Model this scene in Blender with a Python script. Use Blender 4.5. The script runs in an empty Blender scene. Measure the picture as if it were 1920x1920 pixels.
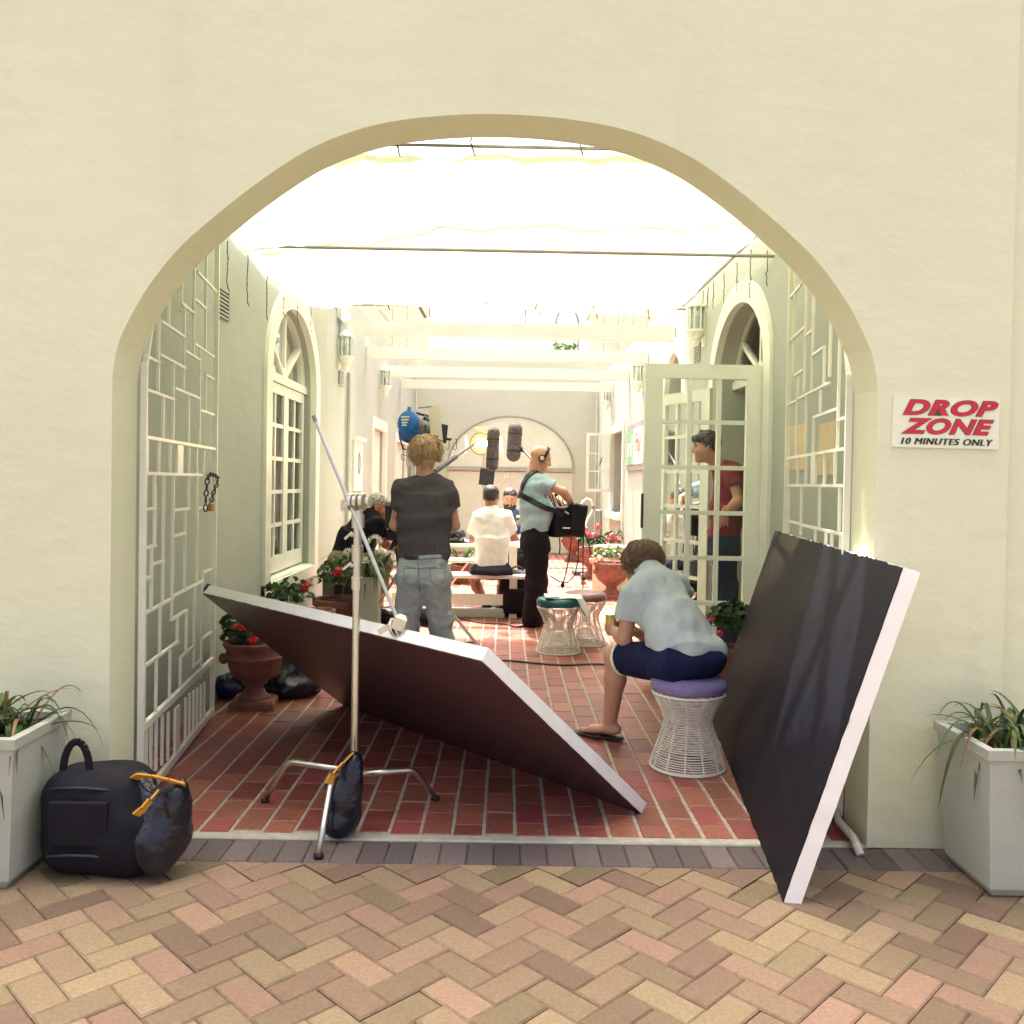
import bpy, math, random
import numpy as np
from mathutils import Vector, Matrix

rnd = random.Random(7)
sc = bpy.context.scene
col = sc.collection
R_ = math.radians

# ---------------------------------------------------------------- camera, sky, sun, exposure
F = 1650.0                                  # focal length in pixels of the 1920 px photograph
CAMZ = 1.4
cam_d = bpy.data.cameras.new('camera')
cam = bpy.data.objects.new('camera', cam_d)
col.objects.link(cam)
sc.camera = cam
cam_d.sensor_width = 36.0
cam_d.lens = 36.0 * F / 1920.0
cam_d.shift_y = -26.0 / 1920.0
cam_d.clip_start = 0.05
cam_d.clip_end = 600
CR = (Matrix.Rotation(-13.0 / F, 3, 'Z') @ Matrix.Rotation(math.pi / 2 - 29.0 / F, 3, 'X')
      @ Matrix.Rotation(R_(1.0), 3, 'Z'))
cam.matrix_world = Matrix.Translation((0, 0, CAMZ)) @ CR.to_4x4()

SUN_EL, SUN_AZ = R_(70), R_(-14)            # sun high beyond the building, a little to the left of the courtyard (azimuth from +Y to +X)
world = bpy.data.worlds.new('World')
sc.world = world
world.use_nodes = True
wn = world.node_tree
sky = wn.nodes.new('ShaderNodeTexSky')
sky.sky_type = 'NISHITA'
sky.sun_disc = False
sky.sun_elevation = SUN_EL
sky.sun_rotation = SUN_AZ
sky.air_density = 0.22
sky.dust_density = 8.0
sky.ozone_density = 0.0
wn.links.new(sky.outputs[0], wn.nodes['Background'].inputs[0])
wn.nodes['Background'].inputs[1].default_value = 0.15
sun_d = bpy.data.lights.new('sun', 'SUN')
sun_d.energy = 2.4
sun_d.angle = R_(1.2)
sun_d.color = (1.0, 0.97, 0.88)
sun = bpy.data.objects.new('sun', sun_d)
col.objects.link(sun)
sd = Vector((math.sin(SUN_AZ) * math.cos(SUN_EL), math.cos(SUN_AZ) * math.cos(SUN_EL), math.sin(SUN_EL)))
sun.rotation_euler = sd.to_track_quat('Z', 'Y').to_euler()
sun.location = (0, 0, 30)
vs = sc.view_settings
sc.display_settings.display_device = 'sRGB'
vs.view_transform = 'Standard'
vs.look = 'None'
vs.gamma = 1
vs.use_curve_mapping = False
vs.exposure = 2.6

# ---------------------------------------------------------------- points from measured picture positions
def ray(px, py):
    return CR @ Vector(((px - 960.0) / F, -(py - 934.0) / F, -1.0))
def P(px, py, Y):                           # the point at distance Y (along the courtyard) seen at that picture position
    r = ray(px, py)
    t = Y / r.y
    return np.array((r.x * t, Y, CAMZ + r.z * t))
def G(px, py, z=0.0):                       # the point on the ground
    r = ray(px, py)
    t = (z - CAMZ) / r.z
    return np.array((r.x * t, r.y * t, z))
def on_x(px, py, X):                        # the point on a wall plane X = const
    r = ray(px, py)
    t = X / r.x
    return np.array((X, r.y * t, CAMZ + r.z * t))
def on_plane(px, py, p0, n):
    r = ray(px, py)
    o = Vector((0, 0, CAMZ))
    t = (Vector(p0) - o).dot(n) / r.dot(n)
    return np.array(o + r * t)
def A(*a):
    return np.array(a, float)
def unit(v):
    v = np.asarray(v, float)
    return v / (np.linalg.norm(v) + 1e-12)
def lerp(a, b, t):
    return a + (b - a) * t

# ---------------------------------------------------------------- materials
def lin(c):
    return tuple(((x / 255.0) / 12.92 if x <= 10 else ((x / 255.0 + .055) / 1.055) ** 2.4) for x in c)
MATS = {}
def M(name, c, rough=.6, var=.12, scale=6.0, bump=.15, bscale=80.0, metal=0.0, rand=0.0, stretch=None, spec=.5, c2=None, trans=0.0, bdist=.004):
    if name in MATS:
        return MATS[name]
    m = bpy.data.materials.new(name)
    m.use_nodes = True
    nt = m.node_tree
    N, L = nt.nodes, nt.links
    bs = N['Principled BSDF']
    tc = N.new('ShaderNodeTexCoord')
    src = tc.outputs['Object']
    if stretch:
        mp = N.new('ShaderNodeMapping')
        mp.inputs['Scale'].default_value = stretch
        L.new(src, mp.inputs['Vector'])
        src = mp.outputs[0]
    no = N.new('ShaderNodeTexNoise')
    no.inputs['Scale'].default_value = scale
    no.inputs['Detail'].default_value = 5
    L.new(src, no.inputs['Vector'])
    mx = N.new('ShaderNodeMix')
    mx.data_type = 'RGBA'
    hi = c2 if c2 else tuple(min(1, x * (1 + var)) for x in c)
    lo = c if c2 else tuple(x * (1 - var) for x in c)
    mx.inputs[6].default_value = (*lo, 1)
    mx.inputs[7].default_value = (*hi, 1)
    rm = N.new('ShaderNodeMapRange')
    rm.inputs[1].default_value = .3
    rm.inputs[2].default_value = .7
    L.new(no.outputs[0], rm.inputs[0])
    L.new(rm.outputs[0], mx.inputs[0])
    out = mx.outputs[2]
    if rand:
        oi = N.new('ShaderNodeObjectInfo')
        ge = N.new('ShaderNodeNewGeometry')
        ad = N.new('ShaderNodeMath'); ad.operation = 'ADD'
        L.new(oi.outputs['Random'], ad.inputs[0])
        L.new(ge.outputs['Random Per Island'], ad.inputs[1])
        fr = N.new('ShaderNodeMath'); fr.operation = 'FRACT'
        L.new(ad.outputs[0], fr.inputs[0])
        hs = N.new('ShaderNodeHueSaturation')
        m1 = N.new('ShaderNodeMapRange')
        m1.inputs[3].default_value = 1 - rand
        m1.inputs[4].default_value = 1 + rand
        L.new(fr.outputs[0], m1.inputs[0])
        L.new(m1.outputs[0], hs.inputs['Value'])
        m2 = N.new('ShaderNodeMath'); m2.operation = 'MULTIPLY'; m2.inputs[1].default_value = 7.31
        L.new(fr.outputs[0], m2.inputs[0])
        m3 = N.new('ShaderNodeMath'); m3.operation = 'FRACT'
        L.new(m2.outputs[0], m3.inputs[0])
        m4 = N.new('ShaderNodeMapRange')
        m4.inputs[3].default_value = .5 - rand * .06
        m4.inputs[4].default_value = .5 + rand * .06
        L.new(m3.outputs[0], m4.inputs[0])
        L.new(m4.outputs[0], hs.inputs['Hue'])
        L.new(out, hs.inputs['Color'])
        out = hs.outputs[0]
    L.new(out, bs.inputs['Base Color'])
    bs.inputs['Roughness'].default_value = rough
    bs.inputs['Metallic'].default_value = metal
    bs.inputs['Specular IOR Level'].default_value = spec
    if bump:
        nb = N.new('ShaderNodeTexNoise')
        nb.inputs['Scale'].default_value = bscale
        nb.inputs['Detail'].default_value = 4
        L.new(src, nb.inputs['Vector'])
        bp = N.new('ShaderNodeBump')
        bp.inputs['Strength'].default_value = bump
        bp.inputs['Distance'].default_value = bdist
        L.new(nb.outputs[0], bp.inputs['Height'])
        L.new(bp.outputs[0], bs.inputs['Normal'])
        # a little roughness variation
        mr = N.new('ShaderNodeMapRange')
        mr.inputs[3].default_value = max(.03, rough - .08)
        mr.inputs[4].default_value = min(1, rough + .08)
        L.new(no.outputs[0], mr.inputs[0])
        L.new(mr.outputs[0], bs.inputs['Roughness'])
    if trans:
        tl = N.new('ShaderNodeBsdfTranslucent')
        L.new(out, tl.inputs['Color'])
        ms = N.new('ShaderNodeMixShader')
        ms.inputs[0].default_value = trans
        L.new(bs.outputs[0], ms.inputs[1])
        L.new(tl.outputs[0], ms.inputs[2])
        L.new(ms.outputs[0], N['Material Output'].inputs[0])
    MATS[name] = m
    return m
def glass(name, tint=(.85, .92, .88), refl=.12):
    m = bpy.data.materials.new(name)
    m.use_nodes = True
    N, L = m.node_tree.nodes, m.node_tree.links
    tr = N.new('ShaderNodeBsdfTransparent'); tr.inputs[0].default_value = (*tint, 1)
    gl = N.new('ShaderNodeBsdfGlossy'); gl.inputs['Roughness'].default_value = .02
    fr = N.new('ShaderNodeFresnel'); fr.inputs[0].default_value = 1.5
    mu = N.new('ShaderNodeMath'); mu.operation = 'MULTIPLY_ADD'
    mu.inputs[1].default_value = 1.0; mu.inputs[2].default_value = refl * .4
    L.new(fr.outputs[0], mu.inputs[0])
    ms = N.new('ShaderNodeMixShader')
    L.new(mu.outputs[0], ms.inputs[0]); L.new(tr.outputs[0], ms.inputs[1]); L.new(gl.outputs[0], ms.inputs[2])
    L.new(ms.outputs[0], N['Material Output'].inputs[0])
    MATS[name] = m
    return m
def emit(name, c, s):
    m = bpy.data.materials.new(name)
    m.use_nodes = True
    N, L = m.node_tree.nodes, m.node_tree.links
    e = N.new('ShaderNodeEmission'); e.inputs[0].default_value = (*c, 1); e.inputs[1].default_value = s
    L.new(e.outputs[0], N['Material Output'].inputs[0])
    MATS[name] = m
    return m

def plaster(name, c, stain=.10, crack=.5):
    m = M(name, c, .86, .035, 1.1, .35, 190, bdist=.003)
    nt = m.node_tree; N, L = nt.nodes, nt.links
    bs = N['Principled BSDF']
    tc = N.new('ShaderNodeTexCoord')
    def noise(sc, st, det=5):
        mp = N.new('ShaderNodeMapping'); mp.inputs['Scale'].default_value = st
        L.new(tc.outputs['Object'], mp.inputs[0])
        n = N.new('ShaderNodeTexNoise'); n.inputs['Scale'].default_value = sc; n.inputs['Detail'].default_value = det
        L.new(mp.outputs[0], n.inputs['Vector']); return n
    def ramp(src, a, b, hi=1.0):
        r = N.new('ShaderNodeMapRange'); r.inputs[1].default_value = a; r.inputs[2].default_value = b; r.inputs[4].default_value = hi
        L.new(src, r.inputs[0]); return r.outputs[0]
    def mix(fac, col2):
        cur = bs.inputs['Base Color'].links[0].from_socket
        x = N.new('ShaderNodeMix'); x.data_type = 'RGBA'
        L.new(fac, x.inputs[0]); L.new(cur, x.inputs[6]); x.inputs[7].default_value = (*col2, 1)
        L.new(x.outputs[2], bs.inputs['Base Color'])
    mix(ramp(noise(2.2, (1, 1, .16)).outputs[0], .56, .78, stain * 2.2), (c[0] * .66, c[1] * .63, c[2] * .56))     # faint run-off streaks
    mix(ramp(noise(9, (1, 1, 1), 8).outputs[0], .62, .80, stain * 1.6), (c[0] * .72, c[1] * .70, c[2] * .64))      # scuffs and blotches
    # trowelled relief under the fine grain
    tr = noise(5.5, (1, 1, 1.7), 3)
    b2 = N.new('ShaderNodeBump'); b2.inputs['Strength'].default_value = .5; b2.inputs['Distance'].default_value = .012
    L.new(tr.outputs[0], b2.inputs['Height'])
    old = bs.inputs['Normal'].links[0].from_node
    L.new(b2.outputs[0], old.inputs['Normal'])
    return m
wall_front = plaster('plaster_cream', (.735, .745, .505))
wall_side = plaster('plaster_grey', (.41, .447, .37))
wall_back = plaster('plaster_back', (.60, .65, .52), .06)
white = M('white_paint', (.77, .80, .68), .45, .04, 5, .12, 60)
gate_white = M('gate_enamel', (.80, .80, .66), .38, .05, 14, .12, 90)
brick_red = M('red_brick', (.275, .085, .058), .48, .26, 30, .4, 170, rand=.26, bdist=.003)
mortar = M('mortar', (.41, .36, .28), .9, .22, 30, .5, 200)
paver_mat = M('paver_tan', (.215, .150, .088), .85, .17, 70, .7, 190, rand=.34)
paver_dark = M('paver_charcoal', (.120, .098, .085), .85, .2, 70, .7, 190, rand=.34)
sand = M('joint_sand', (.13, .105, .07), .95, .3, 40, .5, 200)
concrete = M('concrete_strip', (.42, .41, .31), .9, .15, 20, .5, 150)
canvas = M('shade_cloth', (.82, .865, .71), .8, .03, 3, .25, 25, trans=.22, bdist=.01)
chrome = M('chrome', (.66, .64, .54), .33, .05, 30, .03, 80, metal=1)
black = M('black_rubber', (.012, .011, .015), .5, .3, 20, .2, 90)
blackcloth = M('black_nylon', (.006, .0055, .010), .75, .35, 18, .35, 110, spec=.3)
plastic_bag = M('bag_plastic', (.010, .011, .018), .22, .3, 14, .6, 26, bdist=.015)
terracotta = M('terracotta', (.23, .085, .060), .75, .28, 14, .5, 70)
soil = M('soil', (.05, .035, .022), .95, .4, 60, .8, 120)
poly = M('polystyrene', (.93, .92, .85), .85, .008, 40, .18, 260)
board_black = M('black_board_paint', (.0095, .0095, .016), .5, .3, 9, .12, 70, spec=.12)
board_dark = M('maroon_board_paint', (.095, .045, .050), .34, .15, 4, .05, 60, spec=.5)
rope = M('cord_brown', (.16, .12, .075), .9, .3, 60, .3, 200)
grey_metal = M('grey_metal', (.28, .28, .26), .4, .15, 20, .1, 80, metal=.7)
pane = glass('window_glass')
lampglass = glass('lamp_glass', (.75, .83, .78), .3)
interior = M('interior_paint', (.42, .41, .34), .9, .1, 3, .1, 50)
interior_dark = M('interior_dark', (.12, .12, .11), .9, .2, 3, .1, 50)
curtain = M('curtain_net', (.55, .56, .50), .9, .1, 5, .2, 60, trans=.3)
siding = M('siding_boards', (.66, .60, .46), .8, .08, 5, .2, 60)
roofing = M('roof_sheet', (.33, .31, .28), .6, .1, 5, .2, 60)

# ---------------------------------------------------------------- mesh builder
class MB:
    def __init__(s):
        s.v = []; s.f = []
    def add(s, v, f):
        o = len(s.v)
        s.v.extend(tuple(map(float, p)) for p in v)
        s.f.extend(tuple(i + o for i in q) for q in f)
        return s
    def box(s, c, d, R=None, ch=0.0):
        x, y, z = d[0] / 2, d[1] / 2, d[2] / 2
        if ch:
            vs_ = []
            for (zz, q) in ((-z, 0), (z - ch, 0), (z, ch)):
                vs_ += [(-x + q, -y + q, zz), (x - q, -y + q, zz), (x - q, y - q, zz), (-x + q, y - q, zz)]
            fs = [(3, 2, 1, 0), (8, 9, 10, 11)]
            for k in (0, 4):
                fs += [(k + i, k + (i + 1) % 4, k + 4 + (i + 1) % 4, k + 4 + i) for i in range(4)]
        else:
            vs_ = [(-x, -y, -z), (x, -y, -z), (x, y, -z), (-x, y, -z), (-x, -y, z), (x, -y, z), (x, y, z), (-x, y, z)]
            fs = [(3, 2, 1, 0), (4, 5, 6, 7), (0, 1, 5, 4), (1, 2, 6, 5), (2, 3, 7, 6), (3, 0, 4, 7)]
        vs_ = np.array(vs_)
        if R is not None:
            vs_ = vs_ @ np.array(R).T
        return s.add(vs_ + np.array(c), fs)
    def bar(s, p0, p1, w, h=None, up=(0, 0, 1)):
        p0, p1 = np.array(p0, float), np.array(p1, float)
        h = h or w
        d = unit(p1 - p0)
        a = np.cross(d, up)
        if np.linalg.norm(a) < 1e-4:
            a = np.cross(d, (0, 1, 0)) if abs(d[1]) < .9 else np.cross(d, (1, 0, 0))
        a = unit(a); b = np.cross(a, d)
        q = []
        for p in (p0, p1):
            for (i, j) in ((-1, -1), (1, -1), (1, 1), (-1, 1)):
                q.append(p + a * i * w / 2 + b * j * h / 2)
        return s.add(q, [(3, 2, 1, 0), (4, 5, 6, 7), (0, 1, 5, 4), (1, 2, 6, 5), (2, 3, 7, 6), (3, 0, 4, 7)])
    def tube(s, pts, r, n=8, closed=False, caps=True):
        pts = [np.array(p, float) for p in pts]
        m = len(pts)
        rs = r if hasattr(r, '__len__') else [r] * m
        t0 = unit(pts[1] - pts[0])
        ref = np.array((0, 0, 1.)) if abs(t0[2]) < .9 else np.array((1., 0, 0))
        a = unit(np.cross(t0, ref))
        vs_ = []
        for i in range(m):
            if closed:
                t = unit(pts[(i + 1) % m] - pts[i - 1])
            else:
                t = unit(pts[min(i + 1, m - 1)] - pts[max(i - 1, 0)])
            a = unit(a - t * np.dot(a, t))
            b = np.cross(t, a)
            for k in range(n):
                w = 2 * math.pi * k / n
                vs_.append(pts[i] + rs[i] * (a * math.cos(w) + b * math.sin(w)))
        fs = []
        for i in range(m if closed else m - 1):
            j = (i + 1) % m
            for k in range(n):
                fs.append((i * n + k, i * n + (k + 1) % n, j * n + (k + 1) % n, j * n + k))
        if caps and not closed:
            fs.append(tuple(range(n))[::-1])
            fs.append(tuple((m - 1) * n + k for k in range(n)))
        return s.add(vs_, fs)
    def lathe(s, prof, c=(0, 0, 0), n=24, sx=1, sy=1, R=None, cap=True):
        vs_ = []
        for (r, z) in prof:
            for k in range(n):
                w = 2 * math.pi * k / n
                vs_.append((r * math.cos(w) * sx, r * math.sin(w) * sy, z))
        m = len(prof)
        fs = [(i * n + k, i * n + (k + 1) % n, (i + 1) * n + (k + 1) % n, (i + 1) * n + k) for i in range(m - 1) for k in range(n)]
        if cap:
            fs.append(tuple(range(n))[::-1]); fs.append(tuple((m - 1) * n + k for k in range(n)))
        vs_ = np.array(vs_)
        if R is not None:
            vs_ = vs_ @ np.array(R).T
        return s.add(vs_ + np.array(c, float), fs)
    def ball(s, c, r, n=10, m=7, R=None):
        r = r if hasattr(r, '__len__') else (r, r, r)
        pr = [(math.sin(math.pi * i / m), -math.cos(math.pi * i / m)) for i in range(m + 1)]
        pr[0] = (.02, -1); pr[-1] = (.02, 1)
        vs_ = []
        for (q, z) in pr:
            for k in range(n):
                w = 2 * math.pi * k / n
                vs_.append((q * math.cos(w) * r[0], q * math.sin(w) * r[1], z * r[2]))
        vs_ = np.array(vs_)
        if R is not None:
            vs_ = vs_ @ np.array(R).T
        fs = [(i * n + k, i * n + (k + 1) % n, (i + 1) * n + (k + 1) % n, (i + 1) * n + k) for i in range(m) for k in range(n)]
        return s.add(vs_ + np.array(c, float), fs + [tuple(range(n))[::-1], tuple(m * n + k for k in range(n))])
    def poly_extrude(s, pts, d):                # closed polygon pts (3-D), extruded by vector d
        pts = np.array(pts, float)
        n = len(pts)
        q = np.vstack([pts, pts + np.array(d, float)])
        fs = [tuple(range(n))[::-1], tuple(range(n, 2 * n))] + [(i, (i + 1) % n, n + (i + 1) % n, n + i) for i in range(n)]
        return s.add(q, fs)
    def build(s, name, mat, parent=None, smooth=None, loc=None, kind=None):
        me = bpy.data.meshes.new(name)
        off = np.zeros(3)
        if parent is not None:
            off = np.array(wloc(parent))
        if loc is not None:
            off = np.array(loc, float)
        v = np.array(s.v, float) - off
        me.from_pydata([tuple(p) for p in v], [], s.f)
        me.materials.append(mat)
        if smooth:
            me.polygons.foreach_set('use_smooth', [True] * len(me.polygons))
            if smooth is not True:
                me.set_sharp_from_angle(angle=R_(smooth))
        me.update()
        o = bpy.data.objects.new(name, me)
        col.objects.link(o)
        if parent is not None:
            o.parent = parent
            if loc is not None:
                o.location = tuple(np.array(loc) - np.array(wloc(parent)))
        elif loc is not None:
            o.location = tuple(loc)
        if kind:
            o['kind'] = kind
        return o
def wloc(o):
    p = Vector((0, 0, 0))
    while o is not None:
        p = p + o.location
        o = o.parent
    return p
def thing(name, label, cat, loc, group=None, rotz=0):
    o = bpy.data.objects.new(name, None)
    o.empty_display_size = .1
    col.objects.link(o)
    o.location = tuple(map(float, loc))
    o.rotation_euler = (0, 0, rotz)
    o['label'] = label; o['category'] = cat
    if group: o['group'] = group
    return o
def tag(o, label, cat, group=None):
    o['label'] = label; o['category'] = cat
    if group: o['group'] = group
    return o
def inst(src, name, parent, loc, rot=(0, 0, 0), scale=None):     # a part that shares its mesh
    o = bpy.data.objects.new(name, src)
    col.objects.link(o)
    o.parent = parent
    o.location = tuple(np.array(loc, float) - np.array(wloc(parent)))
    o.rotation_euler = rot
    if scale is not None:
        o.scale = scale
    return o
def copy_tree(o, parent=None):
    c = o.copy(); col.objects.link(c); c.parent = parent
    for ch in o.children:
        copy_tree(ch, c)
    return c
# ---------------------------------------------------------------- ground, floor, paving
g = MB(); g.add([(-150, -150, -.06), (150, -150, -.06), (150, 150, -.06), (-150, 150, -.06)], [(0, 1, 2, 3)])
o = g.build('ground', sand); o['kind'] = 'structure'
YF, YB = 3.41, 3.64                         # front and back of the arch wall
BW, BL = .1257, .2265                       # brick pitch
g = MB(); g.add([(-1.83, YF + .055, -.0035), (1.83, YF + .055, -.0035), (1.83, 17.6, -.0035), (-1.83, 17.6, -.0035)], [(0, 1, 2, 3)])
floor = g.build('courtyard_floor', mortar); floor['kind'] = 'structure'
bm_ = MB().box((0, 0, -.012), (BW - .013, BL - .006, .024), ch=.004)
brick_mesh = bm_.build('brick', brick_red, floor).data
bpy.data.objects.remove(bpy.data.objects['brick'])
cells = []
ncol = 29
for i in range(ncol):
    x = -1.83 + BW * (i + .56)
    off = (.5 if i % 2 else 0) * BL + rnd.uniform(-.02, .02)
    y = YF + .06 - off
    while y < 17.4:
        y0, y1 = max(y, YF + .06), y + BL
        if y1 - y0 > .04:
            cells.append((x, (y0 + y1) / 2, (y1 - y0) / BL))
        y += BL
def in_frame(x, y):
    return abs(947 + x * F / y - 960) < 975
vis = sorted([c for c in cells if in_frame(c[0], c[1])], key=lambda c: c[1])
near = set(vis[:300])
field = MB()
for c in cells:
    dz = rnd.uniform(-.0015, .0015)
    tx, ty = rnd.uniform(-.006, .006), rnd.uniform(-.006, .006)
    if c in near:
        inst(brick_mesh, 'brick', floor, (c[0], c[1], dz), (tx, ty, rnd.uniform(-.006, .006)), (1, c[2], 1))
    else:
        field.box((c[0], c[1], -.012 + dz), (BW - .013, BL * c[2] - .006, .024), ch=.004)
field.build('brick_field', brick_red, floor, kind='stuff')
g = MB().box((0, YF + .025, -.015), (3.66, .05, .033), ch=.006)
o = g.build('threshold_strip', concrete); o['kind'] = 'structure'
# soldier course and herringbone paving in front of the arch
g = MB(); g.add([(-9, .8, -.014), (9, .8, -.014), (9, YF - .002, -.014), (-9, YF - .002, -.014)], [(0, 1, 2, 3)])
pav = g.build('paving', sand); pav['kind'] = 'structure'
pm = MB().box((0, 0, -.014), (.0985, .1985, .024), ch=.005).build('paver', paver_dark, pav)
soldier = pm.data
bpy.data.objects.remove(pm)
far = MB()
x = -6.0
while x < 6.0:
    w = .1005
    if abs(x) < 2.25:
        inst(soldier, 'border_paver', pav, (x, YF - .107, rnd.uniform(-.002, .001)), (rnd.uniform(-.01, .01), rnd.uniform(-.01, .01), rnd.uniform(-.012, .012)))
    else:
        far.box((x, YF - .107, -.014), (.0985, .1985, .024), ch=.005)
    x += w
far.build('border_paver_field', paver_dark, pav, kind='stuff')
pm = MB().box((0, 0, -.014), (.1985, .0985, .024), ch=.005).build('paver', paver_mat, pav)
herr = pm.data
bpy.data.objects.remove(pm)
far = MB()
c45, s45 = math.cos(R_(45)), math.sin(R_(45))
u = .1003
ytop = YF - .213
npav = 0
def clip_poly(pts, ymax):
    out = []
    for i in range(len(pts)):
        a, b = pts[i], pts[(i + 1) % len(pts)]
        if a[1] <= ymax: out.append(a)
        if (a[1] <= ymax) != (b[1] <= ymax):
            t = (ymax - a[1]) / (b[1] - a[1]); out.append((a[0] + t * (b[0] - a[0]), ymax))
    return out
for i in range(-70, 71):
    for j in range(-70, 71):
        k = (i - j) % 4                     # herringbone: cell (i,j) starts a brick along i when k==0, along j when k==2... 
        if k == 0: cx_, cy_, ang = i + 1, j + .5, 0
        elif k == 3: cx_, cy_, ang = i + .5, j + 1, 1
        else: continue
        wx = (cx_ * c45 - cy_ * s45) * u
        wy = (cx_ * s45 + cy_ * c45) * u + 1.2
        if wy > ytop + .1 or wy < .75 or abs(wx) > 6: continue
        a = R_(45) + (R_(90) if ang else 0)
        shown = wy > 2.1 and abs(947 + wx * F / max(wy, .5) - 960) < 1010
        if wy > ytop - .115:
            hx, hy = .0985, .049
            pts = [(wx + dx * math.cos(a) - dy * math.sin(a), wy + dx * math.sin(a) + dy * math.cos(a)) for dx, dy in ((-hx, -hy), (hx, -hy), (hx, hy), (-hx, hy))]
            pts = clip_poly(pts, ytop)
            if len(pts) < 3: continue
            m = MB().poly_extrude([(p[0], p[1], -.026) for p in pts], (0, 0, .024))
            if shown and npav < 298:
                m.build('paver', paver_mat, pav, loc=(wx, wy, 0)); npav += 1
            else:
                far.add(m.v, m.f)
            continue
        dz = rnd.uniform(-.002, .002)
        if shown and npav < 298:
            inst(herr, 'paver', pav, (wx, wy, dz), (rnd.uniform(-.012, .012), rnd.uniform(-.012, .012), a)); npav += 1
        elif wy > 0:
            far.box((wx, wy, -.014 + dz), (.1985, .0985, .024), Matrix.Rotation(a, 3, 'Z'), ch=.005)
        else:
            far.box((wx, wy, -.014 + dz), (.1985, .0985, .024), Matrix.Rotation(a, 3, 'Z'))
far.build('paver_field', paver_mat, pav, kind='stuff')

# kerb and asphalt driveway on the near side of the paving, out of view, added dark to cut light bounced onto the arch
o = MB().box((0, .72, -.03), (18, .12, .08), ch=.01).build('kerb', concrete); o['kind'] = 'structure'
g = MB(); g.add([(-40, -12, -.05), (40, -12, -.05), (40, .66, -.05), (-40, .66, -.05)], [(0, 1, 2, 3)])
o = g.build('unseen_driveway', M('asphalt', (.05, .05, .048), .9, .25, 40, .6, 160)); o['kind'] = 'structure'
# ---------------------------------------------------------------- arch wall
ARCH = [(0, 220), (120, 226), (240, 246), (350, 289), (447, 353), (530, 420), (597, 482), (655, 558), (690, 622), (708, 668), (716, 720)]
S_ = YF / F
def arch_z(t):                              # t in 0..1 from the middle to the jamb
    xs = [a[0] / 716 for a in ARCH]
    # monotone cubic through the measured rise
    for i in range(len(xs) - 1):
        if t <= xs[i + 1]:
            break
    def m(k):
        if k == 0: return 0.0
        k0, k1 = max(k - 1, 0), min(k + 1, len(xs) - 1)
        return (ARCH[k1][1] - ARCH[k0][1]) / (xs[k1] - xs[k0])
    h = xs[i + 1] - xs[i]; q = (t - xs[i]) / h
    y = ((2 * q**3 - 3 * q**2 + 1) * ARCH[i][1] + (q**3 - 2 * q**2 + q) * h * m(i)
         + (-2 * q**3 + 3 * q**2) * ARCH[i + 1][1] + (q**3 - q**2) * h * m(i + 1))
    return CAMZ + (905 - y) * S_
AX, AH = -.041, 1.48
ts = [math.sin(i / 36 * math.pi / 2) for i in range(37)]
prof = [(AX - AH * t, arch_z(t)) for t in ts[::-1]] + [(AX + AH * t, arch_z(t)) for t in ts[1:]]
def slab_with_openings(mp, s0, s1, z0, z1, th, ops):
    """a wall slab: mp(s, t, z) -> point; t = 0 visible face, t = th rear. ops: (sill z, [(s, ztop)...])"""
    mb = MB()
    def quad(a, b, c, d): mb.add([mp(*a), mp(*b), mp(*c), mp(*d)], [(0, 1, 2, 3)])
    def block(a, b, za, zb):
        if b - a < 1e-4 or max(zb) - za < 1e-4: return
        for t in (0, th):
            quad((a, t, za), (b, t, za), (b, t, zb[1]), (a, t, zb[0]))
    cur = s0
    for (zs, pr) in sorted(ops, key=lambda q: q[1][0][0]):
        block(cur, pr[0][0], z0, (z1, z1))
        for (p, q) in zip(pr[:-1], pr[1:]):
            for t in (0, th):
                quad((p[0], t, p[1]), (q[0], t, q[1]), (q[0], t, z1), (p[0], t, z1))
            quad((p[0], 0, p[1]), (q[0], 0, q[1]), (q[0], th, q[1]), (p[0], th, p[1]))
            if zs > z0 + 1e-4:
                for t in (0, th):
                    quad((p[0], t, z0), (q[0], t, z0), (q[0], t, zs), (p[0], t, zs))
                quad((p[0], 0, zs), (q[0], 0, zs), (q[0], th, zs), (p[0], th, zs))
        for p in (pr[0], pr[-1]):
            quad((p[0], 0, zs), (p[0], th, zs), (p[0], th, p[1]), (p[0], 0, p[1]))
        cur = pr[-1][0]
    block(cur, s1, z0, (z1, z1))
    quad((s0, 0, z1), (s1, 0, z1), (s1, th, z1), (s0, th, z1))
    for s in (s0, s1):
        quad((s, 0, z0), (s, th, z0), (s, th, z1), (s, 0, z1))
    return mb
mb = slab_with_openings(lambda s, t, z: (s, YF + t, z), -7, 1.955, -.05, 5.2, YB - YF, [(-.05, prof)])
mb.add([(1.955, YF + .03, -.05), (7, YF + .03, -.05), (7, YF + .03, 5.2), (1.955, YF + .03, 5.2)], [(0, 1, 2, 3)])
mb.add([(1.955, YB, -.05), (7, YB, -.05), (7, YB, 5.2), (1.955, YB, 5.2)], [(0, 1, 2, 3)])
mb.add([(1.955, YF + .03, 5.2), (7, YF + .03, 5.2), (7, YB, 5.2), (1.955, YB, 5.2)], [(0, 1, 2, 3)])
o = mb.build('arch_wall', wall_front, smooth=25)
tag(o, 'cream plastered front wall pierced by one wide rounded archway', 'wall')

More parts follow.
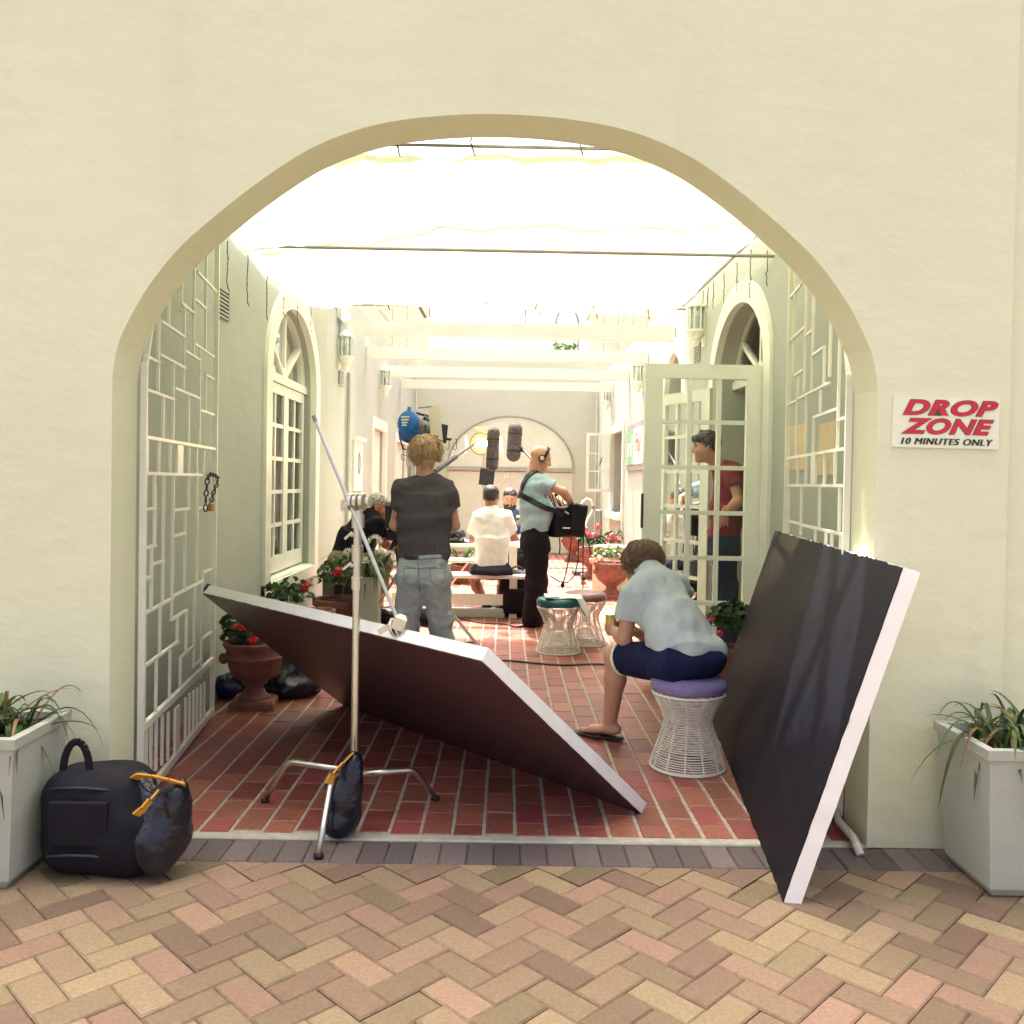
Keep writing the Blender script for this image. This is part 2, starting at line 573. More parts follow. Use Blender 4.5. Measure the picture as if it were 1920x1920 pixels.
# ---------------------------------------------------------------- side buildings
WX = 1.8
TH = .26
def opening(y0, y1, zs, zsp, rise=0.0, n=24):
    if not rise: return (zs, [(y0, zsp), (y1, zsp)])
    c, h = (y0 + y1) / 2, (y1 - y0) / 2
    return (zs, [(c - h * math.cos(math.pi * i / n), zsp + rise * math.sin(math.pi * i / n)) for i in range(n + 1)])
bl = thing('side_building', 'pale grey plastered wing with the tall arched casement window', 'building', (-WX - TH, 10, 0))
br = thing('side_building', 'pale grey plastered wing with the open glazed double doors', 'building', (WX + TH, 10, 0))
LW = (6.69, 8.24, .60, 2.2, .62)
RD = (6.10, 7.60, .03, 2.24, .58)
RW = (8.92, 9.98, .03, 2.24, .58)
LD1 = (11.85, 13.05, .02, 2.12)
LD2 = (14.3, 15.9, .02, 2.05)
RW2 = (13.45, 14.85, .95, 2.25)
left_mp = lambda s, t, z: (-WX - t, s, z)
right_mp = lambda s, t, z: (WX + t, s, z)
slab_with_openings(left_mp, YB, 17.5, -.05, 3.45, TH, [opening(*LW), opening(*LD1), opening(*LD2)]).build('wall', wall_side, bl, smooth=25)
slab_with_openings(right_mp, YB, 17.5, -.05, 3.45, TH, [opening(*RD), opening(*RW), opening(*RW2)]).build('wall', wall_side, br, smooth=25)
for b, sg in ((bl, -1), (br, 1)):
    x0, x1 = sg * (WX + TH + .002), sg * 5.6
    m = MB()
    for (a, c_) in ((YB + .005, 8.5), (8.505, 17.5)):
        m.add([(x1, a, 0), (x1, c_, 0), (x1, c_, 3.2), (x1, a, 3.2)], [(0, 1, 2, 3)])
        for y in (a, c_):
            m.add([(x0, y, 0), (x1, y, 0), (x1, y, 3.2), (x0, y, 3.2)], [(0, 1, 2, 3)])
    m.add([(x0, YB, 3.2), (x1, YB, 3.2), (x1, 17.5, 3.2), (x0, 17.5, 3.2)], [(0, 1, 2, 3)])
    m.add([(x0, YB, .01), (x1, YB, .01), (x1, 17.5, .01), (x0, 17.5, .01)], [(0, 1, 2, 3)])
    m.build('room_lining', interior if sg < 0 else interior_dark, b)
    m = MB().box((sg * (WX + 2.2), (YB + 17.5) / 2 + .05, 3.52), (4.2, 17.5 - YB - .12, .12))
    m.build('roof', roofing, b)
def ell_pts(y0, y1, zsp, rise, n=24):
    c, h = (y0 + y1) / 2, (y1 - y0) / 2
    return [(c - h * math.cos(math.pi * i / n), zsp + rise * math.sin(math.pi * i / n)) for i in range(n + 1)]
def band(mp, inner, outer, t0, t1):
    """a moulding between two open polylines (s, z), from depth t0 to t1"""
    mb = MB()
    n = len(inner)
    q = []
    for (a, b) in zip(inner, outer):
        q += [mp(a[0], t0, a[1]), mp(b[0], t0, b[1]), mp(b[0], t1, b[1]), mp(a[0], t1, a[1])]
    f = []
    for i in range(n - 1):
        for k in range(4):
            f.append((i * 4 + k, i * 4 + (k + 1) % 4, i * 4 + 4 + (k + 1) % 4, i * 4 + 4 + k))
    f += [(0, 1, 2, 3), ((n - 1) * 4 + 3, (n - 1) * 4 + 2, (n - 1) * 4 + 1, (n - 1) * 4)]
    return mb.add(q, f)
def arch_trim(mp, y0, y1, z0, zsp, rise, w, name, parent):
    e = .005
    i_ = [(y0 + e, z0)] + ell_pts(y0 + e, y1 - e, zsp, rise - e, 24) + [(y1 - e, z0)]
    o_ = [(y0 - w, z0)] + ell_pts(y0 - w, y1 + w, zsp, rise + w, 24) + [(y1 + w, z0)]
    return band(mp, i_, o_, -.028, .03).build(name, white, parent, smooth=25)
def fan_light(mp, y0, y1, zsp, rise, t, parent):
    """arched transom window: rim, one upright and two slanting bars, one pane each side"""
    i_ = ell_pts(y0 + .05, y1 - .05, zsp + .05, rise - .05)
    o_ = ell_pts(y0 + .002, y1 - .002, zsp, rise)
    fr = band(mp, i_, o_, t, t + .05).build('fan_light', white, parent, smooth=25)
    MB().bar(mp(y0, t + .02, zsp + .02), mp(y1, t + .02, zsp + .02), .07, .07).build('transom', white, fr)
    c = (y0 + y1) / 2; h = (y1 - y0) / 2
    for a in (40, 90, 140):
        q = (c - (h - .04) * math.cos(R_(a)), zsp + (rise - .03) * math.sin(R_(a)))
        MB().bar(mp(c, t + .022, zsp + .05), mp(q[0], t + .022, q[1]), .04, .034, up=(1, 0, 0)).build('glazing_bar', white, fr)
    MB().lathe([(.085, -.02), (.085, .02)], (0, 0, 0), 14).v
    hub = MB()
    hub.poly_extrude([mp(c + .09 * math.cos(R_(k)), t + .004, zsp + .05 + .09 * math.sin(R_(k))) for k in range(0, 181, 20)], np.array(mp(0, .036, 0)) - np.array(mp(0, 0, 0)))
    hub.build('fan_hub', white, fr)
    g = MB()
    p = ell_pts(y0 + .03, y1 - .03, zsp + .03, rise - .03)
    g.add([mp(a, t + .03, b) for a, b in p], [tuple(range(len(p)))])
    g.build('pane', pane, fr)
    return fr
def sash(mpf, w, h, cols, rows, stile, top, bot, barw, parent, name='casement', th=.045, mat=None):
    """one glazed leaf. mpf(a, t, z): a across 0..w, t depth, z up 0..h"""
    mat = mat or white
    def bx(a0, a1, z0, z1, t0, t1):
        pts = [mpf(a0, t0, z0), mpf(a1, t0, z0), mpf(a1, t0, z1), mpf(a0, t0, z1)]
        return MB().poly_extrude(pts, np.array(mpf(0, t1, 0)) - np.array(mpf(0, t0, 0)))
    m = MB()
    for q in ((0, stile, 0, h), (w - stile, w, 0, h), (stile, w - stile, 0, bot), (stile, w - stile, h - top, h)):
        b = bx(*q, 0, th); m.add(b.v, b.f)
    fr = m.build(name, mat, parent)
    cw = (w - 2 * stile - (cols - 1) * barw) / cols
    rh = (h - top - bot - (rows - 1) * barw) / rows
    for c in range(1, cols):
        a = stile + c * (cw + barw) - barw
        bx(a, a + barw, bot, h - top, .006, th - .006).build('glazing_bar', mat, fr)
    for r in range(1, rows):
        z = bot + r * (rh + barw) - barw
        bx(stile, w - stile, z, z + barw, .008, th - .008).build('glazing_bar', mat, fr)
    for c in range(cols):
        for r in range(rows):
            a = stile + c * (cw + barw); z = bot + r * (rh + barw)
            MB().add([mpf(a, th / 2, z), mpf(a + cw, th / 2, z), mpf(a + cw, th / 2, z + rh), mpf(a, th / 2, z + rh)], [(0, 1, 2, 3)]).build('pane', pane, fr)
    return fr
# left arched window
y0, y1, zs, zsp, rise = LW
arch_trim(left_mp, y0, y1, zs - .08, zsp, rise, .155, 'window_trim', bl)
MB().poly_extrude([left_mp(y0 - .155, -.03, zs - .1), left_mp(y1 + .155, -.03, zs - .1), left_mp(y1 + .155, -.03, zs), left_mp(y0 - .155, -.03, zs)], (-.03, 0, 0)).build('window_apron', white, bl)
MB().poly_extrude([left_mp(y0, -.005, zs - .03), left_mp(y1, -.005, zs - .03), left_mp(y1, -.005, zs + .012), left_mp(y0, -.005, zs + .012)], (-.2, 0, 0)).build('window_sill', white, bl)
REC = .16
RL_ = .08
fan_light(left_mp, y0 + .10, y1, zsp, rise - .02, RL_, bl)
yb0 = y0 + .20
wl = (y1 - yb0) / 2 - .022
for k in range(2):
    a0 = yb0 + k * (wl + .004)
    sash(lambda a, t, z, a0=a0: left_mp(a0 + a, RL_ + t, zs + .03 + z), wl, zsp - zs - .05, 2, 5, .07, .085, .13, .032, bl)
MB().poly_extrude([left_mp(y0 + .002, RL_ + .002, zs + .012), left_mp(yb0 - .002, RL_ + .002, zs + .012), left_mp(yb0 - .002, RL_ + .002, zsp), left_mp(y0 + .002, RL_ + .002, zsp)], (-.05, 0, 0)).build('window_post', white, bl)
m = MB()
for k in range(40):                         # pleated net curtain behind the far casement
    y = 7.42 + k * .0205
    m.add([(-WX - TH - .1 - .02 * (k % 2), y, .5), (-WX - TH - .1 - .02 * ((k + 1) % 2), y + .0205, .5), (-WX - TH - .1 - .02 * ((k + 1) % 2), y + .0205, 2.9), (-WX - TH - .1 - .02 * (k % 2), y, 2.9)], [(0, 1, 2, 3)])
m.build('curtain', curtain, bl)
# right arched doorway and arched window
for (q, nm) in ((RD, 'door_trim'), (RW, 'window_trim')):
    y0, y1, zs, zsp, rise = q
    arch_trim(right_mp, y0, y1, .0, zsp, rise, .155, nm, br)
    fan_light(right_mp, y0, y1, zsp, rise, REC, br)
MB().box((WX + .12, (RD[0] + RD[1]) / 2, .05), (.3, RD[1] - RD[0] - .01, .1)).build('door_step', concrete, br)
y0, y1, zs, zsp, rise = RW
wl = (y1 - y0) / 2 - .012
for k in range(2):
    a0 = y0 + .01 + k * (wl + .004)
    sash(lambda a, t, z, a0=a0: right_mp(a0 + a, REC + t, .05 + z), wl, zsp - .07, 2, 6, .07, .085, .22, .03, br)
# near leaf standing open across the view, far leaf folded back along the wall
def leaf(hinge, ang, w, label):
    d = A(math.cos(ang), math.sin(ang), 0); nrm = A(-d[1], d[0], 0)
    fr = sash(lambda a, t, z: hinge + d * a + nrm * t + A(0, 0, z), w, 2.2, 3, 6, .125, .10, .235, .03, br, 'glazed_door', .045)
    fr['label'] = label
    e = hinge + d * (w - .035) + A(0, 0, 1.05)
    MB().box(e - nrm * .012, (.03, .02, .2), Matrix.Rotation(ang, 3, 'Z')).build('lock_plate', grey_metal, fr)
    MB().tube([e - nrm * .02, e - nrm * .055, e - nrm * .055 - d * .1], .008, 8).build('door_handle', grey_metal, fr)
    return fr
dl = leaf(A(1.795, 6.16, .045), R_(180), .835, 'glazed white door leaf standing open across the courtyard')
MB().box((.957, 6.135, 1.22), (.012, .05, .24)).build('worn_latch', black, dl)
leaf(A(1.79, 7.60, .045), R_(113), .815, 'glazed white door leaf folded back against the wall')
# plain door openings on the left, window opening on the right
for (q, panel) in ((LD1, True), (LD2, False)):
    y0, y1, zs, zt = q
    w = .11
    band(left_mp, [(y0 + .004, 0), (y0 + .004, zt - .004), (y1 - .004, zt - .004), (y1 - .004, 0)], [(y0 - w, 0), (y0 - w, zt + w + .03), (y1 + w, zt + w + .03), (y1 + w, 0)], -.03, .03).build('door_trim', white, bl)
    dr = MB().box((-WX - .09, (y0 + y1) / 2, (zt + zs) / 2), (.05, y1 - y0 - .01, zt - zs - .01)).build('door', white, bl)
    for k in range(3):
        MB().box((-WX - .058, (y0 + y1) / 2, .42 + k * .62), (.02, y1 - y0 - .3, .48)).build('door_panel', white, dr)
y0, y1, zs, zt = RW2
w = .12
band(right_mp, [(y0 + .004, zs), (y0 + .004, zt - .004), (y1 - .004, zt - .004), (y1 - .004, zs)], [(y0 - w, .0), (y0 - w, zt + w), (y1 + w, zt + w), (y1 + w, .0)], -.03, .03).build('window_trim', white, br)
MB().box((WX - .02, (y0 + y1) / 2 + .1, zs - .05), (.14, y1 - y0 + .3, .1)).build('window_sill', white, br)
sash(lambda a, t, z: A(1.78 - a, 14.87 - .05 + t, 1.27 + z), .42, .99, 2, 3, .045, .045, .05, .022, br, 'open_casement', .04)
m = MB().tube([(1.62, 14.8, 1.85), (1.58, 14.78, 1.72)], .008, 6); m.build('stay_bar', black, br)
sash(lambda a, t, z: right_mp(y0 + .01 + a, .15 + t, zs + .01 + z), .68, zt - zs - .03, 2, 3, .05, .05, .06, .022, br)

# back wall with arched white barn doors
bw = MB().box((0, 17.6, 2.0), (3.56, .2, 4.1)).build('end_wall', wall_back)
tag(bw, 'plain grey end wall closing the courtyard behind the table', 'wall')
bd = thing('barn_door', 'white boarded barn doors under a shallow arch in the end wall', 'door', P(955, 1034, 17.49))
cx = P(957, 880, 17.49)
yb = 17.49
hw = 1.24
zl = P(957, 880, yb)[2]
za = P(957, 781, yb)[2]
pts = [(cx[0] - hw * math.cos(math.pi * i / 28), yb - .02, zl + .04 + (za - zl - .04) * math.sin(math.pi * i / 28)) for i in range(29)]
MB().poly_extrude(pts, (0, .06, 0)).build('arched_panel', M('white_panel', (.72, .79, .63), .6, .05, 3), bd)
MB().tube([(p[0], yb - .03, p[2]) for p in pts], .018, 6).build('arch_moulding', M('weathered_moulding', (.36, .34, .26), .8), bd)
MB().box((cx[0], yb - .03, zl), (hw * 2 + .04, .1, .07)).build('ledge', M('weathered_ledge', (.42, .40, .32), .8), bd)
for k in (-1, 1):
    lf = MB().box((cx[0] + k * (hw / 2 + .002), yb, zl / 2 - .02), (hw - .012, .04, zl - .07)).build('door_leaf', MATS['white_panel'], bd)
    MB().bar((cx[0] + k * .03, yb - .03, zl - .07), (cx[0] + k * (hw - .05), yb - .03, .15), .07, .025, up=(0, 1, 0)).build('brace', white, lf)
    MB().bar((cx[0] + k * .03, yb - .033, .1), (cx[0] + k * .03, yb - .033, zl - .06), .05, .025, up=(0, 1, 0)).build('stile', white, lf)

# upper storeys far behind, with upright boarding
for (xa, xb, lab) in ((-7.5, -1.66, 'boarded upper wall beyond the end wall on the lamp side'), (1.70, 7.5, 'boarded upper wall beyond the end wall on the open door side')):
    t = thing('upper_building', lab, 'building', ((xa + xb) / 2, 18.4, 0))
    MB().box(((xa + xb) / 2, 18.5, 2.9), (xb - xa, .2, 5.8)).build('wall', siding, t)
    for k in range(int((xb - xa) / .3)):
        x = xa + .15 + k * .3
        if abs(x) < 4.5:
            MB().box((x, 18.39, 2.9), (.285, .025, 5.78)).build('board', siding, t)
# white beams spanning the courtyard
def beam(ya, pL, pR, hpx):
    a, b = P(*pL, ya), P(*pR, ya)
    a[0] = -WX + .001; b[0] = WX - .001
    h = hpx * ya / F
    return a, b, h
beams = [(9.46, (633, 628), (1257, 638), 27), (11.25, (683, 673), (1207, 680), 22), (12.95, (718, 707), (1170, 712), 20), (14.85, (747, 728), (1146, 734), 16)]
bl_ = ['nearest white beam spanning the courtyard just past the shade cloth', 'second white beam back, in front of the sprig of leaves', 'third white beam back spanning the courtyard', 'farthest white beam spanning the courtyard before the end wall']
for q, lab in zip(beams, bl_):
    a, b, h = beam(*q)
    o = MB().box(((a[0] + b[0]) / 2, a[1] + .05, (a[2] + b[2]) / 2 + h / 2), (b[0] - a[0] - .004, .1, h)).build('beam', white)
    tag(o, lab, 'beam', 'white beams across the courtyard')
# ---------------------------------------------------------------- signed-distance shapes meshed with surface nets
def frame(f, u):
    f = unit(f); u = np.asarray(u, float); u = unit(u - f * np.dot(u, f)); l = np.cross(u, f)
    return f, l, u
class Sdf:
    def __init__(s): s.p = []; s.cuts = []; s.nz = []
    def cap(s, a, b, ra, rb=None, n=None, f=1.0, k=.02, sub=False):
        rb = ra if rb is None else rb
        s.p.append(('c', np.array(a, float), np.array(b, float), ra, rb, None if n is None else unit(n), f, k, sub)); return s
    def fru(s, a, b, ra, rb, n=None, f=1.0, k=.02, sub=False):
        s.p.append(('f', np.array(a, float), np.array(b, float), ra, rb, None if n is None else unit(n), f, k, sub)); return s
    def ell(s, c, r, R=None, k=.02, sub=False):
        s.p.append(('e', np.array(c, float), np.array(r if hasattr(r, '__len__') else (r, r, r), float), None if R is None else np.array(R, float), k, sub)); return s
    def box(s, c, h, R=None, r=.01, k=.01, sub=False):
        s.p.append(('b', np.array(c, float), np.array(h, float), None if R is None else np.array(R, float), r, k, sub)); return s
    def noise(s, amp, freq, seed=0, st=(1, 1, 1)):
        s.nz.append((amp, freq, seed, st)); return s
    def cut(s, p, n):
        s.cuts.append((np.array(p, float), unit(n))); return s
    def bounds(s):
        lo, hi = [], []
        for q in s.p:
            if q[-1]: continue
            if q[0] in 'cf':
                r = max(q[3], q[4])
                lo.append(np.minimum(q[1], q[2]) - r); hi.append(np.maximum(q[1], q[2]) + r)
            else:
                r = np.max(q[2]) * (1.75 if q[0] == 'b' else 1)
                lo.append(q[1] - r); hi.append(q[1] + r)
        return np.min(lo, 0), np.max(hi, 0)
    def mesh(s, h):
        lo, hi = s.bounds()
        lo = lo - .03 - 2 * h; hi = hi + .03 + 2 * h
        n = np.ceil((hi - lo) / h).astype(int) + 1
        ax = [lo[i] + h * np.arange(n[i]) for i in range(3)]
        D = np.full(n, .5, np.float32)
        for q in s.p:
            k, sub = q[-2], q[-1]
            if q[0] in 'cf':
                r = max(q[3], q[4]); a0 = np.minimum(q[1], q[2]) - r; a1 = np.maximum(q[1], q[2]) + r
            else:
                r = np.max(q[2]) * (1.75 if q[0] == 'b' else 1); a0 = q[1] - r; a1 = q[1] + r
            m = k + 3 * h + .015
            i0 = np.clip(((a0 - m - lo) / h).astype(int), 0, n - 1); i1 = np.clip(((a1 + m - lo) / h).astype(int) + 2, 1, n)
            X = ax[0][i0[0]:i1[0], None, None]; Y = ax[1][None, i0[1]:i1[1], None]; Z = ax[2][None, None, i0[2]:i1[2]]
            if q[0] in 'cf':
                a, b, ra, rb, nn, f = q[1:7]
                ba = b - a; L2 = max(ba @ ba, 1e-9); L = math.sqrt(L2)
                dx, dy, dz = X - a[0], Y - a[1], Z - a[2]
                t0 = (dx * ba[0] + dy * ba[1] + dz * ba[2]) / L2
                t = np.clip(t0, 0, 1)
                if q[0] == 'f':
                    qx, qy, qz = dx - t0 * ba[0], dy - t0 * ba[1], dz - t0 * ba[2]
                else:
                    qx, qy, qz = dx - t * ba[0], dy - t * ba[1], dz - t * ba[2]
                r2 = qx * qx + qy * qy + qz * qz
                if nn is not None:
                    qn = qx * nn[0] + qy * nn[1] + qz * nn[2]
                    r2 = r2 + qn * qn * (1 / (f * f) - 1)
                rr = ra + (rb - ra) * t
                d = np.sqrt(np.maximum(r2, 1e-12)) - rr
                if nn is not None: d = d * (.5 + .5 * f)
                if q[0] == 'f':
                    d = np.maximum(d, (np.abs(t0 - .5) - .5) * L)
            else:
                dx, dy, dz = X - q[1][0], Y - q[1][1], Z - q[1][2]
                R = q[3]
                if R is not None:
                    dx, dy, dz = (R[0, i] * dx + R[1, i] * dy + R[2, i] * dz for i in range(3))
                if q[0] == 'e':
                    rx, ry, rz = q[2]
                    d = (np.sqrt((dx / rx) ** 2 + (dy / ry) ** 2 + (dz / rz) ** 2 + 1e-12) - 1) * min(rx, ry, rz)
                else:
                    r = q[4]
                    ux, uy, uz = np.abs(dx) - q[2][0] + r, np.abs(dy) - q[2][1] + r, np.abs(dz) - q[2][2] + r
                    d = np.sqrt(np.maximum(ux, 0) ** 2 + np.maximum(uy, 0) ** 2 + np.maximum(uz, 0) ** 2) + np.minimum(np.maximum(np.maximum(ux, uy), uz), 0) - r
            sl = tuple(slice(i0[i], i1[i]) for i in range(3))
            C = D[sl]
            if sub:
                e = np.clip(.5 + .5 * (C + d) / k, 0, 1); e = 1 - np.clip(.5 - .5 * (C + d) / k * -1, 0, 1)
                D[sl] = np.maximum(C, -d)
            else:
                e = np.clip(.5 + .5 * (C - d) / k, 0, 1)
                D[sl] = C * (1 - e) + d * e - k * e * (1 - e)
        X = ax[0][:, None, None]; Y = ax[1][None, :, None]; Z = ax[2][None, None, :]
        for (p, nn) in s.cuts:
            D = np.maximum(D, (X - p[0]) * nn[0] + (Y - p[1]) * nn[1] + (Z - p[2]) * nn[2])
        for (amp, fq, seed, st) in s.nz:
            rs = np.random.RandomState(seed)
            a = 0
            for i in range(6):
                kx = rs.normal(size=3); kx = kx / np.linalg.norm(kx) * np.array(st) * fq * rs.uniform(.6, 1.7)
                a = a + np.sin(X * kx[0] + Y * kx[1] + Z * kx[2] + rs.uniform(0, 6.3) + 1.3 * np.sin(X * kx[1] * .5 + Z * kx[0] * .5 + Y * kx[2] * .4))
            D = D + amp * a / 2.2
        return nets(D.astype(np.float32), lo, h)
def nets(D, lo, h):
    S = D < 0
    nx, ny, nz = D.shape
    cnt = np.zeros((nx - 1, ny - 1, nz - 1), np.int8)
    cs = [(i, j, k) for i in (0, 1) for j in (0, 1) for k in (0, 1)]
    for (i, j, k) in cs:
        cnt += S[i:nx - 1 + i, j:ny - 1 + j, k:nz - 1 + k]
    mask = (cnt > 0) & (cnt < 8)
    idx = np.argwhere(mask)
    if len(idx) == 0: return np.zeros((0, 3)), []
    vals = {c: D[idx[:, 0] + c[0], idx[:, 1] + c[1], idx[:, 2] + c[2]] for c in cs}
    acc = np.zeros((len(idx), 3)); n = np.zeros(len(idx))
    for a in cs:
        for d in range(3):
            if a[d]: continue
            b = list(a); b[d] = 1; b = tuple(b)
            va, vb = vals[a], vals[b]
            cr = (va < 0) != (vb < 0)
            t = np.where(cr, va / np.where(cr, va - vb, 1), 0)
            p = np.array(a, float)[None] + t[:, None] * (np.array(b, float) - np.array(a, float))[None]
            acc += np.where(cr[:, None], p, 0); n += cr
    verts = lo + h * (idx + acc / n[:, None])
    idm = np.full(mask.shape, -1, np.int64); idm[mask] = np.arange(len(idx))
    faces = []
    for d in range(3):
        o = [x for x in range(3) if x != d]
        sl0 = [slice(1, -1)] * 3; sl1 = [slice(1, -1)] * 3
        sl0[d] = slice(0, -1); sl1[d] = slice(1, None)
        s0, s1 = S[tuple(sl0)], S[tuple(sl1)]
        ch = np.argwhere(s0 != s1)
        if not len(ch): continue
        base = ch.copy()
        for x in o: base[:, x] += 1
        q = []
        for (e0, e1) in ((-1, -1), (0, -1), (0, 0), (-1, 0)):
            c = base.copy(); c[:, o[0]] += e0; c[:, o[1]] += e1
            q.append(idm[c[:, 0], c[:, 1], c[:, 2]])
        q = np.stack(q, 1)
        flip = s0[ch[:, 0], ch[:, 1], ch[:, 2]]
        if d == 1: flip = ~flip
        q[~flip] = q[~flip][:, ::-1]
        q = q[(q >= 0).all(1)]
        faces.extend(map(tuple, q.tolist()))
    return verts, faces
def sdf_obj(name, mats, parent, *parts):
    """parts: (Sdf, voxel) meshed and joined as one mesh"""
    mb = MB()
    for (s, h) in parts:
        v, f = s.mesh(h); mb.add(v, f)
    return mb.build(name, mats, parent, smooth=True)

# ---------------------------------------------------------------- roof over the gap behind the arch, shade cloth
ym_, yl_ = (YB + 4.80) / 2 + .005, 4.80 - YB - .01
rf_ = MB().box((-.445, ym_, 3.37), (2.69, yl_, .12)).box((1.58, ym_, 3.37), (.42, yl_, .12))
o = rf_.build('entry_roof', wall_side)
for q0, q1 in (((.9, YB + .05), (1.37, 4.3)), ((1.37, YB + .3), (.9, 4.72)), ((.9, 4.2), (1.37, 4.72))):  # unseen struts and open bay, added to cast crossed sun shadows on the board
    MB().bar((q0[0], q0[1], 3.35), (q1[0], q1[1], 3.35), .07, .05).build('shadow_strut', white, o)
tag(o, 'plastered roof slab with an added open bay of shadow-casting struts just behind the top of the arch', 'roof')
can = thing('shade_canopy', 'white translucent shade cloth slung across the courtyard on rods and cords', 'canopy', (0, 6.8, 3.2))
XL, XR = -1.765, 1.75
NX, NY = 90, 100
vv = []
CY0, CY1 = 4.745, 8.92
def cloth_z(x, y):
    a = (x - XL) / (XR - XL); b = (y - CY0) / (CY1 - CY0)
    left = max(0, 1 - a / .42) ** 1.4
    z = 3.205 - .30 * left * math.sin(math.pi * min(1, b * 1.02)) ** .6 * (1 - .0 * b)
    z -= .16 * math.sin(math.pi * a) * math.sin(math.pi * min(1, b / .95)) ** 2 * (1 - .55 * a)
    z += .018 * math.sin(9 * x + 3.1 * y) * math.sin(math.pi * b) + .014 * math.sin(17 * x - 6 * y + 1.3) * (1 - .6 * a)
    z += .010 * math.sin(31 * x + 4 * y + 2 * math.sin(3 * y)) * (.4 + .6 * abs(2 * a - 1))
    z -= .025 * abs(math.sin(b * math.pi * 6.0)) * left
    return z
for j in range(NY + 1):
    b = j / NY
    for i in range(NX + 1):
        a = i / NX
        x = XL + (XR - XL) * a
        q = (x + .385) / .18
        sc_ = .20 * math.sqrt(max(0, 1 - q * q))
        y = CY0 + sc_ * (1 - b) ** 3 + (CY1 - CY0) * b
        z = cloth_z(x, CY0 + (CY1 - CY0) * b)
        e0 = min(1, b / .05); e1 = min(1, (1 - b) / .04)
        z = lerp(3.2 - .1 * sc_, z, e0 ** .7)
        z = lerp(3.215 + .03 * a, z, e1)
        vv.append((x, y, z))
ff = [(j * (NX + 1) + i, j * (NX + 1) + i + 1, (j + 1) * (NX + 1) + i + 1, (j + 1) * (NX + 1) + i) for j in range(NY) for i in range(NX)]
m = MB(); m.add(vv, ff); m.build('cloth', canvas, can, smooth=True)
def seam_strip(fn, w, name):
    m = MB(); q = []
    for k in range(81):
        x, y = fn(k / 80)
        for s_ in (-1, 1):
            yy = y + s_ * w / 2
            q.append((x, yy, cloth_z(x, yy) + .006) if w > 0 else (x + s_ * -w / 2, y, cloth_z(x + s_ * -w / 2, y) + .006))
    m.add(q, [(2 * k, 2 * k + 1, 2 * k + 3, 2 * k + 2) for k in range(80)])
    m.build(name, canvas, can, smooth=True)
seam_strip(lambda t: (XL + .06 + (XR - XL - .12) * t, 4.93), .09, 'hem')
seam_strip(lambda t: (XL + .06 + (XR - XL - .12) * t, 6.05 + .05 * math.sin(9 * t)), .05, 'seam')
# turned-down strip of cloth at the far end
m = MB(); q = []
for i in range(61):
    x = XL + .05 + (XR - XL - .1) * i / 60
    a = i / 60
    for k in range(4):
        q.append((x, 8.93 + .012 * math.sin(22 * x + k), 3.22 + .03 * a - (.012 + .045 * k) * (.25 + .75 * a)))
m.add(q, [(i * 4 + k, i * 4 + 4 + k, i * 4 + 5 + k, i * 4 + 1 + k) for i in range(60) for k in range(3)])
m.build('cloth_valance', canvas, can, smooth=True)
rodm = M('rod_steel', (.33, .33, .28), .45, metal=.5)
MB().tube([(-1.79, 4.765, 3.205), (1.79, 4.765, 3.205)], .009, 8).build('rod', rodm, can)
MB().tube([P(620, 570, 8.96), P(1322, 580, 8.96)], .014, 8).build('rod', rodm, can)
a = P(1440, 480, 5.96); a[0] = 1.79; b_ = P(860, 478, 5.96)
MB().tube([(-1.79, 5.96, a[2] + .0), a], .012, 8).build('rod', rodm, can)
MB().tube([(1.762, 4.77, 3.195), (1.762, 8.9, 3.215)], .016, 8).build('rail', rodm, can)
def cord(p0, p1, X=None, Y=None, r=.0034):
    if X is not None: a, b = on_x(*p0, X), on_x(*p1, X)
    else: a, b = P(*p0, Y), P(*p1, Y)
    b = A(a[0] + (b[0] - a[0]) * .2, a[1] + (b[1] - a[1]) * .2, b[2]) if X is not None else b
    pts = [lerp(a, b, t) + A(rnd.uniform(-1, 1), rnd.uniform(-1, 1), 0) * .004 * (t > 0) for t in np.linspace(0, 1, 9)]
    m = MB().tube(pts, r, 5)
    m.tube([p + A(.006 * math.sin(3 * i), .006 * math.cos(2 * i), 0) for i, p in enumerate(pts[:7])], r * .8, 5)
    m.tube([pts[-1], pts[-1] + A(.01, .01, -.03)], [r * 1.4, r * .5], 5)
    m.build('cord', rope, can)
for (p0, p1) in (((427, 452), (425, 537)), ((465, 474), (463, 566)), ((501, 508), (500, 594)), ((532, 545), (531, 586)), ((558, 562), (557, 600)), ((583, 578), (582, 616))):
    cord(p0, p1, X=-1.772)
cord((611, 590), (609, 620), Y=8.9)
for (p0, p1) in (((1439, 470), (1436, 530)), ((1408, 468), (1405, 556)), ((1382, 492), (1380, 551)), ((1358, 512), (1357, 579)), ((1338, 529), (1335, 576)), ((1328, 538), (1325, 575)), ((1319, 545), (1317, 577)), ((1303, 550), (1308, 582))):
    cord(p0, p1, X=1.772)
for (x, y0, y1) in ((725, 562, 577), (805, 576, 592), (913, 561, 577), (985, 577, 601), (1008, 561, 578), (1013, 577, 590), (1110, 554, 579), (1120, 579, 592), (1207, 551, 580), (1215, 580, 594), (630, 562, 575), (640, 562, 575)):
    cord((x, y0), (x + rnd.uniform(-5, 5), y1), Y=8.94, r=.006)
for (x, y0, y1) in ((883, 258, 281), (1088, 266, 284), (745, 268, 283)):
    cord((x, y0), (x + 3, y1), Y=4.76, r=.004)
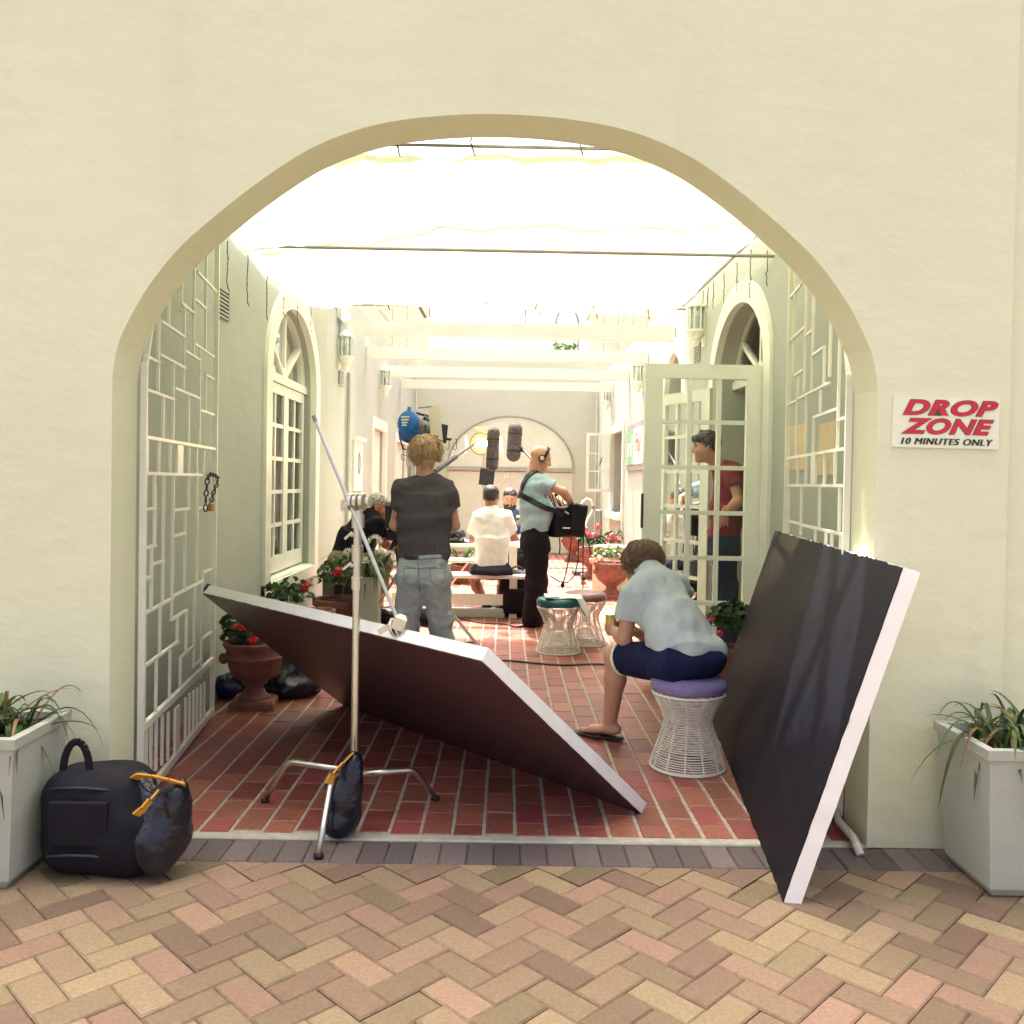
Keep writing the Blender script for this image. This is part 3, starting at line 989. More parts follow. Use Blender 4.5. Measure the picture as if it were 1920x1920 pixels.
for k, (p0, p1) in enumerate((((704, 574), (728, 602)), ((785, 573), (797, 594)), ((1112, 577), (1101, 600)), ((1189, 577), (1167, 604)))):
    MB().bar(P(*p0, 9.2), P(*p1, 9.3), .03, .06, up=(0, 1, 0)).build('brace', white if k != 1 else grey_metal, can)
# white end cap of the wall above the lamps, far arched wire and sprig
o = MB().poly_extrude([P(620, 560, 9.3), P(640, 570, 9.3), P(640, 600, 9.3), P(624, 588, 9.3)], (0, .5, 0)).build('gutter_end', white)
tag(o, 'short white gutter end on top of the wall above the beam end', 'gutter')
aw = P(1063, 640, 20)
wd = .26
o = MB().tube([(aw[0] + wd * math.cos(t), 20, P(1063, 612, 20)[2] + .42 * math.sin(t)) for t in np.linspace(0, math.pi, 14)] + [], .03, 6)
o.tube([(aw[0] + wd, 20, 0), (aw[0] + wd, 20, P(1063, 612, 20)[2])], .03, 6); o.tube([(aw[0] - wd, 20, 0), (aw[0] - wd, 20, P(1063, 612, 20)[2])], .03, 6)
o = o.build('arched_frame', grey_metal)
tag(o, 'thin arched metal frame against the sky beyond the end wall', 'frame')

# ---------------------------------------------------------------- patterned gates
def zrow(cx0, cy0, k, segs): return [((cx0 + a * k, cy0 + b * k), (cx0 + c * k, cy0 + d * k), *r) for (a, b, c, d, *r) in segs]
def make_gate(name, label, hinge, dirn, segs, side, widths):
    t = thing(name, label, 'gate', hinge)
    n = Vector((-dirn[1], dirn[0], 0)).normalized()
    u3 = unit(dirn)
    L = 1.455
    up = tuple(n)
    for (p0, p1, *r) in segs:
        w = (r[0] if r[0] > .03 else .0125) if r else .0125
        ext = len(r) > 1
        a, b = on_plane(*p0, hinge, n), on_plane(*p1, hinge, n)
        ua, ub = (a - hinge) @ u3, (b - hinge) @ u3
        if abs(a[2] - b[2]) > abs(ua - ub):           # upright
            uu = min(max((ua + ub) / 2, .02), L - .02)
            za, zb = max(a[2], b[2]), max(.05, min(a[2], b[2]))
            if ext:
                za = arch_z(min(1, max(0, (AH - uu - .02) / AH))) - .045
            q0, q1 = hinge + u3 * uu + A(0, 0, za), hinge + u3 * uu + A(0, 0, zb)
        else:
            zz = (a[2] + b[2]) / 2
            ua, ub = min(max(ua, 0), L), min(max(ub, 0), L)
            q0, q1 = hinge + u3 * ua + A(0, 0, zz), hinge + u3 * ub + A(0, 0, zz)
            if abs(ua - ub) < .01: continue
        MB().bar(q0, q1, w, .0125, up=up).build('bar' if w < .06 else 'plate', gate_white, t)
    # frame
    zt = arch_z((AH - .03) / AH) - .06
    MB().bar(hinge + A(0, 0, .03), hinge + A(0, 0, zt), .019, .026, up=up).build('stile', gate_white, t)
    e = hinge + u3 * L
    MB().bar(e + A(0, 0, .03), e + A(0, 0, arch_z(0.0) - .05), .019, .026, up=up).build('stile', gate_white, t)
    for (z, w) in widths:
        MB().bar(hinge + A(0, 0, z), e + A(0, 0, z), .02, w, up=(0, 0, 1)).build('rail', gate_white, t)
    pts = [hinge + u3 * uu + A(0, 0, arch_z(max(0, min(1, (AH - uu - .015) / AH))) - .05) for uu in np.linspace(0.0, L, 20)]
    m = MB()
    for a, b in zip(pts[:-1], pts[1:]): m.bar(a, b, .018, .02, up=up)
    m.build('top_rail', gate_white, t)
    return t, u3, n
E = True
SG = zrow(240, 460, .26042, [
    (115, 790, 225, 845), (220, 570, 217, 1060, .018, E), (95, 1025, 330, 1110), (240, 545, 405, 660), (290, 455, 293, 575, .016, E), (405, 440, 400, 1050),
    (385, 415, 475, 490), (385, 335, 385, 415, .016, E), (475, 235, 470, 790, .018, E), (480, 385, 555, 450), (500, 200, 635, 325), (560, 120, 557, 760, .016, E), (230, 785, 410, 885),
    (328, 850, 320, 1400), (335, 1025, 515, 1105), (515, 740, 512, 1440), (410, 760, 515, 825), (480, 710, 615, 800), (250, 1080, 250, 1400), (435, 1075, 432, 1430), (558, 930, 555, 1190),
    (555, 930, 615, 965), (520, 1185, 615, 1220), (140, 1400, 132, 1632), (222, 1415, 218, 1634), (300, 1430, 300, 1638), (370, 1440, 370, 1648, .11), (432, 1455, 440, 1648), (490, 1465, 492, 1650), (545, 1475, 543, 1655),
    (190, 1640, 188, 1900), (255, 1640, 253, 2150), (327, 1642, 325, 1960), (435, 1648, 432, 1900), (497, 1650, 495, 1950), (90, 1905, 195, 1890), (330, 1905, 440, 1895), (500, 1890, 605, 1880)])
SG += zrow(220, 1000, .270833, [
    (258, -330, 258, 95), (160, 105, 265, 85), (235, 100, 235, 515), (245, 210, 320, 190), (318, -300, 315, 480), (160, 325, 240, 300), (385, -160, 375, 590), (190, 545, 385, 455), (390, 20, 470, -5), (468, -160, 463, 385), (553, -150, 550, 345),
    (385, 425, 590, 335), (590, 265, 590, 340), (590, 265, 650, 250), (190, 545, 180, 1340), (155, 755, 190, 740), (298, 500, 290, 830), (370, 590, 480, 540), (478, 540, 475, 820), (415, 580, 413, 770), (195, 890, 420, 770),
    (535, 370, 528, 920), (440, 845, 530, 790), (440, 850, 430, 1120), (525, 920, 580, 880), (585, 345, 580, 1000), (270, 870, 265, 1260), (365, 800, 360, 1190), (590, 720, 650, 690),
    (200, 1340, 200, 1700, .013), (232, 1320, 232, 1680, .013), (268, 1290, 268, 1640, .013), (308, 1260, 312, 1600, .013), (350, 1240, 352, 1570, .013), (412, 1200, 412, 1520, .085), (468, 1140, 475, 1470, .013), (497, 1110, 502, 1440, .013),
    (523, 1090, 530, 1410, .013), (550, 1070, 555, 1380, .013), (575, 1050, 580, 1360, .013), (600, 1030, 604, 1330, .013)])
gh = A(-1.500, YB + .02, 0)
gd = A(-.125, 1, 0)
gl, gu, gn = make_gate('patterned_gate', 'white patterned iron gate chained open beside the terracotta urn', gh, gd, SG, -1, [(.045, .034), (.345, .03)])
for (a, b) in (((263, 816), (403, 843)), ((263, 885), (403, 893))):
    n_ = Vector(gn); p0, p1 = on_plane(*a, gh, n_), on_plane(*b, gh, n_)
    z = (p0[2] + p1[2]) / 2
    MB().bar(gh + A(0, 0, z), gh + unit(gd) * 1.455 + A(0, 0, z), .014, .014).build('rail', gate_white, gl)
SR = zrow(1440, 460, .3125, [
    (105, 340, 200, 245), (160, 200, 155, 775, .016, E), (235, 280, 215, 880, .016, E), (120, 575, 225, 500), (230, 535, 265, 515), (275, 385, 262, 870, .016, E), (270, 655, 340, 612), (340, 612, 335, 840), (378, 500, 370, 790, .016, E),
    (160, 780, 213, 748), (185, 775, 178, 930), (185, 910, 370, 835), (95, 965, 178, 935), (428, 610, 420, 1220, .016, E), (475, 780, 492, 775), (492, 775, 485, 1215, .016, E), (318, 865, 312, 1005), (275, 1028, 420, 985), (275, 1028, 272, 1250),
    (420, 1045, 487, 1030), (175, 940, 168, 1265), (235, 900, 222, 1260), (122, 1280, 122, 1440), (180, 1275, 180, 1440), (228, 1265, 228, 1440), (275, 1260, 275, 1435, .1), (340, 1250, 340, 1435), (403, 1240, 403, 1435), (470, 1230, 470, 1433),
    (125, 1450, 125, 1740), (200, 1450, 200, 1740), (310, 1448, 308, 1700), (430, 1440, 428, 1715), (125, 1660, 195, 1665), (200, 1690, 495, 1730), (283, 1700, 283, 1900), (345, 1710, 345, 1950), (433, 1720, 433, 2100), (200, 1760, 200, 2000), (160, 1900, 420, 1990), (380, 1720, 380, 2100)])
gr = A(1.425, YB + .02, 0)
g2, gu2, gn2 = make_gate('patterned_gate', 'white patterned iron gate half hidden behind the upright black board', gr, A(.145, 1, 0), SR, 1, [(.045, .034), (.345, .03)])
for y0, y1 in ((845, 858), (909, 911)):
    n_ = Vector(gn2); p0, p1 = on_plane(1597, y0, gr, n_), on_plane(1463, y1, gr, n_)
    z = (p0[2] + p1[2]) / 2
    MB().bar(gr + A(0, 0, z), gr + unit((.145, 1, 0)) * 1.455 + A(0, 0, z), .014, .014).build('rail', gate_white, g2)
# chain and padlock on the near gate
chs = thing('chain', 'dark chain with a brass padlock looped over the gate rail', 'chain', gh + unit(gd) * 1.3 + A(0, 0, 1.3))
n_ = Vector(gn)
off = A(.025, -.005, 0)
path = [on_plane(*q, gh, n_) + off for q in ((377, 960), (378, 930), (381, 897), (386, 889), (396, 891), (401, 896), (399, 908), (394, 920), (390, 932), (388, 942))]
k = 0
for a, b in zip(path[:-1], path[1:]):
    L = np.linalg.norm(b - a); nl = max(1, int(L / .03))
    for i in range(nl):
        c = lerp(a, b, (i + .5) / nl); d = unit(b - a)
        s = unit(np.cross(d, (1, .1, 0))) if k % 2 else unit(np.cross(d, np.cross(d, (1, .1, 0))))
        MB().tube([c + d * .019 * math.cos(w) + s * .011 * math.sin(w) for w in np.linspace(0, 2 * math.pi, 9)[:-1]], .0042, 5, closed=True).build('link', black, chs)
        k += 1
pl = path[-1]
lk = MB().box(pl + A(0, 0, -.025), (.022, .045, .045), ch=.005).build('padlock', M('brass', (.35, .22, .09), .35, metal=.8), chs)
MB().tube([pl + A(0, .014 * math.cos(w), .028 * math.sin(w)) for w in np.linspace(0, math.pi, 8)], .004, 6).build('shackle', grey_metal, lk)

# ---------------------------------------------------------------- wall lanterns, vents, notices, pipes
def lantern(X, Y, z, s, label):
    t = thing('wall_lantern', label, 'lantern', (X, Y, z), 'white wall lanterns')
    c = X - s * .075
    oct_ = [(c + .07 * math.cos(math.pi / 4 * k + math.pi / 8), Y + .07 * math.sin(math.pi / 4 * k + math.pi / 8)) for k in range(8)]
    MB().lathe([(.015, .30), (.03, .285), (.085, .245), (.09, .225), (.075, .22)], (c, Y, z), 8).build('cap', white, t)
    for (x, y) in oct_:
        MB().bar((x, y, z + .02), (x, y, z + .225), .012, .012).build('post', white, t)
    MB().lathe([(.064, .02), (.064, .222)], (c, Y, z), 8, cap=False).build('pane', lampglass, t)
    MB().lathe([(.012, .03), (.02, .06), (.03, .10), (.022, .14), (.008, .155)], (c, Y, z), 10).build('bulb', white, t)
    MB().lathe([(.02, -.13), (.035, -.10), (.035, -.085), (.055, -.06), (.055, -.045), (.08, -.01), (.092, .0), (.092, .02)], (c, Y, z), 12).build('corbel', white, t)
    MB().box((X - s * .006, Y, z + .04), (.012, .1, .34)).build('back_plate', white, t)
for (px, py, s, lab) in ((648, 672, -1, 'white wall lantern under the lamp-side end of the nearest beam'), (723, 726, -1, 'white wall lantern on the wall above the blue film lamp'),
                         (1305, 623, 1, 'white wall lantern between the two arched doorways'), (1195, 718, 1, 'white wall lantern just past the top of the open glazed door'), (1138, 754, 1, 'white wall lantern above the open casement window near the end wall')):
    q = on_x(px, py, s * (WX - .075))
    lantern(s * WX, q[1], q[2], s, lab)
def vent(px, py, s, w, h, n, label):
    q = on_x(px, py, s * WX)
    t = thing('air_vent', label, 'vent', (s * WX, q[1], q[2]))
    MB().box((s * (WX - .004), q[1], q[2]), (.008, w, h)).build('backing', black, t)
    for k in range(n + 1):
        MB().box((s * (WX - .012), q[1], q[2] - h / 2 + h * k / n), (.012, w + .01, h / n * .5)).build('slat', wall_side, t)
    for k in (-1, 1):
        MB().box((s * (WX - .012), q[1] + k * w / 2, q[2]), (.012, .014, h + .02)).build('rim', wall_side, t)
vent(415, 569, -1, .22, .17, 7, 'small louvred air vent high on the wall just past the gate')
vent(638, 708, -1, .2, .15, 6, 'small louvred air vent below the first wall lantern')
vent(1309, 662, 1, .2, .18, 7, 'small louvred air vent below the lantern between the arched doorways')
q0, q1 = on_x(655, 690, -WX + .03), on_x(651, 930, -WX + .03)
o = MB().tube([(q0[0], q0[1], 2.6), (q0[0], q0[1], .0)], .022, 8).build('drain_pipe', wall_side)
tag(o, 'thin grey drainpipe running down the wall below the first lantern', 'pipe')
nb = thing('notice_board', 'narrow white framed panel with an oval emblem on the wall behind the cameraman', 'sign', on_x(668, 870, -WX))
a, b = on_x(662, 824, -WX), on_x(676, 920, -WX)
MB().box((-WX + .012, (a[1] + b[1]) / 2, (a[2] + b[2]) / 2), (.022, b[1] - a[1], a[2] - b[2])).build('panel', white, nb)
MB().box((-WX + .03, (a[1] + b[1]) / 2, a[2] + .02), (.06, b[1] - a[1] + .12, .04)).build('hood', white, nb)
MB().tube([(-WX + .026, (a[1] + b[1]) / 2 + .06 * math.cos(w), (a[2] + b[2]) / 2 + .03 + .13 * math.sin(w)) for w in np.linspace(0, 6.283, 15)[:-1]], .008, 5, closed=True).build('emblem', grey_metal, nb)

def text(s, size, loc, rot, mat, parent, name='lettering', shear=0.0, offset=0.0, ext=.001, sx=1.0, space=1.0):
    c = bpy.data.curves.new(name, 'FONT')
    c.body = s; c.size = size; c.shear = shear; c.offset = offset; c.extrude = ext
    c.align_x = 'CENTER'; c.align_y = 'CENTER'; c.space_character = space
    c.materials.append(mat)
    o = bpy.data.objects.new(name, c)
    col.objects.link(o)
    o.parent = parent
    o.location = tuple(np.array(loc, float) - np.array(wloc(parent)))
    o.rotation_euler = rot
    bpy.context.view_layer.update()
    me = bpy.data.meshes.new_from_object(o)
    me.name = name
    q = bpy.data.objects.new(name, me)
    q.parent = parent; q.location = o.location; q.rotation_euler = o.rotation_euler
    bpy.data.objects.remove(o)
    q.name = name
    col.objects.link(q)
    xs = [v.co.x for v in me.vertices]
    q.scale = ((sx / (max(xs) - min(xs))) if sx != 1.0 else 1, 1, 1)
    return q
sign_w = M('sign_board', (.80, .83, .62), .35, .02, 5, 0)
sign_r = M('sign_red', (.55, .02, .045), .4, .05, 5, 0)
sign_o = M('sign_outline', (.06, .06, .03), .5, .05, 5, 0)
sign_k = M('sign_black', (.02, .022, .02), .5, .05, 5, 0)
c0, c1 = P(1675, 743, YF - .008), P(1872, 843, YF - .008)
sc_c = (c0 + c1) / 2
sg = thing('drop_zone_sign', 'cream rectangular sign on the front wall with red DROP ZONE lettering', 'sign', (sc_c[0], YF, sc_c[2]))
sg.rotation_euler = (0, R_(.4), 0)
sw, sh = (c1[0] - c0[0]), (c0[2] - c1[2]) - .005
MB().box((sc_c[0], YF - .005, sc_c[2]), (sw, .008, sh), ch=0).build('board', sign_w, sg)
fx = (math.pi / 2, 0, 0)
pxs = YF / F
for (s_, dx, dz, h, wpx, mat) in (('DROP', 1, 26.5, 26.5, 180, 0), ('ZONE', -1, -8.5, 26.5, 175, 0), ('10 MINUTES ONLY', -1, -36, 12, 172, 1)):
    size = h * pxs / .70
    for lay in ((1, 0) if mat == 0 else (0, -1, -2)):
        o = text(s_, size, (sc_c[0] + dx * pxs + (.0016 * (lay + 1) if mat else 0), YF - .0105 - (.001 if lay == 0 else -.0002 * min(lay, 0)), sc_c[2] + dz * pxs), fx, sign_k if mat else (sign_o if lay == 1 else sign_r), sg, shear=.30 if not mat else .25, offset=(.0032 if mat == 0 else 0) + (.0012 if lay == 1 else 0), ext=.0004, sx=wpx * pxs, space=1.08 if mat == 0 else 1.12)
# green and white notice on the right wall
ps = thing('wall_sign', 'small green and white sign beside the open glazed door', 'sign', on_x(1190, 835, WX))
a, b = on_x(1176, 835, WX - .015), on_x(1207, 835, WX - .015)
ya, yb_ = b[1], a[1]
zt, zb = on_x(1190, 806, WX)[2], on_x(1190, 871, WX)[2]
MB().box((WX - .012, (ya + yb_) / 2, (zt + zb) / 2), (.024, yb_ - ya, zt - zb + .16)).build('board', M('sign_grey', (.30, .29, .27), .6), ps)
ym = lerp(yb_, ya, .48)
MB().box((WX - .028, (ym + yb_) / 2, (zt + zb) / 2), (.008, yb_ - ym, zt - zb)).build('green_panel', M('sign_green', (.20, .44, .28), .5), ps)
MB().box((WX - .028, (ym + ya) / 2, (zt + zb) / 2), (.008, ym - ya, zt - zb)).build('white_panel', white, ps)
text('ird', .42, (WX - .034, (ym + yb_) / 2, (zt + zb) / 2), (math.pi / 2, 0, -math.pi / 2), white, ps, shear=.25, offset=.004)
text('Pay', .36, (WX - .034, (ym + ya) / 2, (zt + zb) / 2 + .04), (math.pi / 2, 0, -math.pi / 2), M('sign_pale_red', (.50, .16, .15), .5), ps, shear=.1, offset=.004)
# paper notices on the wall behind the far gate
pm = M('notice_paper', (.62, .52, .32), .8)
for (x0, y0, x1, y1, lab) in ((1478, 800, 1510, 880, 'buff paper notice on the wall behind the gate, nearer the doorway'), (1536, 795, 1566, 890, 'buff paper notice on the wall behind the gate, nearer the arch')):
    a, b = on_x(x0, y0, WX - .004), on_x(x1, y1, WX - .004)
    o = MB().box((WX - .004, (a[1] + b[1]) / 2, (a[2] + b[2]) / 2), (.006, abs(b[1] - a[1]), a[2] - b[2])).build('paper_notice', pm)
    tag(o, lab, 'notice')
a = G(1614, 1606)
pp = [G(1566, 1545) + A(.02, .05, .05), G(1572, 1560) + A(0, 0, .045), G(1600, 1585) + A(0, 0, .03), a + A(-.005, .03, .03), a + A(0, 0, .004)]
o = MB().tube(pp, .016, 10).build('outlet_pipe', M('pvc_pipe', (.55, .54, .46), .5))
tag(o, 'short pale plastic pipe lying on the ground at the foot of the arch', 'pipe')
# ---------------------------------------------------------------- leaning foam boards
def ragged(p, u, lu, v, lv, jit, inset, rs, step=.05):
    pts = []
    cs = [(0 + inset, 0 + inset), (lu - inset, inset), (lu - inset, lv - inset), (inset, lv - inset)]
    for i in range(4):
        a, b = cs[i], cs[(i + 1) % 4]
        L = math.hypot(b[0] - a[0], b[1] - a[1]); n = int(L / step)
        for k in range(n):
            t = k / n
            j1, j2 = rs.uniform(-jit, jit), rs.uniform(-jit, jit)
            if rs.random() < .10: j1 *= 2.2; j2 *= 2.2
            pts.append(p + u * (lerp(a[0], b[0], t) + j1) + v * (lerp(a[1], b[1], t) + j2))
    return pts
def foam_board(label, corner, u, lu, v, lv, nrm, th, facemat, seed, tapes):
    rs = random.Random(seed)
    t = thing('foam_board', label, 'reflector board', corner)
    def slab(pts, off, d, name, mat):
        c = sum(pts) / len(pts) + off
        m = MB(); n = len(pts)
        a = [p + off for p in pts]; b = [p + off + nrm * d for p in pts]
        m.add(a + b + [c, c + nrm * d], [(i, (i + 1) % n, n + (i + 1) % n, n + i) for i in range(n)]
              + [((i + 1) % n, i, 2 * n) for i in range(n)] + [(n + i, n + (i + 1) % n, 2 * n + 1) for i in range(n)])
        return m.build(name, mat, t, smooth=55)
    slab(ragged(corner, u, lu, v, lv, .0018, 0, rs, .035), A(0, 0, 0), th, 'foam_sheet', poly)
    slab(ragged(corner, u, lu, v, lv, .0035, .002, rs, .03), -nrm * .004, .0035, 'painted_face', facemat)
    for (a, b, w, h) in tapes:
        q = corner + u * a + v * b + nrm * th / 2
        m = MB(); m.add(*box8(q, u, v, nrm, w, h, th + .008)); m.build('tape', black, t)
    return t
def box8(c, u, v, n, a, b, d):
    pts = [c + u * i * a / 2 + v * j * b / 2 + n * k * d / 2 for k in (-1, 1) for (i, j) in ((-1, -1), (1, -1), (1, 1), (-1, 1))]
    return pts, [(3, 2, 1, 0), (4, 5, 6, 7), (0, 1, 5, 4), (1, 2, 6, 5), (2, 3, 7, 6), (3, 0, 4, 7)]
Aa, Bb = G(1203, 1525), G(645, 1322)
u_ = unit(Bb - Aa); lu = np.linalg.norm(Bb - Aa)
n_ = A(-u_[1], u_[0], 0)
if n_[0] > 0: n_ = -n_
v_ = n_ * math.cos(R_(40)) + A(0, 0, 1) * math.sin(R_(40))
nn = np.cross(u_, v_)
if nn[2] < 0: nn = -nn
foam_board('tilted foam board with maroon underside and bright white edge, propped by the metal stand', Aa + A(0, 0, -.002), u_, lu, v_, 1.2, nn, .052, board_dark, 3, [(.012, .03, .024, .055), (lu - .012, 1.18, .026, .05)])
P4, P3 = G(1332, 1345), G(1470, 1690)
u2 = unit(P3 - P4); l2 = np.linalg.norm(P3 - P4)
n2 = A(u2[1], -u2[0], 0)
if n2[0] < 0: n2 = -n2
v2 = n2 * math.cos(R_(72.5)) + A(0, 0, 1) * math.sin(R_(72.5))
nb2 = np.cross(u2, v2)
if nb2[0] < 0: nb2 = -nb2
foam_board('upright black foam board with white edge leaning against the arch jamb', P4 + A(0, 0, -.002), u2, l2, v2, 1.2, nb2, .055, board_black, 5, [])

# ---------------------------------------------------------------- metal light stand with long arm, sandbag
ST = P(667, 1250, 3.60); sx_, sy_ = ST[0], ST[1]
stand = thing('light_stand', 'chrome light stand with bent legs and a long slanting arm at the front', 'light stand', (sx_, sy_, 0))
def at_y(px, py, Y=3.60): return P(px, py, Y)
MB().tube([(sx_, sy_, .16), (sx_, sy_, .90)], .0165, 16).build('pole', chrome, stand)
MB().tube([(sx_, sy_, .88), (sx_, sy_, at_y(667, 985)[2])], .0175, 16).build('riser', chrome, stand)
for (y0, y1, r) in ((1105, 1082, .0235), (1052, 1022, .024), (990, 965, .026)):
    MB().tube([(sx_, sy_, at_y(667, y0)[2]), (sx_, sy_, at_y(667, y1)[2])], r, 16).build('collar', chrome, stand)
for (py, dx) in ((1060, -.055), (1003, -.05)):
    z = at_y(667, py)[2]
    m = MB().tube([(sx_, sy_, z), (sx_ + dx * .5, sy_ - .012, z)], .008, 8)
    m.bar((sx_ + dx * .4, sy_ - .012, z + .012), (sx_ + dx, sy_ - .015, z - .016), .014, .01)
    m.build('locking_handle', chrome, stand)
MB().tube([(sx_, sy_, .155), (sx_, sy_, .245)], .024, 16).build('base_collar', chrome, stand)
for (foot, bend, z0) in ((G(497, 1504), P(541, 1428, 3.70), .205), (G(816, 1500), P(775, 1443, 3.69), .19), (G(597, 1608), P(622, 1462, 3.43), .215)):
    o0 = A(sx_, sy_, z0); b = A(bend[0], bend[1], bend[2])
    o1 = o0 + unit(b - o0) * .03
    pts = [o1, lerp(o1, b, .5), lerp(o1, b, .86)]
    fo = foot + A(0, 0, .012)
    for t in (.25, .5, .75):
        pts.append(lerp(lerp(lerp(o1, b, .86), b, t), lerp(b, lerp(b, fo, .14), t), t))
    pts += [lerp(b, fo, .14), lerp(b, fo, .6), fo]
    lg = MB().tube(pts, .0125, 12).build('leg', chrome, stand, smooth=True)
    MB().lathe([(.012, 0), (.019, .002), (.019, .012), (.014, .018)], foot, 12).build('foot_cap', black, lg)
# grip head and arm
gh_ = P(672, 941, 3.60)
a_top, a_bot = P(588, 780, 3.66), P(750, 1172, 3.50)
hd_ = thing('grip_arm', 'slim chrome arm slanting through the round head of the stand', 'arm', gh_)
MB().tube([a_top, a_bot], .0085, 10).build('rod', chrome, hd_)
MB().tube([a_top, lerp(a_top, a_bot, .03)], .0092, 10).build('rod_tip', grey_metal, hd_)
ax_ = A(1, -.25, .05); ax_ = unit(ax_)
def disc(c, r, t, ax, name, mat, parent, n=20):
    f, l, uu = frame(ax, (0, 0, 1))
    MB().lathe([(r * .9, -t / 2), (r, -t / 2 + .003), (r, t / 2 - .003), (r * .9, t / 2)], c, n, R=np.stack([l, uu, f], 1)).build(name, mat, parent, smooth=30)
for dx, nm in ((-.030, 'clamp_disc'), (-.008, 'clamp_disc'), (.018, 'clamp_disc')):
    disc(gh_ + ax_ * dx, .037, .018, ax_, nm, chrome, hd_)
disc(gh_ + ax_ * .045, .026, .014, ax_, 'knob', chrome, hd_)
m = MB().bar(gh_ - ax_ * .03, gh_ - ax_ * .075 + A(0, 0, -.02), .012, .02); m.bar(gh_ - ax_ * .072 + A(0, 0, -.035), gh_ - ax_ * .072 + A(0, 0, .01), .01, .018); m.build('tee_handle', chrome, hd_)
MB().tube([gh_ + A(0, 0, -.035), gh_ + A(-.002, 0, -.075)], .02, 12).build('stud_socket', chrome, hd_)
lo = a_bot
MB().box(lo + A(0, 0, .012), (.05, .045, .06), Matrix.Rotation(.35, 3, 'Y'), ch=.012).build('grip_block', chrome, hd_)
for dx in (-.028, -.008, .02):
    disc(lo + A(dx, .01, -.01), .036, .012, A(1, -.3, .2), 'clamp_disc', chrome, hd_)
m = MB().bar(lo + A(-.04, 0, -.005), lo + A(-.085, -.01, -.03), .014, .022); m.build('tee_handle', chrome, hd_)
# sandbag over the front leg
yel = M('yellow_strap', (.62, .30, .025), .6, .1, 30, .2, 120)
def sandbag(label, c, lobes, strap, parts=None, mat=None, nz=.004):
    t = thing('sandbag', label, 'sandbag', c)
    s = Sdf()
    for (p, r, R) in lobes: s.ell(p, r, R, k=.05)
    s.noise(nz, 38, 4); s.cut((0, 0, .004), (0, 0, -1))
    sdf_obj('bag_body', mat or plastic_bag, t, (s, .009))
    for st in strap:
        m = MB()
        for a, b in zip(st[:-1], st[1:]): m.bar(a, b, .03, .006, up=(0, .6, .8))
        m.build('strap', yel, t)
    return t
def Rz(a): return np.array(Matrix.Rotation(a, 3, 'Z'))
def Ry(a): return np.array(Matrix.Rotation(a, 3, 'Y'))
def Rx(a): return np.array(Matrix.Rotation(a, 3, 'X'))
bc = P(650, 1500, 3.42)
sandbag('black sandbag with a yellow strap hung over the front leg of the stand', (bc[0], bc[1], 0),
        [(P(655, 1470, 3.44), (.045, .04, .10), Ry(.12)), (P(648, 1520, 3.42), (.062, .05, .085), Ry(.25)), (P(632, 1548, 3.40), (.045, .045, .045), None), (P(663, 1440, 3.46), (.028, .03, .05), None)],
        [[P(660, 1413, 3.43), P(642, 1432, 3.39), P(624, 1452, 3.36), P(615, 1470, 3.35)]])
# bags by the arch
bb = thing('duffel_bag', 'large black duffel bag with an upright looped handle by the arch pier', 'bag', (-1.42, 3.13, 0))
s = Sdf().box((-1.435, 3.15, .18), (.175, .14, .18), None, r=.09).ell((-1.30, 3.12, .13), (.13, .13, .14), k=.06)
s.noise(.005, 26, 9); s.cut((0, 0, .004), (0, 0, -1))
sdf_obj('bag_body', blackcloth, bb, (s, .011))
for (a_, b_, nm) in (((-1.545, 3.022, .318), (-1.35, 3.022, .318), 'zip'), ((-1.55, 3.008, .09), (-1.34, 3.008, .09), 'pocket_seam')):
    MB().tube([lerp(np.array(a_), np.array(b_), t) + A(0, -.012 * math.sin(math.pi * t), .01 * math.sin(math.pi * t)) for t in np.linspace(0, 1, 9)], .006, 5).build(nm, black, bb)
MB().box((-1.44, 3.004, .21), (.20, .02, .15), ch=.006).build('pocket', blackcloth, bb)
h0, h1 = P(118, 1452, 3.1), P(168, 1450, 3.1)
pts = [lerp(h0, h1, .5 - .5 * math.cos(w)) + A(0, 0, .115 * math.sin(w)) for w in np.linspace(0, math.pi, 13)]
m = MB()
for a, b in zip(pts[:-1], pts[1:]): m.bar(a, b, .024, .008, up=(0, 1, 0))
m.build('handle', blackcloth, bb)
c = P(300, 1560, 3.08)
sandbag('soft black sandbag with two yellow straps slumped beside the duffel bag', (c[0], c[1], 0),
        [(P(290, 1575, 3.08), (.085, .09, .10), None), (P(318, 1530, 3.10), (.06, .07, .10), Ry(-.3)), (P(262, 1500, 3.13), (.06, .07, .10), None), (P(337, 1515, 3.08), (.032, .06, .10), None), (P(300, 1600, 3.05), (.045, .05, .06), None)],
        [[P(246, 1464, 3.10), P(262, 1453, 3.08), P(288, 1456, 3.06), P(318, 1463, 3.05), P(347, 1471, 3.05)], [P(297, 1483, 3.02), P(282, 1500, 2.995), P(268, 1517, 2.98), P(255, 1528, 2.98)]])
c = G(432, 1312)
bag_blue = M('bag_blue', (.012, .016, .06), .25, .3, 14, .6, 26, bdist=.015)
sandbag('crumpled dark blue plastic bag against the wall behind the urn', c, [(P(428, 1285, 5.6), (.10, .09, .085), None), (P(452, 1275, 5.62), (.08, .08, .07), None)], [], mat=bag_blue, nz=.008)
sandbag('crumpled black plastic bag on the floor beside the urn', G(550, 1300), [(P(535, 1285, 5.62), (.13, .12, .10), None), (P(570, 1278, 5.7), (.13, .10, .09), Ry(.3)), (P(545, 1258, 5.66), (.08, .07, .10), None)], [], nz=.008)
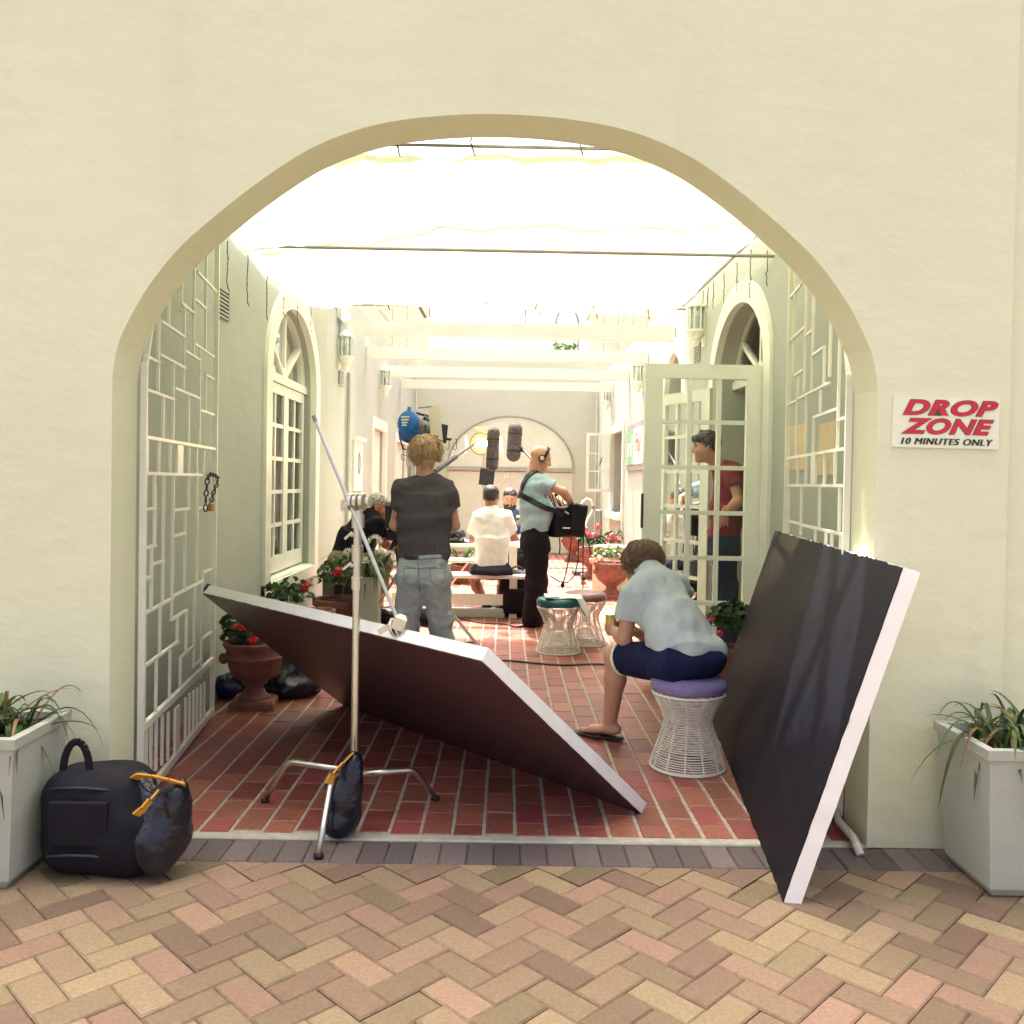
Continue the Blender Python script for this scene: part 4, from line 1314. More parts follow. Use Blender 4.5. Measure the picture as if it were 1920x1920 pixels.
sandbag('black sandbag lying under the tripod of the blue lamp', G(722, 1172), [(P(712, 1155, 7.9), (.16, .10, .085), None), (P(738, 1158, 7.9), (.12, .10, .08), None)], [])
sandbag('black sandbag resting on a lamp stand leg beyond the jeans', G(803, 1178), [(P(795, 1155, 7.6), (.13, .10, .09), None), (P(818, 1163, 7.6), (.10, .09, .07), None)], [])

# ---------------------------------------------------------------- wire stools
wire = M('white_wire', (.76, .75, .66), .4, .05, 20, .05)
def stool(base, label, cush_mat, hs=.374):
    t = thing('wire_stool', label, 'stool', base, 'white wire stools')
    bx_, by_ = base[0], base[1]
    zp = [0.0, .06, .13, .19, .235, .28, .33, hs]
    rp = [.183, .165, .141, .122, .113, .128, .154, .178]
    rad = lambda z: float(np.interp(z, zp, rp))
    circ = lambda r, z, n=32: [(bx_ + r * math.cos(2 * math.pi * k / n), by_ + r * math.sin(2 * math.pi * k / n), z) for k in range(n)]
    MB().tube(circ(rad(0), .007), .006, 7, closed=True).build('base_ring', wire, t, smooth=True)
    MB().tube(circ(rad(hs), hs), .0065, 7, closed=True).build('rim_ring', wire, t, smooth=True)
    for k in range(12):
        a = 2 * math.pi * (k + .5) / 12
        MB().tube([(bx_ + rad(z) * math.cos(a), by_ + rad(z) * math.sin(a), z) for z in np.linspace(.006, hs, 15)], .0042, 6).build('rib', wire, t, smooth=True)
    m = MB()
    z = .016
    while z < hs - .01:
        m.tube(circ(rad(z) + .005, z, 26), .0029, 4, closed=True)
        z += rnd.uniform(.0098, .0122)
    m.build('wire_rings', wire, t, kind='stuff')
    pr = [(.02, hs + .008), (.15, hs + .008), (.178, hs + .014), (.188, hs + .034), (.186, hs + .055), (.172, hs + .074), (.14, hs + .083), (.02, hs + .088)]
    MB().lathe(pr, (bx_, by_, 0), 32).build('cushion', cush_mat, t, smooth=50)
    return t
sb1 = G(1288, 1437)
stool(sb1, 'white wire stool with lilac cushion under the bent-over sitting man', M('lilac_cloth', (.20, .165, .34), .9, .15, 30, .6, 200))
sb2 = G(1046, 1222)
stool(sb2, 'white wire stool with teal cushion and a pale cloth over it', M('teal_vinyl', (.012, .115, .14), .35, .1, 10, .1))
sb3 = G(1096, 1207)
stool(sb3, 'white wire stool with mauve cushion just behind the teal one', M('mauve_vinyl', (.23, .115, .115), .45, .1, 10, .1))
# cloth lying over the teal stool and hanging down at its side
tw = M('towel_pale', (.66, .69, .62), .95, .08, 12, .5, 120)
q = []
NA, NB = 34, 18
ztop = .374 + .094
for i in range(NA + 1):
    s_ = -.12 + .46 * i / NA
    for j in range(NB + 1):
        w = -.15 + .25 * j / NB + .03 * math.sin(5 * s_)
        edge = math.sqrt(max(.0, .19 ** 2 - min(.19, abs(w)) ** 2))
        over = max(0, s_ - edge)
        x = s_ if over == 0 else edge + .45 * over
        z = ztop - .86 * over + .004 * math.sin(30 * s_ + 9 * w) + .007 * math.sin(21 * w + 3 * s_) * (1 + 4 * min(over, .15)) - .012 * max(0, abs(w + .02) - .12) * 8
        q.append((sb2[0] + x, sb2[1] + w + .05 * over * math.sin(13 * w), z))
m = MB(); f = []
for i in range(NA):
    for j in range(NB):
        a = i * (NB + 1) + j; f.append((a, a + NB + 1, a + NB + 2, a + 1))
n0 = len(q); q2 = q + [(a, b, c - .006) for (a, b, c) in q]
f2 = f + [tuple(i + n0 for i in t[::-1]) for t in f]
rim_ = [j for j in range(NB + 1)] + [i * (NB + 1) + NB for i in range(1, NA + 1)] + [NA * (NB + 1) + j for j in range(NB - 1, -1, -1)] + [i * (NB + 1) for i in range(NA - 1, 0, -1)]
f2 += [(rim_[k], rim_[(k + 1) % len(rim_)], rim_[(k + 1) % len(rim_)] + n0, rim_[k] + n0) for k in range(len(rim_))]
m.add(q2, f2)
o = m.build('cloth', tw, None, smooth=40, loc=(sb2[0], sb2[1], ztop))
tag(o, 'pale folded cloth draped over the teal stool cushion', 'cloth')

# ---------------------------------------------------------------- pots and plants
def urn(label, base, r=.19, h=.40, group=None, plinth=True, name='urn'):
    t = thing(name, label, 'pot', base)
    k = h / .40
    m = MB()
    n = 40
    prof = [(.098, .052), (.098, .062), (.078, .078), (.06, .095), (.055, .12), (.06, .135), (.078, .142), (.078, .15), (.10, .168), (.137, .20), (.163, .245), (.170, .285), (.186, .298), (.188, .31), (.178, .318), (.176, .35), (.19, .366), (.197, .378), (.197, .396), (.185, .40), (.172, .396), (.165, .36), (.03, .35)]
    vs_ = []
    for (q_, z) in prof:
        for i in range(n):
            w = 2 * math.pi * i / n
            rip = 1 + (.028 * math.cos(10 * w) if .16 < z < .29 else 0)
            vs_.append((base[0] + q_ * rip * r / .197 * math.cos(w), base[1] + q_ * rip * r / .197 * math.sin(w), z * k))
    mm = len(prof)
    m.add(vs_, [(i * n + j, i * n + (j + 1) % n, (i + 1) * n + (j + 1) % n, (i + 1) * n + j) for i in range(mm - 1) for j in range(n)] + [tuple((mm - 1) * n + j for j in range(n))])
    m.build('bowl', terracotta, t, smooth=45)
    if plinth:
        MB().box((base[0], base[1], .026 * k), (.27 * r / .197, .27 * r / .197, .052 * k), Rz(.12), ch=.012).build('plinth', terracotta, t)
    for a in (.35, 3.5):
        c_ = A(base[0] + .19 * r / .197 * math.cos(a), base[1] + .19 * r / .197 * math.sin(a), .30 * k)
        MB().ball(c_, (.03, .03, .035), 10, 7).build('lug', terracotta, t, smooth=True)
    MB().lathe([(.02, .388 * k), (.168 * r / .197, .382 * k)], (base[0], base[1], 0), 24).build('soil', soil, t)
    return t
def bowl_pot(label, base, r, h, mat=None):
    t = thing('bowl_pot', label, 'pot', base)
    pr = [(r * .62, 0), (r * .72, h * .15), (r * .88, h * .5), (r * .95, h * .84), (r * .95, h * .86), (r * 1.04, h * .87), (r * 1.05, h), (r * .95, h * 1.0), (r * .92, h * .9), (r * .1, h * .88)]
    MB().lathe(pr, base, 32).build('bowl', mat or terracotta, t, smooth=40)
    MB().lathe([(r * .05, h * .93), (r * .93, h * .91)], base, 20).build('soil', soil, t)
    return t
def leafmat(name, c, tr=.25):
    return M(name, c, .55, .35, 9, .2, 60, trans=tr, rand=.45)
g_leaf = leafmat('geranium_leaf', (.045, .105, .022))
g_leaf_d = leafmat('geranium_leaf_dark', (.025, .07, .018))
s_leaf = leafmat('strap_leaf', (.075, .13, .035))
dry_leaf = leafmat('dry_leaf', (.25, .17, .055))
stemm = M('stem_green', (.08, .11, .03), .7)
red_petal = M('red_petal', (.62, .025, .05), .6, .2, 40, .1, trans=.15)
pink_petal = M('pink_petal', (.62, .16, .22), .6, .2, 40, .1, trans=.15)
white_petal = M('white_petal', (.78, .77, .66), .6, .1, 40, .1, trans=.2)
def geranium(label, c, rad, n, flowers, leafm=None, petal=None, leaf_r=.026, seed=1):
    rs = random.Random(seed)
    t = thing('geranium', label, 'plant', c)
    m, st = MB(), MB()
    for i in range(n):
        w = rs.uniform(0, 6.283); q_ = rs.random() ** .5; hz = rs.uniform(-.25, 1)
        p = np.array(c) + A(rad[0] * q_ * math.cos(w), rad[1] * q_ * math.sin(w), rad[2] * hz * (1.1 - .45 * q_))
        nr = unit(A(math.cos(w) * q_ * .9 + rs.uniform(-.5, .5), math.sin(w) * q_ * .9 + rs.uniform(-.5, .5), .75 + rs.uniform(-.4, .3)))
        f_, l_, u2_ = frame(nr, (rs.uniform(-1, 1), rs.uniform(-1, 1), .3))
        r = leaf_r * rs.uniform(.6, 1.25)
        ring = []
        for k in range(9):
            a = 2 * math.pi * k / 9
            rr = r * (1 + .10 * math.cos(4.5 * a * 2)) * (.55 if k == 0 else 1)
            ring.append(p + l_ * rr * math.cos(a) + u2_ * rr * math.sin(a) + f_ * (.25 * r * math.cos(2 * a) + rs.uniform(-.1, .1) * r))
        m.add([p - f_ * r * .25] + ring, [(0, 1 + k, 1 + (k + 1) % 9) for k in range(9)])
        if i % 3 == 0:
            b = np.array(c) + A(rad[0] * .2 * math.cos(w), rad[1] * .2 * math.sin(w), -rad[2] * .3)
            st.tube([b, lerp(b, p, .5) + A(0, 0, .015), p], .0028, 5)
    m.build('foliage', leafm or g_leaf, t, kind='stuff')
    st.build('stems', stemm, t, kind='stuff')
    for (p, r) in flowers:
        h = MB()
        for k in range(26):
            d = unit(A(rs.gauss(0, 1), rs.gauss(0, 1), rs.gauss(.2, 1)))
            f_, l_, u2_ = frame(d, (rs.uniform(-1, 1), rs.uniform(-1, 1), .3))
            q_ = np.array(p) + d * r * rs.uniform(.6, 1)
            e = r * .42
            h.add([q_ - f_ * e * .2, q_ + l_ * e, q_ + (l_ + u2_) * e * .75, q_ + u2_ * e, q_ - l_ * e, q_ - (l_ + u2_) * e * .75, q_ - u2_ * e], [(0, 1, 2, 3), (0, 3, 4), (0, 4, 5, 6), (0, 6, 1)])
        fh = h.build('flower_head', petal or red_petal, t)
        b = np.array(c) + A(0, 0, 0)
        MB().tube([b, lerp(b, np.array(p), .6) + A(0, 0, .03), np.array(p) - A(0, 0, r * .6)], .003, 5).build('flower_stalk', stemm, t)
    return t
def strap(base, dirn, L, h, w, droop, seed=0):
    """one long arching leaf, slightly channelled"""
    m = MB(); n = 9
    d = unit(A(dirn[0], dirn[1], 0)); s = A(-d[1], d[0], 0)
    q_ = []
    for i in range(n + 1):
        t = i / n
        p = base + d * L * (t ** .9) + A(0, 0, h * (1 - (1 - t) ** 1.7) - droop * t ** 2.6)
        ww = w * (1 - .15 * t) * (1 - t ** 5) * .5 + .0006
        q_ += [p - s * ww + A(0, 0, ww * .5), p, p + s * ww + A(0, 0, ww * .5)]
    f = []
    for i in range(n):
        a = i * 3
        f += [(a, a + 1, a + 4, a + 3), (a + 1, a + 2, a + 5, a + 4)]
    return m.add(q_, f)
def strap_plant(label, base, n, Lr, hr, w, dr, seed, mats, spread=.06, category='plant', single=True, name='strap_leaf_plant', flowers=()):
    rs = random.Random(seed)
    t = thing(name, label, category, base)
    mb = MB()
    for i in range(n):
        a = rs.uniform(0, 6.283)
        b = np.array(base) + A(rs.uniform(-spread, spread), rs.uniform(-spread, spread), 0)
        s = strap(b, (math.cos(a), math.sin(a)), rs.uniform(*Lr), rs.uniform(*hr), w * rs.uniform(.7, 1.2), rs.uniform(*dr))
        if single: s.build('leaf', rs.choice(mats), t, smooth=60)
        else: mb.add(s.v, s.f)
    if not single: mb.build('foliage', mats[0], t, smooth=60, kind='stuff')
    for (p, r) in flowers:
        h = MB()
        for k in range(16):
            d = unit(A(rs.gauss(0, 1), rs.gauss(0, 1), abs(rs.gauss(.2, .8))))
            f_, l_, u2_ = frame(d, (.1, .3, 1))
            o0 = np.array(p) + d * r
            for j in range(5):
                w_ = 6.283 * j / 5
                e = l_ * math.cos(w_) + u2_ * math.sin(w_); e2 = l_ * math.cos(w_ + .5) + u2_ * math.sin(w_ + .5)
                h.add([o0 - d * r * .45, o0 + e * r * .3, o0 + d * r * .12 + (e + e2) * r * .25, o0 + e2 * r * .3], [(0, 1, 2, 3)])
        h.build('flower_head', white_petal, t)
        MB().tube([np.array(base), lerp(np.array(base), np.array(p), .6) + A(0, 0, .03), np.array(p)], .005, 6).build('flower_stalk', stemm, t)
    return t
# near urn with red geranium
ub = G(477, 1324)
urn('terracotta urn on a square foot beside the open gate', ub, .19, .405)
geranium('dark leafy geranium with red blooms in the urn by the gate', (ub[0] - .06, ub[1] + .01, .46), (.16, .15, .12), 130, [(P(455, 1175, 5.22), .028), (P(474, 1199, 5.18), .034), (P(440, 1176, 5.25), .02)], g_leaf_d, seed=3)
# pots along the wall under the window
def base_at(px, Y): 
    p = P(px, 1000, Y); return A(p[0], Y, 0)
b1 = base_at(542, 6.35)
bowl_pot('terracotta pot under the window half hidden behind the tilted board', b1, .15, .46)
geranium('straggly geranium with one pink-red bloom under the window', (b1[0], b1[1], .56), (.20, .12, .14), 70, [(P(572, 1099, 6.25), .035)], g_leaf, seed=5)
b2 = base_at(596, 6.75)
bowl_pot('small pale-rimmed terracotta bowl holding bare soil', b2, .135, .40, M('terracotta_pale', (.34, .18, .12), .8, .25, 14, .5, 70))
b3 = base_at(643, 7.45)
bowl_pot('wide terracotta bowl pot behind the chrome pole', b3, .235, .395)
geranium('bushy green geranium with one red bloom in the wide bowl pot', (b3[0] + .03, b3[1], .56), (.24, .2, .20), 170, [(P(634, 1072, 7.2), .045)], g_leaf, seed=8)
pl_w = plaster('planter_white', (.44, .47, .38), .12)
pb = base_at(690, 7.15)
t = thing('square_planter', 'pale square column planter beside the tripod of the blue lamp', 'planter', pb)
MB().box(pb + A(0, 0, .31), (.2, .2, .62), ch=.01).build('body', pl_w, t)
MB().box(pb + A(0, 0, .622), (.16, .16, .004)).build('soil', soil, t)
strap_plant('white-flowered plant with long arching leaves in the column planter', pb + A(0, 0, .60), 60, (.12, .42), (.10, .34), .022, (.05, .36), 4, [s_leaf, s_leaf, g_leaf_d], .07, single=True,
            flowers=[(P(654, 1038, 7.0), .042), (P(703, 1016, 7.1), .055), (P(690, 1056, 6.95), .048), (P(731, 1042, 7.1), .04), (P(712, 1037, 7.2), .035)])
# plants on the other side, near the open door
def side_pot(px, py, r, h, lab, plab, seed, petal, fl, nleaf, lm):
    b = G(px, py)
    urn(lab, b, r, h)
    geranium(plab, (b[0], b[1], h + .09), (r * 1.05, r * .9, .12), nleaf, [(P(x, y, b[1] - .1), s) for (x, y, s) in fl], lm, petal, seed=seed, leaf_r=.03)
side_pot(1146, 1121, .235, .44, 'large ribbed terracotta urn in front of the pale stone block', 'geranium with pale pink blooms in the large ribbed urn', 11, M('blush_petal', (.72, .42, .36), .6, .1, 40, .1, trans=.15), [(1110, 1052, .04), (1125, 1049, .04), (1160, 1045, .05), (1150, 1058, .03)], 90, leafmat('pale_leaf', (.11, .16, .05)))
side_pot(1108, 1084, .20, .46, 'terracotta urn with pink geranium below the garden tap', 'pink-flowered geranium in the urn below the garden tap', 12, pink_petal, [(1102, 1001, .05), (1122, 987, .05), (1098, 992, .04), (1110, 1005, .05), (1118, 1003, .04)], 100, g_leaf_d)
side_pot(1074, 1052, .22, .5, 'terracotta urn farthest back beyond the mixer bag', 'dry leafy plant in the farthest terracotta urn', 13, pink_petal, [], 30, g_leaf)
b = base_at(1152, 13.4)
bowl_pot('low terracotta pot against the window trim at the back', b, .2, .42)
geranium('pink-flowered geranium at the back against the window trim', (b[0], b[1], .55), (.3, .2, .16), 80, [(P(1148, 1006, 13.2), .06), (P(1157, 1011, 13.2), .05), (P(1138, 1013, 13.2), .04)], g_leaf, pink_petal, seed=14, leaf_r=.035)
sb = base_at(1150, 11.5)
MB().box
stn = M('stone_block', (.60, .50, .34), .85, .08, 6, .3, 90)
o = MB().box(sb + A(0, 0, .30), (.40, .34, .60), Rz(.55), ch=.015).build('stone_block', stn, None, loc=sb)
tag(o, 'pale stone pedestal block behind the large ribbed urn', 'pedestal')
tb = G(1095, 1078)
o = MB().box(tb + A(0, 0, .035), (.34, .26, .07), Rz(.05), ch=.01).build('plant_tray', M('tray_slate', (.06, .07, .085), .6), None, loc=tb)
tag(o, 'shallow slate blue tray on the floor in front of the urns', 'tray')
b = base_at(1372, 5.62)
bowl_pot('terracotta pot between the sitting man and the black board', b, .15, .37)
geranium('dense dark geranium with two pink blooms at the foot of the glazed door', (b[0], b[1], .52), (.15, .13, .16), 130, [(P(1335, 1160, 5.5), .022), (P(1350, 1188, 5.5), .024)], g_leaf_d, M('rose_petal', (.6, .08, .14), .6, trans=.15), seed=21)
b = base_at(868, 12.2)
bowl_pot('low terracotta pot on the far side of the picnic table', b, .2, .25)
strap_plant('fan of long green leaves seen under the picnic table', b + A(0, 0, .22), 26, (.2, .55), (.15, .42), .05, (.05, .3), 9, [s_leaf], .05)
# square planters either side of the arch
def big_planter(label, xc, yc, plabel, seed):
    t = thing('tall_planter', label, 'planter', (xc, yc, 0))
    m = MB(); hh = .52; a, b = .155, .185
    pts = []
    for (z, q_) in ((0.0, a - .02), (.03, a), (hh - .04, b - .003), (hh - .035, b + .006), (hh, b + .008), (hh, b - .025), (hh - .07, b - .03)):
        pts.append((z, q_))
    n = len(pts); vs_ = []
    for (z, q_) in pts:
        c8 = .02
        for (i, j) in ((-1, -1), (1, -1), (1, 1), (-1, 1)):
            if i * j > 0: vs_ += [(xc + i * q_, yc + j * (q_ - c8), z), (xc + i * (q_ - c8), yc + j * q_, z)] if i < 0 and False else []
            vs_ += [(xc + i * q_, yc + j * q_, z)] if True else []
    vs_ = [(xc + i * q_, yc + j * q_, z) for (z, q_) in pts for (i, j) in ((-1, -1), (0, -1), (1, -1), (1, 0), (1, 1), (0, 1), (-1, 1), (-1, 0))]
    m.add(vs_, [(i * 8 + k, i * 8 + (k + 1) % 8, i * 8 + 8 + (k + 1) % 8, i * 8 + 8 + k) for i in range(n - 1) for k in range(8)] + [tuple(range(8))[::-1], tuple((n - 1) * 8 + k for k in range(8))])
    m.build('body', pl_w, t)
    s = MB()
    rs = random.Random(seed)
    for k in range(160):
        s.ball((xc + rs.uniform(-.14, .14), yc + rs.uniform(-.14, .14), hh - .05 + rs.uniform(0, .02)), rs.uniform(.006, .014), 5, 4)
    s.build('bark_mulch', M('bark', (.10, .065, .04), .9, .5, 40), t, kind='stuff')
    strap_plant(plabel, A(xc, yc, hh - .05), 130, (.06, .30), (.04, .22), .0165, (.02, .36), seed, [s_leaf, s_leaf, s_leaf, leafmat('strap_leaf_dark', (.04, .075, .03)), dry_leaf], .10)
big_planter('tall pale square planter in front of the wall below the DROP ZONE sign', 1.845, 3.145, 'spiky green plant with long drooping leaves below the DROP ZONE sign', 31)
big_planter('tall pale square planter beside the black duffel bag', -1.80, 3.10, 'spiky plant of long leaves above the planter by the duffel bag', 37)

# ---------------------------------------------------------------- picnic table, things on it and round it
tab = thing('picnic_table', 'white picnic table with attached bench at the middle of the courtyard', 'table', (-.45, 9.9, 0))
x0, x1 = -1.15, .235
for k in range(4):
    MB().box(((x0 + x1) / 2, 9.68 + k * .17, .705), (x1 - x0, .16, .035), ch=.004).build('plank', white, tab)
for y in (9.02, 9.17):
    MB().box(((x0 + x1) / 2, y, .435), (x1 - x0 + .02, .14, .035), ch=.004).build('bench_plank', white, tab)
for y in (10.72, 10.87):
    MB().box(((x0 + x1) / 2, y, .435), (x1 - x0 + .02, .14, .035), ch=.004).build('bench_plank', white, tab)
MB().box(((x0 + x1) / 2 - .12, 9.06, .19), (x1 - x0 - .24, .03, .11)).build('stretcher', white, tab)
MB().box(((x0 + x1) / 2 - .12, 9.10, .05), (x1 - x0 - .2, .09, .09)).build('foot_board', M('paint_worn', (.42, .44, .40), .7), tab)
for x in (-.95, .10):
    for y in (9.72, 10.14):
        MB().box((x, y, .345), (.085, .05, .685)).build('leg', white, tab)
    MB().box((x, 9.95, .39), (.05, 1.9, .08)).build('bearer', white, tab)
    for y in (9.1, 10.8):
        MB().box((x, y, .20), (.08, .05, .40)).build('leg', white, tab)
h = P(851, 1000, 9.75)
t = thing('crash_helmet', 'glossy black helmet lying on the picnic table beside the grey shirt', 'helmet', (h[0], h[1], .723))
s = Sdf().ell((h[0], h[1], .80), (.13, .12, .10)).ell((h[0] - .02, h[1] + .02, .77), (.14, .12, .06), k=.03); s.cut((0, 0, .726), (0, 0, -1)).noise(.004, 30, 3)
sdf_obj('shell', M('gloss_black', (.008, .008, .012), .1, .2, 10, .15, 30), t, (s, .01))
o = MB().box(P(876, 1012, 9.75) * A(1, 1, 0) + A(0, 0, .733), (.14, .07, .02), Rz(.2), ch=.004).build('wallet', black)
tag(o, 'small flat dark object on the picnic table near the helmet', 'wallet')
c = G(965, 1158)
t = thing('equipment_case', 'upright black equipment case on the floor behind the mixing man', 'case', c)
s = Sdf().box((c[0] + .02, c[1] + .12, .24), (.19, .12, .24), Rz(.1), r=.05).box((c[0] + .02, c[1] - .01, .17), (.15, .05, .13), Rz(.1), r=.03).noise(.003, 30, 5); s.cut((0, 0, .004), (0, 0, -1))
sdf_obj('case_body', blackcloth, t, (s, .011))
MB().tube([c + A(.02 + .06 * math.cos(w), .12, .48 + .04 * math.sin(w)) for w in np.linspace(0, math.pi, 8)], .012, 6).build('handle', black, t)
# cables on the floor
cab = M('cable_black', (.012, .011, .013), .5)
def cable(label, pts, r=.006, z=.008, name='floor_cable'):
    P_ = [G(*p) + A(0, 0, z) for p in pts]
    out = []
    for i in range(len(P_) - 1):
        p0, p1, p2, p3 = P_[max(i - 1, 0)], P_[i], P_[i + 1], P_[min(i + 2, len(P_) - 1)]
        for t in np.linspace(0, 1, 7)[:-1]:
            out.append(.5 * ((2 * p1) + (-p0 + p2) * t + (2 * p0 - 5 * p1 + 4 * p2 - p3) * t * t + (-p0 + 3 * p1 - 3 * p2 + p3) * t ** 3))
    o = MB().tube(out + [P_[-1]], r, 7).build(name, cab, None, smooth=True, loc=P_[0])
    tag(o, label, 'cable')
cable('thick black cable crossing the red bricks in front of the teal stool', [(895, 1238), (920, 1240), (960, 1241), (1010, 1246), (1060, 1249), (1120, 1247), (1180, 1252), (1230, 1246)], .0075)
cable('thin dark cable looping on the bricks beside the bench foot', [(842, 1146), (862, 1160), (900, 1169), (940, 1171), (968, 1176), (982, 1172), (966, 1168), (955, 1173), (975, 1177), (1000, 1168)], .006)
cable('thin dark cable on the bricks near the tripod foot', [(868, 1207), (885, 1206), (897, 1212), (906, 1226)], .006)
cable('thin cable running across the floor behind the mixing man', [(1030, 1066), (1055, 1066), (1085, 1066), (1120, 1070)], .008)

# ---------------------------------------------------------------- film lamps, microphones, camera
blue = M('lamp_blue', (.012, .135, .44), .4, .1, 12, .1, 60)
L0 = P(764, 792, 6.85)
dax = unit(A(.48, .86, -.16))
f_, l_, u_ax = frame(dax, (0, 0, 1))
RL = np.stack([l_, u_ax, f_], 1)
lamp = thing('film_lamp', 'blue-backed film lamp with barn doors and white diffusion above the grey shirt', 'film light', L0)
k = .97
MB().lathe([(.01, -.022), (.07, -.02), (.088, -.010), (.092, 0), (.092, .03)], L0, 24, sy=1.06, R=RL).build('back_shell', blue, lamp, smooth=35)
MB().lathe([(.02, -.012), (.072, -.01), (.078, 0), (.080, .10)], L0 - u_ax * .075 + f_ * .004, 20, R=RL).build('lower_shell', M('lamp_blue_dark', (.008, .06, .27), .4), lamp, smooth=35)
for j in range(4):
    q_ = L0 - f_ * .034 + u_ax * (.035 - .022 * j) + l_ * .0
    MB().box(q_, (.075 - .012 * j, .010, .012), RL).build('vent_slot', white, lamp)
MB().tube([L0 + u_ax * .09, L0 + u_ax * .12 + f_ * .005], .016, 8).build('top_lug', blue, lamp)
for j in range(7):
    MB().lathe([(.07, 0), (.088, .004), (.088, .018), (.07, .022)], L0 + f_ * (.035 + .027 * j) - u_ax * .02, 20, R=RL).build('cooling_rib', grey_metal, lamp, smooth=30)
MB().lathe([(.075, 0), (.075, .2)], L0 + f_ * .03 - u_ax * .02, 16, R=RL).build('barrel', grey_metal, lamp, smooth=30)
e0 = L0 + f_ * .235 - u_ax * .02
MB().lathe([(.1, 0), (.108, .0), (.108, .02), (.085, .02)], e0, 20, R=RL).build('front_ring', black, lamp, smooth=30)
for (a, s) in ((l_, -1), (l_, 1), (u_ax, 1), (u_ax, -1)):
    b = u_ax if a is l_ else l_
    c0_ = e0 + a * s * .10 + f_ * .02
    m = MB(); m.add(*box8(c0_ + f_ * .045 + a * s * .025, unit(f_ + a * s * .55), b, np.cross(unit(f_ + a * s * .55), b), .10, .15, .004))
    m.build('barn_door', black, lamp)
MB().tube([L0 - l_ * .10 + f_ * .1, L0 - l_ * .125 + f_ * .09 - u_ax * .1, L0 - l_ * .08 + f_ * .09 - u_ax * .19, L0 + f_ * .09 - u_ax * .205, L0 + l_ * .08 + f_ * .09 - u_ax * .19, L0 + l_ * .125 + f_ * .09 - u_ax * .1, L0 + l_ * .10 + f_ * .1], .007, 6).build('yoke', black, lamp)
for (s0, s1) in ((-.09, .09), (-.05, -.02), (.04, .1)):
    MB().tube([L0 + f_ * .05 + u_ax * .09 + l_ * s0 * .4, L0 + f_ * .14 + u_ax * .085 + l_ * s0, L0 + f_ * .22 + u_ax * .03 + l_ * s1, L0 + f_ * .24 - u_ax * .09 + l_ * s1], .006, 6).build('wire_guard', black, lamp)
ds = [P(803, 766, 6.88), P(824, 757, 6.94), P(833, 852, 6.94), P(813, 862, 6.88)]
dd = unit(np.cross(ds[1] - ds[0], ds[2] - ds[0]))
MB().poly_extrude(ds, dd * .003).build('diffusion_sheet', M('diffusion', (.8, .78, .66), .7, .03, 4, .2, 20, trans=.5), lamp)
MB().bar(P(785, 765, 7.0), P(808, 762, 7.15), .012, .012).build('clip', grey_metal, lamp)
hk = P(855, 825, 7.1)
m = MB().tube([P(826, 822, 7.15), P(846, 824, 7.12)], .012, 6)
m.build('bracket_grip', black, lamp)
for (a, b) in ((842, 834), (856, 834)):
    MB().tube([P(a - 3, 823, 7.1), P(b + (a - 842) + 8, 823, 7.1), P(b + (a - 842) + 8, 841, 7.1), P(b + (a - 842) + 5, 844, 7.1), P(b + (a - 842) + 2, 841, 7.1), P(b + (a - 842) + 2, 838, 7.1)], .003, 5).build('hook', black, lamp)
ls = thing('lamp_tripod', 'chrome tripod stand carrying the blue film lamp', 'light stand', A(P(767, 900, 6.93)[0], 6.93, 0))
sx2, sy2 = ls.location.x, 6.93
zt = P(767, 838, 6.93)[2]
MB().tube([(sx2, sy2, .45), (sx2, sy2, zt - .1)], .015, 12).build('pole', chrome, ls)
MB().box((sx2, sy2, zt - .08), (.05, .05, .15), ch=.006).build('top_casting', chrome, ls)
MB().tube([(sx2 - .02, sy2 - .01, zt - .07), (sx2 - .06, sy2 - .02, zt - .06), (sx2 - .06, sy2 - .02, zt - .1), (sx2 - .03, sy2 - .02, zt - .105)], .005, 6).build('crank', grey_metal, ls)
MB().tube([(sx2, sy2, zt - .03), (sx2 + .01, sy2 + .02, zt + .03)], .014, 8).build('spigot', chrome, ls)
for ft in (G(914, 1238), G(664, 1212), A(sx2 + .05, 7.55, 0)):
    lg = MB().tube([A(sx2, sy2, .80), ft + A(0, 0, .02)], .012, 10).build('leg', chrome, ls)
    MB().tube([A(sx2, sy2, .42), lerp(A(sx2, sy2, .8), ft, .55)], .006, 6).build('brace', chrome, ls)
    MB().ball(ft + A(0, 0, .018), .018, 8, 6).build('foot_cap', black, lg)
MB().tube([(sx2, sy2, .38), (sx2, sy2, .46)], .02, 10).build('spreader_collar', chrome, ls)
# lit lamp beyond the table
W0 = P(902, 832, 11.4)
l2_ = thing('lit_lamp', 'glowing tungsten film lamp with a tan barn door behind the microphones', 'film light', W0)
fd = unit(A(-.06, -1, -.08)); ff_, fl_, fu_ = frame(fd, (0, 0, 1)); RW_ = np.stack([fl_, fu_, ff_], 1)
MB().lathe([(.03, -.24), (.11, -.22), (.15, -.12), (.15, 0), (.135, 0)], W0, 20, R=RW_, cap=False).build('housing', grey_metal, l2_, smooth=35)
MB().lathe([(.003, 0), (.136, 0)], W0 - ff_ * .01, 20, R=RW_, cap=False).build('lens', emit('lamp_glow', (1.0, .56, .16), .32), l2_)
MB().lathe([(.003, 0), (.078, 0)], W0 - ff_ * .004, 20, R=RW_, cap=False).build('filament_glow', emit('filament', (1.0, .80, .42), 12), l2_)
tan = M('barn_tan', (.34, .22, .10), .5)
MB().poly_extrude([P(933, 822, 11.3), P(941, 816, 11.1), P(943, 858, 11.1), P(933, 852, 11.3)], (.0, .012, 0)).build('barn_door', tan, l2_)
